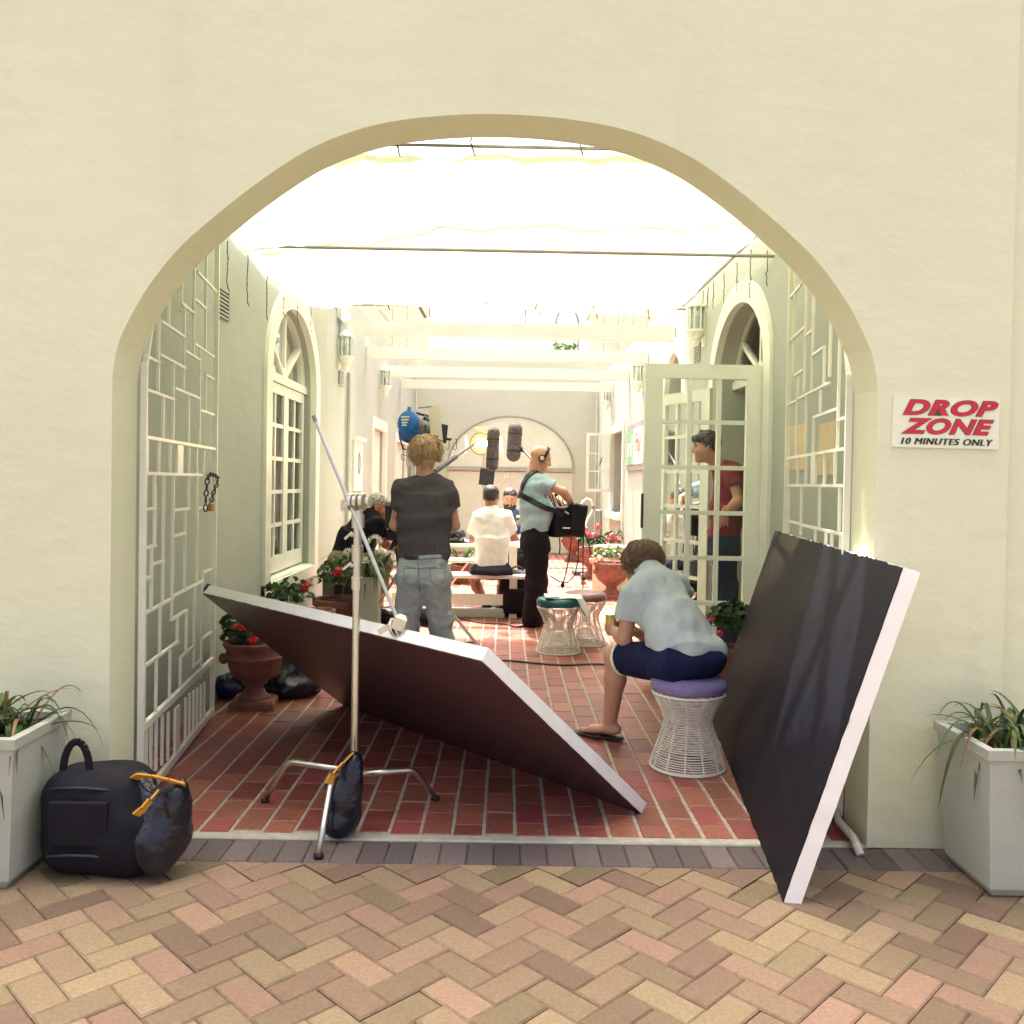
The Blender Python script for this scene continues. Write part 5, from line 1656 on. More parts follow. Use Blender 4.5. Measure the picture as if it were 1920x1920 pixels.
MB().poly_extrude([P(878, 820, 11.38), P(873, 814, 11.2), P(873, 852, 11.2), P(878, 846, 11.38)], (.0, .012, 0)).build('barn_door', tan, l2_)
MB().poly_extrude([P(890, 806, 11.38), P(914, 806, 11.38), P(918, 801, 11.25), P(886, 801, 11.25)], (.0, .012, 0)).build('barn_door', tan, l2_)
wl_ = bpy.data.lights.new('lamp_light', 'SPOT'); wl_.energy = 16; wl_.color = (1, .68, .36); wl_.spot_size = R_(120); wl_.shadow_soft_size = .08
wo = bpy.data.objects.new('lamp_light', wl_); col.objects.link(wo); wo.parent = l2_
wo.location = tuple(ff_ * .03); wo.rotation_euler = Vector(-ff_).to_track_quat('Z', 'Y').to_euler() if False else Vector(-ff_).to_track_quat('Z', 'Y').to_euler()
s2 = thing('lamp_stand', 'upright stand with a black ballast box under the glowing lamp', 'light stand', A(W0[0] + .04, 11.5, 0))
wx_ = W0[0] + .04
MB().tube([(wx_, 11.52, .0), (wx_, 11.52, W0[2] - .1)], .02, 10).build('pole', chrome, s2)
for a in (.5, 2.6, 4.7):
    MB().tube([(wx_, 11.52, .6), (wx_ + .5 * math.cos(a), 11.52 + .5 * math.sin(a), .01)], .012, 8).build('leg', chrome, s2)
c = P(913, 894, 11.35)
MB().box(c, (.19, .10, .22), Ry(.1), ch=.01).build('ballast_box', black, s2)
fur = M('blimp_mesh', (.12, .10, .10), .95, .5, 60, 1.0, 160, bdist=.01)
def blimp(label, a, b, r, pole, grip):
    t = thing('boom_microphone', label, 'microphone', lerp(a, b, .5))
    d = unit(b - a)
    s = Sdf().cap(a + d * r, b - d * r, r)
    sdf_obj('windshield', fur, t, (s, .012))
    for q_ in (.28, .72):
        p = lerp(a, b, q_); f1, l1, u1 = frame(d, (1, 0, 0))
        MB().tube([p + l1 * r * 1.01 * math.cos(w) + u1 * r * 1.01 * math.sin(w) for w in np.linspace(0, 6.283, 17)[:-1]], .006, 5, closed=True).build('band', black, t)
    MB().tube(pole, .012, 8).build('boom_pole', M('pole_grey', (.12, .12, .13), .4, metal=.4), t)
    MB().tube([lerp(pole[0], pole[-1], grip[0]), lerp(pole[0], pole[-1], grip[1])], .02, 8).build('pole_grip', black, t)
blimp('grey microphone blimp on a boom pole in front of the glowing lamp', P(926, 800, 8.7), P(922, 884, 8.7), .062, [P(812, 887, 6.6), P(862, 851, 7.6), P(900, 824, 8.65)], (.02, .42))
blimp('dark speckled microphone blimp tilted beside the bald man', P(967, 792, 9.1), P(962, 866, 9.1), .073, [P(975, 838, 9.1), P(1002, 866, 8.9), P(1030, 905, 8.75)], (0.0, .12))
# camera in front of the cameraman
cc = P(742, 985, 7.75)
cm = thing('film_camera', 'black film camera on a tripod half hidden behind the grey shirt', 'camera', A(cc[0], cc[1], 0))
z1 = P(742, 950, 7.75)[2]
MB().box((cc[0] + .02, cc[1], z1 - .08), (.20, .26, .22), ch=.02).build('body', black, cm)
MB().tube([(cc[0] - .08, cc[1] - .05, z1 + .015), (cc[0] + .05, cc[1] - .05, z1 + .02)], .028, 10).build('eyepiece', black, cm)
MB().tube([(cc[0] + .12, cc[1] + .05, z1 - .08), (cc[0] + .28, cc[1] + .25, z1 - .08)], .06, 14).build('lens', black, cm)
MB().box((cc[0], cc[1], z1 - .24), (.14, .16, .1), ch=.02).build('tripod_head', black, cm)
for a in (1.2, 3.3, 5.2):
    MB().tube([(cc[0], cc[1], z1 - .28), (cc[0] + .35 * math.cos(a), cc[1] + .35 * math.sin(a), .01)], .018, 8).build('leg', black, cm)
# tap and white hose at the back
tp = on_x(1127, 975, WX - .02)
t = thing('garden_tap', 'garden tap pipe with a looping white hose on the wall', 'tap', (tp[0], tp[1], 0))
pY = tp[1] - .5
MB().tube([P(1127, 1010, pY), P(1127, 957, pY), P(1109, 957, pY)], .022, 7).build('pipe', grey_metal, t)
MB().tube([P(1113, 957, pY), P(1113, 948, pY)], .03, 8).build('tap_handle', grey_metal, t)
MB().tube([P(1111, 957, pY - .05), P(1101, 975, pY - .1), P(1093, 1000, pY - .15), P(1086, 1012, pY - .2)], .020, 8).build('hose', white, t)
MB().tube([P(1112, 950, pY), P(1108, 938, pY - .05), P(1100, 935, pY - .1), P(1092, 941, pY - .1), P(1087, 955, pY - .1), P(1086, 985, pY - .1)], .019, 8).build('hose_loop', white, t)
# leaf sprig over the beam
sp = P(1060, 652, 19.4)
t = geranium('green leafy sprig against the sky between the first two beams', sp, (.30, .2, .10), 45, [], leafmat('sprig_leaf', (.10, .16, .04)), leaf_r=.05, seed=41)
MB().tube([sp + A(0, 0, -3.0), sp + A(.02, 0, -1.2), sp], .03, 6).build('stem', stemm, t)
# wall monitor and hanging curtain inside the doorway
MB().box((WX + 1.2, 7.9, 2.0), (.5, .3, .32)).build('wall_monitor', black, br)
m = MB()
for k in range(14):
    m.add([(WX + .42, 7.25 + k * .02, .05), (WX + .42 + .02 * (k % 2), 7.27 + k * .02, .05), (WX + .42 + .02 * (k % 2), 7.27 + k * .02, 2.7), (WX + .42, 7.25 + k * .02, 2.7)], [(0, 1, 2, 3)])
m.build('curtain', curtain, br)
# small lit bulb behind the arched window
bp_ = on_x(532, 830, -WX - TH - .25)
bt = thing('hanging_bulb', 'small glowing round bulb behind the arched window panes', 'light bulb', bp_)
MB().ball(bp_, .055, 12, 8).build('globe', emit('bulb_glow', (1, .78, .45), 14), bt, smooth=True)
MB().tube([bp_ + A(0, 0, .05), bp_ + A(0, 0, 3.19 - bp_[2])], .006, 6).build('flex', black, bt)
# ---------------------------------------------------------------- people
def skinmat(name, c): 
    return M(name, c, .5, .14, 12, .12, 140, c2=(c[0] * 1.12, c[1] * 1.02, c[2] * .96))
def cloth(name, c, var=.12, sc_=14, b=.5, bs=26, c2=None, rough=.9):
    return M(name, c, rough, var * .4, sc_, min(1, b * 1.2), bs * .5, c2=c2, spec=.2, bdist=.03, stretch=(1, 1, .55))
def head_sdf(c, f, u, jaw=1.0, neck=None, ears=True, nose=1.0):
    f, l, u = frame(f, u)
    R = np.stack([f, l, u], 1)
    p = lambda a, b, d: np.array(c) + f * a + l * b + u * d
    s = Sdf()
    s.ell(p(-.012, 0, .034), (.098, .078, .086), R, k=.02)
    s.ell(p(.030, 0, -.030), (.062, .062, .078), R, k=.03)
    s.ell(p(.034, 0, -.070), (.054, .052 * jaw, .046), R, k=.03)
    s.ell(p(.074, 0, -.098), (.022, .024, .018), R, k=.025)
    s.cap(p(.084, 0, .020), p(.110, 0, -.020), .009, .013 * nose, k=.012)
    s.cap(p(.102, -.012, -.026), p(.102, .012, -.026), .008, k=.008)
    s.cap(p(.082, -.040, .032), p(.082, .040, .032), .011, k=.02)
    for sg in (-1, 1):
        s.ell(p(.092, sg * .031, .014), (.014, .016, .010), R, k=.01, sub=True)
        s.ell(p(.078, sg * .031, .013), (.013, .013, .013), R, k=.004)
        s.ell(p(.066, sg * .040, -.028), (.03, .026, .026), R, k=.025)
        if ears:
            s.ell(p(-.004, sg * .079, -.004), (.020, .010, .033), R, k=.01)
            s.ell(p(.000, sg * .089, -.002), (.010, .006, .018), R, k=.004, sub=True)
    s.cap(p(.086, -.018, -.056), p(.086, .018, -.056), .0075, k=.006)
    s.cap(p(.085, -.015, -.067), p(.085, .015, -.067), .008, k=.006)
    if neck is not None:
        s.cap(p(-.028, 0, -.055), neck, .056, .060, k=.035)
    return s, p, R
def hand_sdf(w, d, n, side, curl=(.5, .6, .5), spread=.0, sc_=1.0, thumb=(.9, .2)):
    """w wrist, d pointing direction, n palm-facing normal, side +1/-1: where the thumb is along n x d"""
    d = unit(d); n = unit(np.asarray(n, float) - d * np.dot(n, d)); b = np.cross(n, d) * side
    s = Sdf(); k = sc_
    w = np.array(w, float)
    s.cap(w - d * .03 * k, w + d * .02 * k, .026 * k, .027 * k, n=n, f=.75, k=.012)
    s.cap(w + d * .025 * k, w + d * .072 * k, .034 * k, .039 * k, n=n, f=.42, k=.012)
    for i, (o_, L, r) in enumerate(((.029, .070, .0088), (.0095, .080, .0092), (-.0100, .074, .0088), (-.0285, .058, .0078))):
        q = w + d * (.088 - .004 * abs(i - 1)) * k + b * o_ * k
        a = 0; dd = unit(d + b * spread * (1.2 - i * .8))
        for j, (fr_, cu) in enumerate(zip((.44, .32, .24), curl)):
            a += cu * (1 + .12 * i)
            v = dd * math.cos(a) + n * math.sin(a)
            q1 = q + v * L * fr_ * k
            s.cap(q, q1, r * k * (1 - .08 * j), r * k * (.94 - .1 * j), k=.004)
            q = q1
    t0 = w + d * .022 * k + b * .026 * k
    tv = unit(d * .65 + b * thumb[0] + n * thumb[1])
    t1 = t0 + tv * .048 * k
    t2 = t1 + unit(d * .9 + b * .25 + n * (thumb[1] + .25)) * .032 * k
    s.cap(t0, t1, .0125 * k, .0105 * k, k=.01); s.cap(t1, t2, .0105 * k, .008 * k, k=.004)
    return s
def body_sdf(J, fw, arms=True):
    s = Sdf()
    s.cap(J['pel'], J['che'], .125, .135, n=fw, f=.66, k=.05)
    s.cap(J['che'], J['nk'], .085, .058, n=fw, f=.8, k=.05)
    for q in 'LR':
        s.cap(J['sh' + q], J['el' + q], .047, .039, k=.03)
        m = lerp(J['el' + q], J['wr' + q], .3)
        s.cap(J['el' + q], m, .039, .040, k=.02); s.cap(m, J['wr' + q], .040, .026, k=.02)
        s.cap(J['hp' + q], J['kn' + q], .080, .055, k=.05)
        m = lerp(J['kn' + q], J['an' + q], .32)
        back = unit(np.cross(unit(J['an' + q] - J['kn' + q]), np.cross(J['to' + q] - J['an' + q], J['an' + q] - J['kn' + q])))
        bk = unit(J['to' + q] - J['an' + q]) * -.014
        s.cap(J['kn' + q], m + bk, .053, .056, k=.03); s.cap(m + bk, J['an' + q], .056, .036, k=.03)
        hl = J['an' + q] - unit(J['to' + q] - J['an' + q]) * .035 + A(0, 0, -.03)
        s.cap(J['an' + q] + A(0, 0, -.02), hl, .036, .030, k=.02)
        tt = J['to' + q]; mid = lerp(hl, tt, .62) + A(0, 0, .004)
        s.cap(hl, mid, .030, .040, n=(0, 0, 1), f=.62, k=.02); s.cap(mid, tt, .040, .030, n=(0, 0, 1), f=.5, k=.02)
    return s
def locks(s, p, cnt, seed, region, r=.012, L=.05, down=1.0):
    """tousled strands over the skull; region(a, b, d) -> keep"""
    rs = random.Random(seed)
    n = 0
    while n < cnt:
        v = unit(A(rs.gauss(0, 1), rs.gauss(0, 1), rs.gauss(.1, 1)))
        if not region(v): continue
        n += 1
        q = A(v[0] * .108 - .012, v[1] * .088, v[2] * .094 + .034)
        cw = A(-.35, .05, .93)
        tng = unit(v - cw * np.dot(v, cw)) + A(rs.gauss(0, .38), rs.gauss(0, .38), -.3 * down + rs.gauss(0, .3))
        tng = unit(tng - v * np.dot(tng, v) + v * rs.uniform(-.15, .14))
        LL = L * rs.uniform(.6, 1.3)
        s.cap(p(*q), p(*(q + tng * LL * .5 + v * .004)), r * rs.uniform(.7, 1.1), r * .7, k=.006)
        s.cap(p(*(q + tng * LL * .5 + v * .004)), p(*(q + tng * LL + v * .001)), r * .7, r * .2, k=.006)
def strands(p, cnt, seed, region, L, name, mat, parent, drop=.3, lift=.25, rad=(.110, .092, .096)):
    """single hairs lying over the modelled mass so that its outline breaks up"""
    rs = random.Random(seed); m = MB(); n = 0; cw = unit(A(-.35, .05, .93))
    while n < cnt:
        v = unit(A(rs.gauss(0, 1), rs.gauss(0, 1), rs.gauss(.1, 1)))
        if not region(v): continue
        n += 1
        q = A(v[0] * rad[0] - .014, v[1] * rad[1], v[2] * rad[2] + .036)
        g = unit(v - cw * np.dot(v, cw)) + A(rs.gauss(0, .35), rs.gauss(0, .35), -drop + rs.gauss(0, .25))
        g = unit(g - v * np.dot(g, v)); LL = L * rs.uniform(.5, 1.3); cu = rs.uniform(-.4, .4); sd = np.cross(g, v)
        pts = []
        for t in (0, .35, .7, 1):
            w = q + g * LL * t + v * (.006 + lift * LL * t * (1 - .75 * t) * rs.uniform(.6, 1.2)) + sd * cu * LL * t * t - A(0, 0, .35 * LL * t * t)
            pts.append(p(*w))
        m.tube(pts, [.0019, .0019, .0014, .0005], 3, caps=False)
    return m.build(name, mat, parent, smooth=True, kind='stuff')
def shoe(J, q, mat, parent, sole=None):
    hl = J['an' + q] - unit(J['to' + q] - J['an' + q]) * .04; hl[2] = J['to' + q][2] + .012
    s = Sdf().cap(hl, lerp(hl, J['to' + q], .6), .042, .048, n=(0, 0, 1), f=.75, k=.03).cap(lerp(hl, J['to' + q], .6), J['to' + q], .048, .040, n=(0, 0, 1), f=.6, k=.02)
    s.cap(hl + A(0, 0, .02), J['an' + q] + A(0, 0, .0), .042, .046, k=.03)
    s.cut(hl + A(0, 0, -.028), (0, 0, -1))
    return sdf_obj('shoe', mat, parent, (s, .008))
def H(s): return s

# --- man in the grey T-shirt, back to the view
Y0 = 6.08
J = dict(pel=P(795, 1062, Y0), che=P(796, 935, Y0), nk=P(796, 893, Y0), hd=P(798, 852, Y0 + .02))
fw = unit(A(.02, 1, 0))
J.update(shL=P(756, 912, Y0), shR=P(838, 912, Y0), elL=P(741, 985, Y0 + .06), elR=P(852, 985, Y0 + .06), wrL=P(785, 990, Y0 + .26), wrR=P(818, 1000, Y0 + .26))
J.update(hpL=P(775, 1075, Y0), hpR=P(817, 1075, Y0), knL=P(762, 1165, Y0 + .04), knR=P(826, 1165, Y0 + .04), anL=G(754, 1279) + A(0, 0, .09), anR=G(832, 1279) + A(0, 0, .09))
J.update(toL=J['anL'] + A(-.04, .17, -.06), toR=J['anR'] + A(.05, .17, -.06))
m1 = thing('person', 'man with tousled fair hair in charcoal T-shirt and faded jeans, back turned, arms folded', 'person', A(J['pel'][0], Y0, 0))
sk = skinmat('skin_fair', (.52, .29, .21))
hs, p, R = head_sdf(J['hd'], (.05, 1, -.05), (0, 0, 1), neck=J['nk'] + A(0, -.0, -.02))
bs = body_sdf(J, fw)
sdf_obj('body', sk, m1, (bs, .011), (hs, .006), (hand_sdf(J['wrL'], A(1, .1, .0), A(0, -1, 0), 1), .0055), (hand_sdf(J['wrR'], A(-1, .1, .05), A(0, -1, 0), -1), .0055))
hr = Sdf().ell(p(-.022, 0, .040), (.108, .092, .092), R).ell(p(-.05, 0, -.03), (.062, .075, .075), R, k=.03)
locks(hr, p, 240, 5, lambda v: v[0] < .45, .0115, .075, 1.3)
for k in range(26):                         # shaggy nape
    b = -.06 + .12 * k / 25
    hr.cap(p(-.085 + abs(b) * .5, b, -.05), p(-.088 + abs(b) * .45, b * 1.05 + rnd.uniform(-.01, .01), -.098 + rnd.uniform(-.018, .012)), .012, .003, k=.005)
hr.noise(.003, 150, 3, (1, 1, .4))
sdf_obj('hair', M('fair_hair', (.25, .15, .075), .55, .5, 20, .9, 90, stretch=(1, 1, .22), c2=(.50, .34, .19), bdist=.008), m1, (hr, .006))
strands(p, 420, 51, lambda v: v[0] < .5 and v[2] > -.75, .07, 'hair_strands', M('fair_strands', (.46, .31, .16), .5, .5, 60, 0, c2=(.62, .44, .25)), m1, .45, .45)
grey_t = cloth('charcoal_jersey', (.082, .074, .080), .12, 30, .4, 30)
sh = Sdf().fru(P(795, 1048, Y0), P(796, 975, Y0), .182, .178, n=fw, f=.62, k=.03).fru(P(796, 985, Y0), P(796, 925, Y0), .176, .192, n=fw, f=.60, k=.05)
sh.cap(J['shL'] + A(.005, 0, -.012), J['shR'] + A(-.005, 0, -.012), .062, k=.05).cap(P(780, 908, Y0), P(814, 908, Y0), .058, .058, k=.05).cap(P(796, 935, Y0), P(796, 975, Y0), .165, .160, n=fw, f=.62, k=.05)
for q, sg in (('L', -1), ('R', 1)):
    sh.fru(J['sh' + q] + A(-sg * .02, 0, .01), lerp(J['sh' + q], J['el' + q], .58) + A(sg * .004, 0, 0), .066, .066, k=.045)
sh.noise(.0060, 19, 4, (1, 1, 1.7)).noise(.0018, 45, 8, (.6, .6, 1.6))
sh.ell(p(-.02, 0, -.125), (.062, .066, .018), R, k=.01, sub=True)
sdf_obj('t_shirt', grey_t, m1, (sh, .0085))
jean = M('faded_denim', (.235, .285, .325), .85, .3, 11, .7, 110, c2=(.41, .455, .47), bdist=.006)
pn = Sdf().fru(P(796, 1040, Y0), P(796, 1085, Y0), .170, .182, n=fw, f=.66, k=.04)
for q in 'LR':
    pn.cap(J['hp' + q] + A(0, -.02, -.01), J['kn' + q], .103, .082, k=.035).fru(J['kn' + q] + A(0, 0, .05), J['an' + q] + A(0, 0, -.04), .084, .078, k=.04)
    pn.ell(J['hp' + q] + A(0, -.055, -.03), (.085, .07, .10), None, k=.05)
pn.noise(.0060, 19, 6, (.7, .7, 2.2)).noise(.003, 50, 2, (.6, .6, 2))
jn = sdf_obj('jeans', jean, m1, (pn, .009))
for q, dx in (('L', 0), ('R', 0)):
    shoe(J, q, black, m1)
blt = Sdf().fru(P(796, 1040, Y0), P(796, 1048, Y0), .176, .176, n=fw, f=.655, k=.01)
sdf_obj('belt', black, m1, (blt, .007))
# back pockets and seams, thin fabric pieces just proud of the jeans
seam = M('denim_seam', (.15, .18, .19), .9, .2, 30, .3, 120)
def on_surface(obj, px, py):
    """first point of a mesh seen at that picture position, by ray cast"""
    o_ = Vector((0, 0, CAMZ)); d_ = ray(px, py).normalized()
    mw = Vector(wloc(obj))
    hit, loc, nr, _ = obj.ray_cast(o_ - mw, d_)
    return (np.array(loc + mw), np.array(nr)) if hit else (None, None)
def stitch(obj, pts, r, mat, name, parent):
    out = []
    for a, b in zip(pts[:-1], pts[1:]):
        for t in np.linspace(0, 1, 6)[:-1]:
            q, nr = on_surface(obj, a[0] + (b[0] - a[0]) * t, a[1] + (b[1] - a[1]) * t)
            if q is not None: out.append(q + nr * r * .25)
    q, nr = on_surface(obj, *pts[-1])
    if q is not None: out.append(q)
    if len(out) > 2: MB().tube(out, r, 5).build(name, mat, parent, smooth=True)
bpy.context.view_layer.update()
for x0 in (757, 806):
    stitch(jn, [(x0, 1066), (x0 + 1, 1090), (x0 + 14, 1100), (x0 + 28, 1090), (x0 + 29, 1066), (x0, 1066)], .0024, seam, 'pocket_seam', jn)
stitch(jn, [(784, 1054), (785, 1080), (787, 1110)], .0026, seam, 'seat_seam', jn)
stitch(jn, [(752, 1062), (785, 1066), (838, 1062)], .003, seam, 'yoke_seam', jn)
stitch(jn, [(750, 1046), (785, 1048), (842, 1046)], .004, seam, 'waistband', jn)

# --- man sitting on the near stool, bent forward
fw = unit(A(-.62, .78, 0)); lf = unit(A(-.78, -.62, 0))
pel = A(sb1[0] - .005, sb1[1] + .02, .545)
J = dict(pel=pel, che=P(1240, 1118, 4.66), nk=P(1222, 1072, 4.72), hd=P(1205, 1060, 4.82))
tf = unit(J['che'] - pel); tb = unit(np.cross(np.cross(tf, fw), tf))     # torso axis and its front direction
J.update(shL=P(1190, 1108, 4.55), shR=P(1276, 1098, 4.86), elL=P(1170, 1196, 4.60), wrL=P(1152, 1183, 4.80), elR=P(1222, 1196, 4.98), wrR=P(1190, 1184, 4.93))
J.update(hpL=pel + lf * .085 + A(0, 0, -.01), hpR=pel - lf * .085 + A(0, 0, -.01), knL=P(1152, 1232, 4.74), knR=A(1.0, 4.93, .49))
J.update(anL=P(1143, 1376, 4.80), anR=A(1.02, 4.93, .10))
J['anL'][2] = .082
J.update(toL=P(1119, 1384, 4.90), toR=J['anR'] + A(-.03, .17, -.06))
J['toL'] = J['anL'] + unit(A(-.80, .42, 0)) * .155 + A(0, 0, -.050)
m2 = thing('person', 'man in pale blue shirt and navy shorts bent forward on a wire stool', 'person', A(pel[0], pel[1], 0))
hf = unit(A(-.62, .70, -.55)); hu = unit(A(-.45, .45, .85))
hs, p, R = head_sdf(J['hd'], hf, hu, neck=J['nk'] + A(.03, -.04, -.04))
sk2 = skinmat('skin_tan', (.46, .25, .175))
bs = body_sdf(J, tb)
hL = hand_sdf(J['wrL'], unit(P(1136, 1176, 4.90) - J['wrL']), A(.9, .3, .1), 1, (.55, .75, .5), thumb=(.9, .5))
hR = hand_sdf(J['wrR'], unit(P(1165, 1176, 4.93) - J['wrR']), A(-.1, -1, -.1), -1, (.5, .7, .5))
sdf_obj('body', sk2, m2, (bs, .010), (hs, .0055), (hL, .005), (hR, .005))
hr = Sdf().ell(p(-.016, 0, .040), (.105, .087, .088), R).ell(p(-.055, 0, -.012), (.058, .070, .070), R, k=.03)
locks(hr, p, 230, 15, lambda v: v[0] < .5 and v[2] > -.6, .0095, .05, .6)
hr.noise(.003, 140, 4)
sdf_obj('hair', M('brown_hair', (.085, .045, .026), .55, .4, 20, .9, 90, c2=(.19, .115, .065), bdist=.008), m2, (hr, .006))
strands(p, 1300, 52, lambda v: v[0] < .55 and v[2] > -.65, .05, 'hair_strands', M('brown_strands', (.12, .07, .04), .5, .5, 60, 0, c2=(.25, .16, .09)), m2, .3, .3)
shm = cloth('pale_blue_cotton', (.42, .48, .475), .09, 26, .45, 24)
sh = Sdf()
hem = P(1272, 1226, 4.36)
sh.fru(pel + A(.01, -.0, .0) - tf * .015, lerp(pel, J['che'], .55), .198, .200, n=tb, f=.66, k=.06)
sh.cap(lerp(pel, J['che'], .30), J['che'], .196, .168, n=tb, f=.72, k=.07)
sh.cap(lerp(J['shL'], J['che'], .2), lerp(J['shR'], J['che'], .2), .082, .082, k=.08)
sh.cap(J['che'], J['nk'], .10, .072, n=tb, f=.9, k=.05)
sh.ell(P(1252, 1150, 4.58), (.13, .13, .13), None, k=.08)
for q in 'LR':
    a, b = J['sh' + q], lerp(J['sh' + q], J['el' + q], .60)
    sh.fru(a + (a - b) * .05, b, .076, .074, k=.05)
cn = unit(J['hd'] - J['nk'])
sh.noise(.0055, 17, 14, (1, 1, 1)).noise(.0028, 42, 3, (1.2, 1.2, .7))
# torn-down shirt tail that hangs over the seat
tail = lerp(pel, pel - fw * .16, .8)
sh.cap(pel - fw * .07 - lf * .09 + A(0, 0, .03), pel - fw * .075 + lf * .06 + A(0, 0, .04), .085, .075, k=.05)
sh.cut(pel + A(0, 0, -.038), (0, 0, -1))
sdf_obj('shirt', shm, m2, (sh, .0085))
col_ = Sdf().cap(J['nk'] + lf * .035 - cn * .0, J['nk'] - lf * .045, .028, .028, k=.02).cap(J['nk'] + lf * .05 + cn * .02, J['nk'] + lf * .06 + fw * .05, .018, k=.02).cap(J['nk'] - lf * .055, J['nk'] - lf * .07 + fw * .05, .018, k=.02)
sdf_obj('collar', shm, m2, (col_, .006))
navy = cloth('navy_cotton', (.010, .012, .048), .2, 16, .5, 24)
sho = Sdf().ell(pel + A(0, 0, -.01), (.19, .19, .095), None, k=.05).cap(pel + lf * .06 + A(0, 0, -.015), pel - lf * .07 + A(0, 0, -.015), .115, .115, n=(0, 0, 1), f=.72, k=.05)
hemL = lerp(J['hpL'], J['knL'], .80)
sho.fru(J['hpL'] - (J['knL'] - J['hpL']) * .1, hemL, .112, .092, k=.05)
sho.fru(J['hpR'], lerp(J['hpR'], J['knR'], .85), .11, .092, k=.05)
sho.noise(.004, 22, 5)
sho.cut((0, 0, .462), (0, 0, -1)) if False else None
sdf_obj('shorts', navy, m2, (sho, .0085))
d_ = unit(J['knL'] - J['hpL'])
tr = Sdf().fru(hemL - d_ * .004, hemL + d_ * .012, .098, .098, k=.005)
sdf_obj('white_hem', white, m2, (tr, .006))
# flip-flop
for q in 'L':
    hl = J['an' + q] - unit(J['to' + q] - J['an' + q]) * .05; hl[2] = .014
    tt = np.array(J['to' + q]); tt = tt + unit(A(*(tt - hl)[:2], 0)) * .025; tt[2] = .014
    s = Sdf().cap(hl, lerp(hl, tt, .6), .036, .046, n=(0, 0, 1), f=.30, k=.01).cap(lerp(hl, tt, .6), tt, .046, .036, n=(0, 0, 1), f=.30, k=.01)
    ff = sdf_obj('flip_flop', black, m2, (s, .006))
    mid = lerp(hl, tt, .8) + A(0, 0, .04); sd_ = np.cross(unit(tt - hl), (0, 0, 1))
    for sg in (-1, 1):
        MB().tube([mid, lerp(mid, lerp(hl, tt, .45) + sd_ * sg * .045, .5) + A(0, 0, .022), lerp(hl, tt, .40) + sd_ * sg * .046 + A(0, 0, .008)], .006, 6).build('thong_strap', black, ff)
cn_ = P(1146, 1170, 4.87)
t = thing('drink_can', 'yellow-topped drink can held in the sitting man’s hands'.replace('’', "'"), 'can', cn_)
MB().lathe([(.024, -.06), (.031, -.052), (.031, .045), (.026, .056)], cn_, 18, R=Rx(.15) @ Ry(-.1)).build('can_body', M('can_yellow', (.52, .42, .06), .3, .15, 20, .05, metal=.3), t, smooth=35)
MB().lathe([(.026, .0555), (.024, .059), (.002, .058)], cn_, 18, R=Rx(.15) @ Ry(-.1)).build('can_lid', chrome, t)

# --- bald sound recordist with harness and mixer bag
Yb = 8.43
fw = unit(A(.88, .47, 0)); lf = unit(A(-.47, .88, 0))
J = dict(pel=P(1003, 1008, Yb), che=P(1001, 925, Yb), nk=P(1001, 888, Yb), hd=P(1013, 860, Yb))
J.update(shR=P(1019, 908, Yb - .14), shL=P(996, 905, Yb + .16), elR=P(1056, 922, Yb - .16), wrR=P(1077, 950, Yb + .0), elL=P(1040, 935, Yb + .3), wrL=P(1068, 955, Yb + .22))
J.update(hpR=P(1006, 1020, Yb - .08), hpL=P(1000, 1020, Yb + .09), knR=P(1006, 1098, Yb - .08), knL=P(1006, 1093, Yb + .12), anR=G(997, 1174) + A(0, 0, .09), anL=G(1012, 1162) + A(0, 0, .09))
J.update(toR=J['anR'] + A(.10, .03, -.055), toL=J['anL'] + A(.13, .05, -.055))
m3 = thing('person', 'bald man in light blue T-shirt, headphones and black harness looking down at a mixer bag', 'person', A(J['pel'][0], Yb, 0))
hs, p, R = head_sdf(J['hd'], A(.93, .10, -.36), A(.36, .05, .93), neck=J['nk'] + A(-.01, 0, -.04), jaw=1.05)
sk3 = skinmat('skin_warm', (.50, .285, .195))
bs = body_sdf(J, fw)
hR_ = hand_sdf(J['wrR'], unit(A(.25, .15, -1)), A(-.8, .2, 0), 1, (.35, .5, .4), spread=.1)
hL_ = hand_sdf(J['wrL'], unit(A(.6, .1, -.6)), A(-.3, -.5, -.4), -1)
sdf_obj('body', sk3, m3, (bs, .010), (hs, .006), (hR_, .0055), (hL_, .0055))
lb = cloth('light_blue_jersey', (.36, .50, .56), .1, 20, .5, 24)
sh = Sdf().fru(P(1003, 996, Yb), P(1002, 940, Yb), .165, .168, n=fw, f=.78, k=.04).cap(P(1002, 945, Yb), P(1001, 918, Yb), .160, .165, n=fw, f=.74, k=.05)
sh.cap(J['shR'] + A(0, .03, .0), J['shL'] + A(0, -.03, 0), .068, k=.05).cap(J['che'], J['nk'] + A(0, 0, -.02), .09, .068, k=.04)
sh.ell(P(1016, 962, Yb), (.12, .15, .13), None, k=.06)
for q in 'RL':
    a, b = J['sh' + q], lerp(J['sh' + q], J['el' + q], .48)
    sh.fru(a - (b - a) * .15, b, .070, .072, k=.045)
sh.noise(.0065, 22, 24, (1, 1, 1.9)).noise(.003, 46, 3)
sdf_obj('t_shirt', lb, m3, (sh, .0095))
dk = cloth('black_trouser', (.011, .009, .014), .3, 12, .4, 22)
pn = Sdf().fru(P(1003, 986, Yb), P(1003, 1030, Yb), .150, .172, n=fw, f=.80, k=.04)
for q in 'RL':
    pn.cap(J['hp' + q], J['kn' + q], .112, .098, k=.05).fru(J['kn' + q] + A(0, 0, .05), J['an' + q] + A(0, 0, -.05), .098, .105, k=.05)
pn.noise(.005, 17, 7, (1, 1, 1.4))
sdf_obj('trousers', dk, m3, (pn, .011))
shoe_m = M('shoe_dark', (.018, .016, .018), .5)
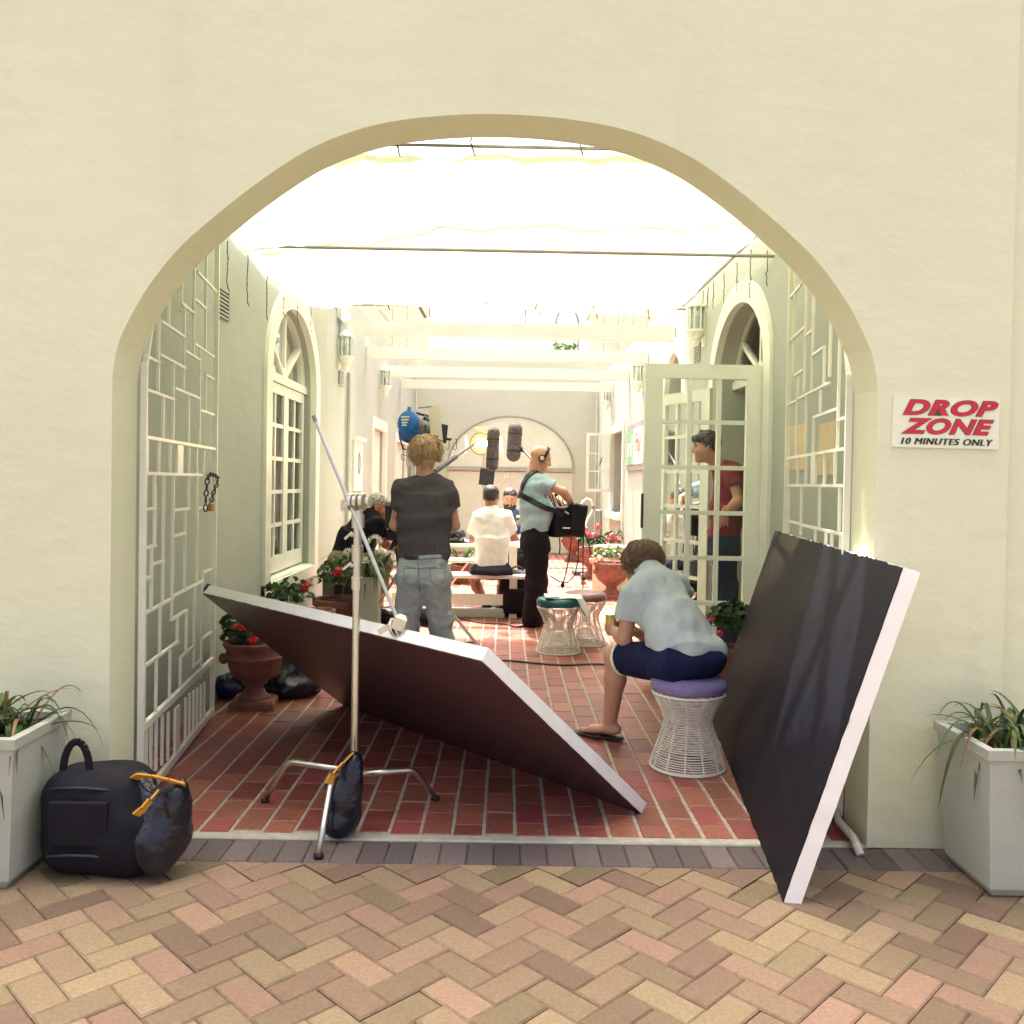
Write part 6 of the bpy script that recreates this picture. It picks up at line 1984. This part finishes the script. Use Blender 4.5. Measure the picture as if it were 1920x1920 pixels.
for q in 'RL': shoe(J, q, shoe_m, m3)
# harness: band over each shoulder joining a back plate, strap down to the bag
def strap_band(pts, w, th, name, parent, ups=None):
    m = MB()
    q_ = []
    n = len(pts)
    for i in range(n):
        t_ = unit(pts[min(i + 1, n - 1)] - pts[max(i - 1, 0)])
        up = ups[i] if ups is not None else A(0, -1, 0)
        s_ = unit(np.cross(t_, up)); nn_ = np.cross(s_, t_)
        wi = w[i] if hasattr(w, '__len__') else w
        q_ += [pts[i] - s_ * wi / 2 - nn_ * th / 2, pts[i] + s_ * wi / 2 - nn_ * th / 2, pts[i] + s_ * wi / 2 + nn_ * th / 2, pts[i] - s_ * wi / 2 + nn_ * th / 2]
    f = [(i * 4 + k, i * 4 + (k + 1) % 4, i * 4 + 4 + (k + 1) % 4, i * 4 + 4 + k) for i in range(n - 1) for k in range(4)] + [(3, 2, 1, 0), tuple(range((n - 1) * 4, n * 4))]
    return m.add(q_, f).build(name, M('harness_black', (.008, .007, .013), .7, .3, 20, .2, 90), parent, smooth=40)
har = thing('sound_harness', 'black shoulder harness worn over the light blue T-shirt', 'harness', P(985, 925, Yb - .15))
shirt3 = [c_ for c_ in m3.children if c_.name.startswith('t_shirt')][0]
bpy.context.view_layer.update()
def drape(obj, pix, w, th, name, parent, lift=.012):
    pts, ups = [], []
    for a, b in zip(pix[:-1], pix[1:]):
        for t in np.linspace(0, 1, 5)[:-1]:
            q, nr = on_surface(obj, a[0] + (b[0] - a[0]) * t, a[1] + (b[1] - a[1]) * t)
            if q is not None: pts.append(q + nr * lift); ups.append(nr)
    q, nr = on_surface(obj, *pix[-1])
    if q is not None: pts.append(q + nr * lift); ups.append(nr)
    if len(pts) < 3: return None
    sm = [pts[0]] + [(pts[i - 1] + pts[i] * 2 + pts[i + 1]) / 4 for i in range(1, len(pts) - 1)] + [pts[-1]]
    us = [unit(ups[max(i - 1, 0)] + ups[i] + ups[min(i + 1, len(ups) - 1)]) for i in range(len(ups))]
    return strap_band(sm, w, th, name, parent, us)
drape(shirt3, [(1006, 884), (997, 888), (989, 895), (984, 904), (980, 915), (977, 930)], .055, .012, 'shoulder_band', har)
drape(shirt3, [(985, 890), (977, 898), (972, 908), (971, 920), (973, 934)], .045, .012, 'shoulder_band', har)
drape(shirt3, [(972, 910), (975, 920), (977, 930)], .075, .014, 'back_pad', har, .016)
drape(shirt3, [(978, 928), (990, 934), (1003, 943), (1016, 950), (1028, 955)], .05, .012, 'waist_strap', har)
bag0 = P(1064, 976, Yb + .02)
mx = thing('mixer_bag', 'black sound mixer bag hanging at the bald man\'s waist with trailing cables', 'bag', bag0)
s = Sdf().box(P(1050, 978, Yb + .02), (.115, .12, .145), Rz(.45), r=.03).box(P(1078, 975, Yb - .02), (.085, .09, .16), Rz(.45) @ Ry(.12), r=.03, k=.02).noise(.004, 34, 2)
sdf_obj('bag_body', blackcloth, mx, (s, .0095))
MB().box(P(1062, 990, Yb - .16), (.07, .01, .012)).build('label_strip', white, mx)
strap_band([P(1026, 953, Yb - .15), P(1040, 958, Yb - .14), P(1056, 966, Yb - .12)], .045, .012, 'bag_strap', mx)
for k, (x, y) in enumerate(((1032, 938), (1040, 948), (1052, 952), (1060, 955), (1046, 944))):
    m = MB().tube([P(x - 6, y - 28 + 3 * k, Yb - .03), P(x - 2, y - 8, Yb - .04), P(x + 4, y + 6, Yb - .02), P(x + 12, y + 16, Yb)], .006, 6); m.build('lead', cab, mx)
for (x, y) in ((1043, 927), (1035, 945), (1055, 955)):
    MB().ball(P(x, y, Yb - .06), .018, 8, 6).build('connector', black, mx)
for (x, y, w_) in ((1058, 958, .05), (1064, 962, .03), (1051, 952, .03)):
    MB().box(P(x, y, Yb - .09), (w_, .02, .016), Ry(.6)).build('mixer_knob', chrome, mx)
for pts in ([(1049, 1008), (1050, 1024), (1049, 1040)], [(1072, 1004), (1068, 1040), (1060, 1080), (1055, 1096)], [(1085, 1006), (1084, 1050), (1078, 1078), (1064, 1093), (1048, 1090), (1032, 1080)], [(1094, 1004), (1093, 1050), (1093, 1088), (1093, 1112)], [(1096, 998), (1104, 1020), (1108, 1040)]):
    MB().tube([P(x, y, Yb + .02) for x, y in pts], .0065, 6).build('hanging_cable', cab, mx)
MB().ball(P(1055, 1097, Yb + .02), (.02, .02, .03), 8, 6).build('plug', black, mx)
MB().ball(P(1094, 1085, Yb + .02), (.024, .02, .022), 8, 6).build('plug', black, mx)
MB().box(P(1094, 1093, Yb + .02), (.05, .01, .035)).build('yellow_tag', yel, mx)
hp = thing('headphones', 'black headphones on the bald man\'s head', 'headphones', p(0, 0, .05))
for sg in (-1, 1):
    f2, l2a, u2a = R[:, 0], R[:, 1], R[:, 2]
    MB().lathe([(.018, -.014), (.034, -.012), (.036, 0), (.030, .012), (.014, .014)], p(.0, sg * .096, .0), 16, R=np.stack([u2a, f2, l2a], 1)).build('ear_cup', black, hp, smooth=40)
    MB().lathe([(.02, -.002), (.022, .0), (.02, .002)], p(.0, sg * .111, .0), 14, R=np.stack([u2a, f2, l2a], 1)).build('cup_ring', chrome, hp)
arc = [p(.02 + .02 * math.sin(w), .098 * math.cos(w), .01 + .118 * math.sin(w)) for w in np.linspace(0, math.pi, 15)]
strap_band(arc, .026, .008, 'head_band', hp, [unit(q - p(0, 0, .0)) for q in arc])

# --- man in white T-shirt on the bench, back turned
Yw = 9.05
fw = unit(A(.0, 1, 0))
J = dict(pel=P(922, 1066, Yw), che=P(922, 985, Yw + .04), nk=P(921, 953, Yw + .06), hd=P(921, 932, Yw + .09))
J.update(shL=P(897, 968, Yw + .05), shR=P(948, 968, Yw + .05), elL=P(886, 1010, Yw + .16), elR=P(964, 1008, Yw + .16), wrL=P(900, 1010, Yw + .42), wrR=P(952, 1010, Yw + .42))
J.update(hpL=P(904, 1070, Yw), hpR=P(940, 1070, Yw), knL=P(888, 1084, Yw + .38), knR=P(948, 1084, Yw + .38), anL=P(912, 1132, Yw + .1), anR=P(936, 1118, Yw + .2))
J['anL'][2] = .10; J['anR'][2] = .10
J['anL'] = A(P(914, 1130, Yw + .12)[0], Yw + .12, .10); J['anR'] = A(P(934, 1118, Yw + .30)[0], Yw + .30, .10)
J.update(toL=J['anL'] + A(.14, .06, -.06), toR=J['anR'] + A(.1, .12, -.06))
m4 = thing('person', 'dark-haired man in white T-shirt and dark shorts on the bench, back turned', 'person', A(J['pel'][0], Yw, 0))
hs, p, R = head_sdf(J['hd'], A(.12, .95, -.28), A(0, .28, .95), neck=J['nk'] + A(0, 0, -.03))
sdf_obj('body', skinmat('skin_olive', (.33, .15, .095)), m4, (body_sdf(J, fw), .012), (hs, .007), (hand_sdf(J['wrL'], A(.6, .8, 0), A(0, 0, -1), 1, (.1, .2, .2)), .0065), (hand_sdf(J['wrR'], A(-.6, .8, 0), A(0, 0, -1), -1, (.1, .2, .2)), .0065))
hr = Sdf().ell(p(-.016, 0, .038), (.102, .084, .086), R).ell(p(-.055, 0, -.02), (.052, .066, .055), R, k=.03).noise(.002, 160, 1)
sdf_obj('hair', M('dark_hair', (.022, .012, .010), .5, .4, 30, .7, 150, bdist=.006), m4, (hr, .007))
sh = Sdf().fru(P(922, 1075, Yw - .0), P(922, 1010, Yw + .02), .158, .168, n=fw, f=.66, k=.05).cap(P(922, 1010, Yw + .02), J['che'], .166, .165, n=fw, f=.66, k=.06).cap(J['shL'] + A(.03, 0, 0), J['shR'] + A(-.03, 0, 0), .072, k=.06).cap(J['che'], J['nk'] + A(0, 0, -.02), .09, .066, k=.05)
for q in 'LR':
    a, b = J['sh' + q], lerp(J['sh' + q], J['el' + q], .75); sh.fru(a - (b - a) * .1, b, .068, .070, k=.04)
sh.noise(.005, 22, 31, (1.6, 1, .7)).noise(.002, 50, 3)
sh.cut(P(922, 1076, Yw), (0, 0, -1))
sdf_obj('t_shirt', M('white_jersey', (.78, .79, .74), .9, .05, 12, .5, 24, spec=.2, bdist=.012), m4, (sh, .0105))
st_ = Sdf().ell(J['pel'] + A(0, .02, -.03), (.21, .20, .09), None, k=.04).fru(J['hpL'] + A(0, -.05, 0), lerp(J['hpL'], J['knL'], .95), .105, .095, k=.05).fru(J['hpR'] + A(0, -.05, 0), lerp(J['hpR'], J['knR'], .95), .105, .095, k=.05).noise(.004, 22, 5)
st_.cut((0, 0, .4545), (0, 0, -1))
sdf_obj('shorts', cloth('slate_cotton', (.020, .018, .034), .2, 14, .4, 24), m4, (st_, .011))
for q in 'LR': shoe(J, q, black, m4)

# --- bearded man facing the view across the table
Yd = 10.75
J = dict(pel=P(962, 1046, Yd), che=P(961, 985, Yd - .06), nk=P(960, 957, Yd - .08), hd=P(956, 935, Yd - .13))
fw = unit(A(-.05, -1, 0))
J.update(shR=P(936, 968, Yd - .06), shL=P(985, 968, Yd - .06), elR=P(934, 1004, Yd - .2), elL=P(990, 1003, Yd - .2), wrR=P(948, 1008, Yd - .45), wrL=P(972, 1008, Yd - .45))
for q in ('wrR', 'wrL', 'elR', 'elL'): J[q][2] = max(J[q][2], .76)
J.update(hpR=J['pel'] + A(-.09, 0, 0), hpL=J['pel'] + A(.09, 0, 0), knR=J['pel'] + A(-.12, -.42, -.0), knL=J['pel'] + A(.12, -.42, 0))
J.update(anR=J['knR'] + A(0, .05, 0), anL=J['knL'] + A(0, .05, 0)); J['anR'][2] = J['anL'][2] = .09
J.update(toR=J['anR'] + A(-.03, -.16, -.06), toL=J['anL'] + A(.03, -.16, -.06))
m5 = thing('person', 'bearded man in denim shirt facing the table, smiling down', 'person', A(J['pel'][0], Yd, 0))
hs, p, R = head_sdf(J['hd'], A(-.06, -.95, -.28), A(0, -.28, .95), neck=J['nk'] + A(0, 0, -.03), nose=1.15)
sdf_obj('body', skinmat('skin_medium', (.40, .225, .16)), m5, (body_sdf(J, fw), .012), (hs, .006), (hand_sdf(J['wrR'], A(.6, -.8, 0), A(0, 0, -1), 1, (.1, .2, .2)), .0065), (hand_sdf(J['wrL'], A(-.6, -.8, 0), A(0, 0, -1), -1, (.1, .2, .2)), .0065))
dkb = M('dark_brown_hair', (.022, .013, .010), .55, .4, 30, .7, 150, bdist=.006)
hr = Sdf().ell(p(-.018, 0, .046), (.098, .083, .084), R).ell(p(-.06, 0, -.01), (.05, .068, .06), R, k=.03).noise(.002, 150, 1)
sdf_obj('hair', dkb, m5, (hr, .007))
bd_ = Sdf().ell(p(.058, 0, -.102), (.054, .058, .044), R).ell(p(.035, .052, -.062), (.042, .022, .052), R, k=.03).ell(p(.035, -.052, -.062), (.042, .022, .052), R, k=.03).cap(p(.098, -.026, -.048), p(.098, .026, -.048), .0085, k=.02).noise(.003, 130, 2)
sdf_obj('beard', dkb, m5, (bd_, .006))
for sg in (-1, 1):
    MB().tube([p(.099, sg * .018, .034), p(.100, sg * .033, .040), p(.090, sg * .05, .034)], .005, 6).build('eyebrow', dkb, m5)
    MB().ball(p(.089, sg * .031, .011), (.006, .010, .004), 8, 6, R=R).build('eye', black, m5)
dn = cloth('denim_shirt', (.060, .105, .20), .25, 24, .4, 30)
sh = Sdf().fru(P(962, 1046, Yd), J['che'], .165, .175, n=fw, f=.68, k=.06).cap(J['shR'] + A(.03, 0, 0), J['shL'] + A(-.03, 0, 0), .072, k=.06).cap(J['che'], J['nk'] + A(0, 0, -.03), .09, .066, k=.05)
for q in 'LR':
    sh.cap(J['sh' + q], J['el' + q], .064, .056, k=.04).fru(J['el' + q], lerp(J['el' + q], J['wr' + q], .7), .056, .05, k=.04)
sh.noise(.004, 22, 33)
sdf_obj('shirt', dn, m5, (sh, .011))
MB().box(P(973, 968, Yd - .205), (.06, .006, .03)).build('pocket_flap', white, m5)
pn = Sdf().cap(J['hpR'], J['knR'], .09, .075, k=.05).cap(J['hpL'], J['knL'], .09, .075, k=.05).cap(J['knR'], J['anR'], .075, .06, k=.04).cap(J['knL'], J['anL'], .075, .06, k=.04)
sdf_obj('trousers', dk, m5, (pn, .013))

# --- cameraman crouched at the left
Yc = 8.0
fw = unit(A(.85, .5, 0)); lf = unit(A(-.5, .85, 0))
J = dict(pel=P(652, 1045, Yc), che=P(688, 978, Yc), nk=P(700, 962, Yc), hd=P(708, 951, Yc))
J.update(shR=P(704, 985, Yc - .16), shL=P(690, 980, Yc + .17), elR=P(716, 1014, Yc - .20), wrR=P(740, 1034, Yc - .05), elL=P(712, 1000, Yc + .3), wrL=P(735, 1010, Yc + .2))
J.update(hpR=J['pel'] + A(.05, -.09, .0), hpL=J['pel'] + A(-.03, .10, 0), knR=P(716, 1062, Yc - .16), knL=P(712, 1050, Yc + .25))
J.update(anR=P(700, 1140, Yc - .12), anL=P(712, 1130, Yc + .25)); J['anR'][2] = J['anL'][2] = .09
J.update(toR=J['anR'] + A(.15, .04, -.06), toL=J['anL'] + A(.15, .05, -.06))
m6 = thing('person', 'cameraman in black T-shirt and patterned backward cap hunched behind the flowers', 'person', A(J['pel'][0], Yc, 0))
hs, p, R = head_sdf(J['hd'], A(.97, .12, -.2), A(.2, 0, .97), neck=J['nk'] + A(-.02, 0, -.04))
sk6 = skinmat('skin_ruddy', (.46, .19, .115))
sdf_obj('body', sk6, m6, (body_sdf(J, fw), .011), (hs, .006), (hand_sdf(J['wrR'], A(.7, .1, .2), A(0, .4, -1), 1), .006), (hand_sdf(J['wrL'], A(.7, .1, .2), A(0, -.4, -1), -1), .006))
cap_m = M('cap_pattern', (.05, .05, .055), .8, .3, 48, .2, 60, c2=(.62, .60, .54))
cp = Sdf().ell(p(-.012, 0, .048), (.106, .086, .088), R).cut(p(0, 0, .028), -R[:, 2])
cpo = sdf_obj('cap', cap_m, m6, (cp, .006))
br_ = Sdf().cap(p(-.09, 0, .026), p(-.155, 0, -.012), .068, .058, n=unit(R[:, 2] * .9 - R[:, 0] * .45), f=.16, k=.01)
sdf_obj('cap_brim', M('cap_brim', (.60, .58, .52), .8), m6, (br_, .006))
hr = Sdf().ell(p(-.045, 0, -.008), (.06, .076, .05), R).noise(.002, 150, 2)
sdf_obj('hair', dkb, m6, (hr, .007))
bt_ = cloth('black_jersey', (.010, .009, .016), .25, 14, .4, 24)
sh = Sdf().fru(J['pel'] + A(.0, 0, -.02), lerp(J['pel'], J['che'], .6), .185, .19, n=fw, f=.85, k=.06).cap(lerp(J['pel'], J['che'], .45), J['che'], .185, .15, n=fw, f=.8, k=.06).cap(J['shR'], J['shL'], .085, k=.07).cap(J['che'], J['nk'] + A(-.02, 0, -.03), .11, .075, k=.05)
for q in 'RL':
    a, b = J['sh' + q], lerp(J['sh' + q], J['el' + q], .92); sh.fru(a - (b - a) * .2, b, .078, .072, k=.05)
sh.noise(.005, 20, 3)
sdf_obj('t_shirt', bt_, m6, (sh, .011))
kh = cloth('khaki_cotton', (.23, .185, .115), .15, 14, .4, 24)
pn = Sdf().ell(J['pel'] + A(0, 0, -.03), (.19, .2, .13), None, k=.05)
for q in 'RL': pn.cap(J['hp' + q], J['kn' + q], .105, .085, k=.05).fru(J['kn' + q] + (J['kn' + q] - J['an' + q]) * .1, lerp(J['kn' + q], J['an' + q], .4), .088, .08, k=.04)
pn.noise(.005, 20, 6)
sdf_obj('trousers', kh, m6, (pn, .011))
for q in 'RL': shoe(J, q, black, m6)
bxs = thing('camera_case', 'black case the cameraman sits on behind the flowers', 'case', A(J['pel'][0], J['pel'][1], 0))
MB().box(A(J['pel'][0], J['pel'][1] + .02, (J['pel'][2] - .14) / 2), (.36, .36, J['pel'][2] - .14), Rz(.5), ch=.02).build('case_body', black, bxs)
MB().box(A(J['pel'][0], J['pel'][1] + .02, J['pel'][2] - .135), (.34, .34, .02), Rz(.5), ch=.008).build('lid', grey_metal, bxs)

# --- man in the red shirt leaning out of the doorway, seen through the glazed leaf
Yr = 7.0
fw = unit(A(-.93, .1, -.35)); 
J = dict(pel=P(1356, 1015, Yr), che=P(1368, 905, Yr), nk=P(1345, 872, Yr - .01), hd=P(1324, 838, Yr - .02))
J.update(shR=P(1380, 890, Yr + .17), shL=P(1374, 892, Yr - .17), elL=P(1392, 955, Yr - .22), wrL=P(1366, 955, Yr - .20), elR=P(1360, 960, Yr + .25), wrR=P(1345, 985, Yr + .22))
J['elL'] = P(1386, 940, Yr - .24); J['wrL'] = P(1360, 960, Yr - .18)
J.update(hpL=P(1358, 1025, Yr - .09), hpR=P(1358, 1025, Yr + .09), knL=P(1362, 1108, Yr - .08), knR=P(1355, 1108, Yr + .12))
J.update(anL=P(1372, 1195, Yr - .07), anR=P(1362, 1190, Yr + .14)); J['anL'][2] = J['anR'][2] = .19
J.update(toL=J['anL'] + A(-.16, 0, -.055), toR=J['anR'] + A(-.16, 0, -.055))
m7 = thing('person', 'dark-haired man in red T-shirt and navy jeans leaning out behind the glazed door', 'person', A(J['pel'][0], Yr, .1))
hs, p, R = head_sdf(J['hd'], A(-.98, .02, -.12), A(-.12, 0, .98), neck=J['nk'] + A(.02, 0, -.03), nose=1.0)
hLs = hand_sdf(J['wrL'], unit(A(-.1, .3, -.9)), A(.2, 1, 0), 1, (.12, .2, .15), spread=.25)
sdf_obj('body', skinmat('skin_pale', (.50, .26, .165)), m7, (body_sdf(J, unit(A(-1, 0, 0))), .010), (hs, .0055), (hLs, .005), (hand_sdf(J['wrR'], A(-.3, .3, -.8), A(.3, -1, 0), -1), .0065))
hr = Sdf().ell(p(-.020, 0, .048), (.104, .085, .082), R).ell(p(-.058, 0, -.005), (.052, .070, .07), R, k=.03)
locks(hr, p, 70, 25, lambda v: v[0] < .35 and v[2] > -.3, .010, .04, .4)
hr.ell(p(.075, 0, .075), (.035, .06, .03), R, k=.02).noise(.002, 150, 4)
sdf_obj('hair', dkb, m7, (hr, .006))
MB().tube([p(.098, .016, .034), p(.100, .032, .040), p(.088, .05, .034)], .0045, 6).build('eyebrow', dkb, m7)
MB().ball(p(.087, .032, .012), (.006, .010, .004), 8, 6, R=R).build('eye', black, m7)
red = cloth('crimson_jersey', (.20, .014, .028), .15, 18, .5, 24)
ax7 = unit(A(-1, 0, 0))
sh = Sdf().fru(P(1357, 1012, Yr), P(1362, 950, Yr), .150, .155, n=ax7, f=.80, k=.05).cap(P(1363, 955, Yr), J['che'], .150, .165, n=ax7, f=.76, k=.06).cap(J['shR'] + A(0, -.04, 0), J['shL'] + A(0, .04, 0), .075, k=.06).cap(J['che'], J['nk'] + A(.015, 0, -.02), .105, .068, k=.05)
for q in 'LR':
    a, b = J['sh' + q], lerp(J['sh' + q], J['el' + q], .45); sh.fru(a - (b - a) * .2, b, .070, .072, k=.045)
sh.noise(.0045, 20, 44, (1, 1, 1.4)).noise(.002, 46, 3)
sdf_obj('t_shirt', red, m7, (sh, .0095))
nj = cloth('navy_denim', (.016, .022, .055), .25, 16, .4, 30)
pn = Sdf().fru(P(1357, 1003, Yr), P(1358, 1040, Yr), .145, .155, n=ax7, f=.84, k=.05)
for q in 'RL': pn.cap(J['hp' + q], J['kn' + q], .098, .078, k=.04).fru(J['kn' + q] + A(0, 0, .05), J['an' + q] + A(0, 0, -.05), .080, .074, k=.04)
pn.noise(.004, 18, 3, (1, 1, 1.5))
sdf_obj('jeans', nj, m7, (pn, .011))
for q in 'RL': shoe(J, q, black, m7)
MB().tube([lerp(J['elL'], J['wrL'], .93) + A(.033 * math.cos(w), 0, .033 * math.sin(w)) for w in np.linspace(0, 6.28, 12)[:-1]], .006, 6, closed=True).build('wristband', chrome, m7)
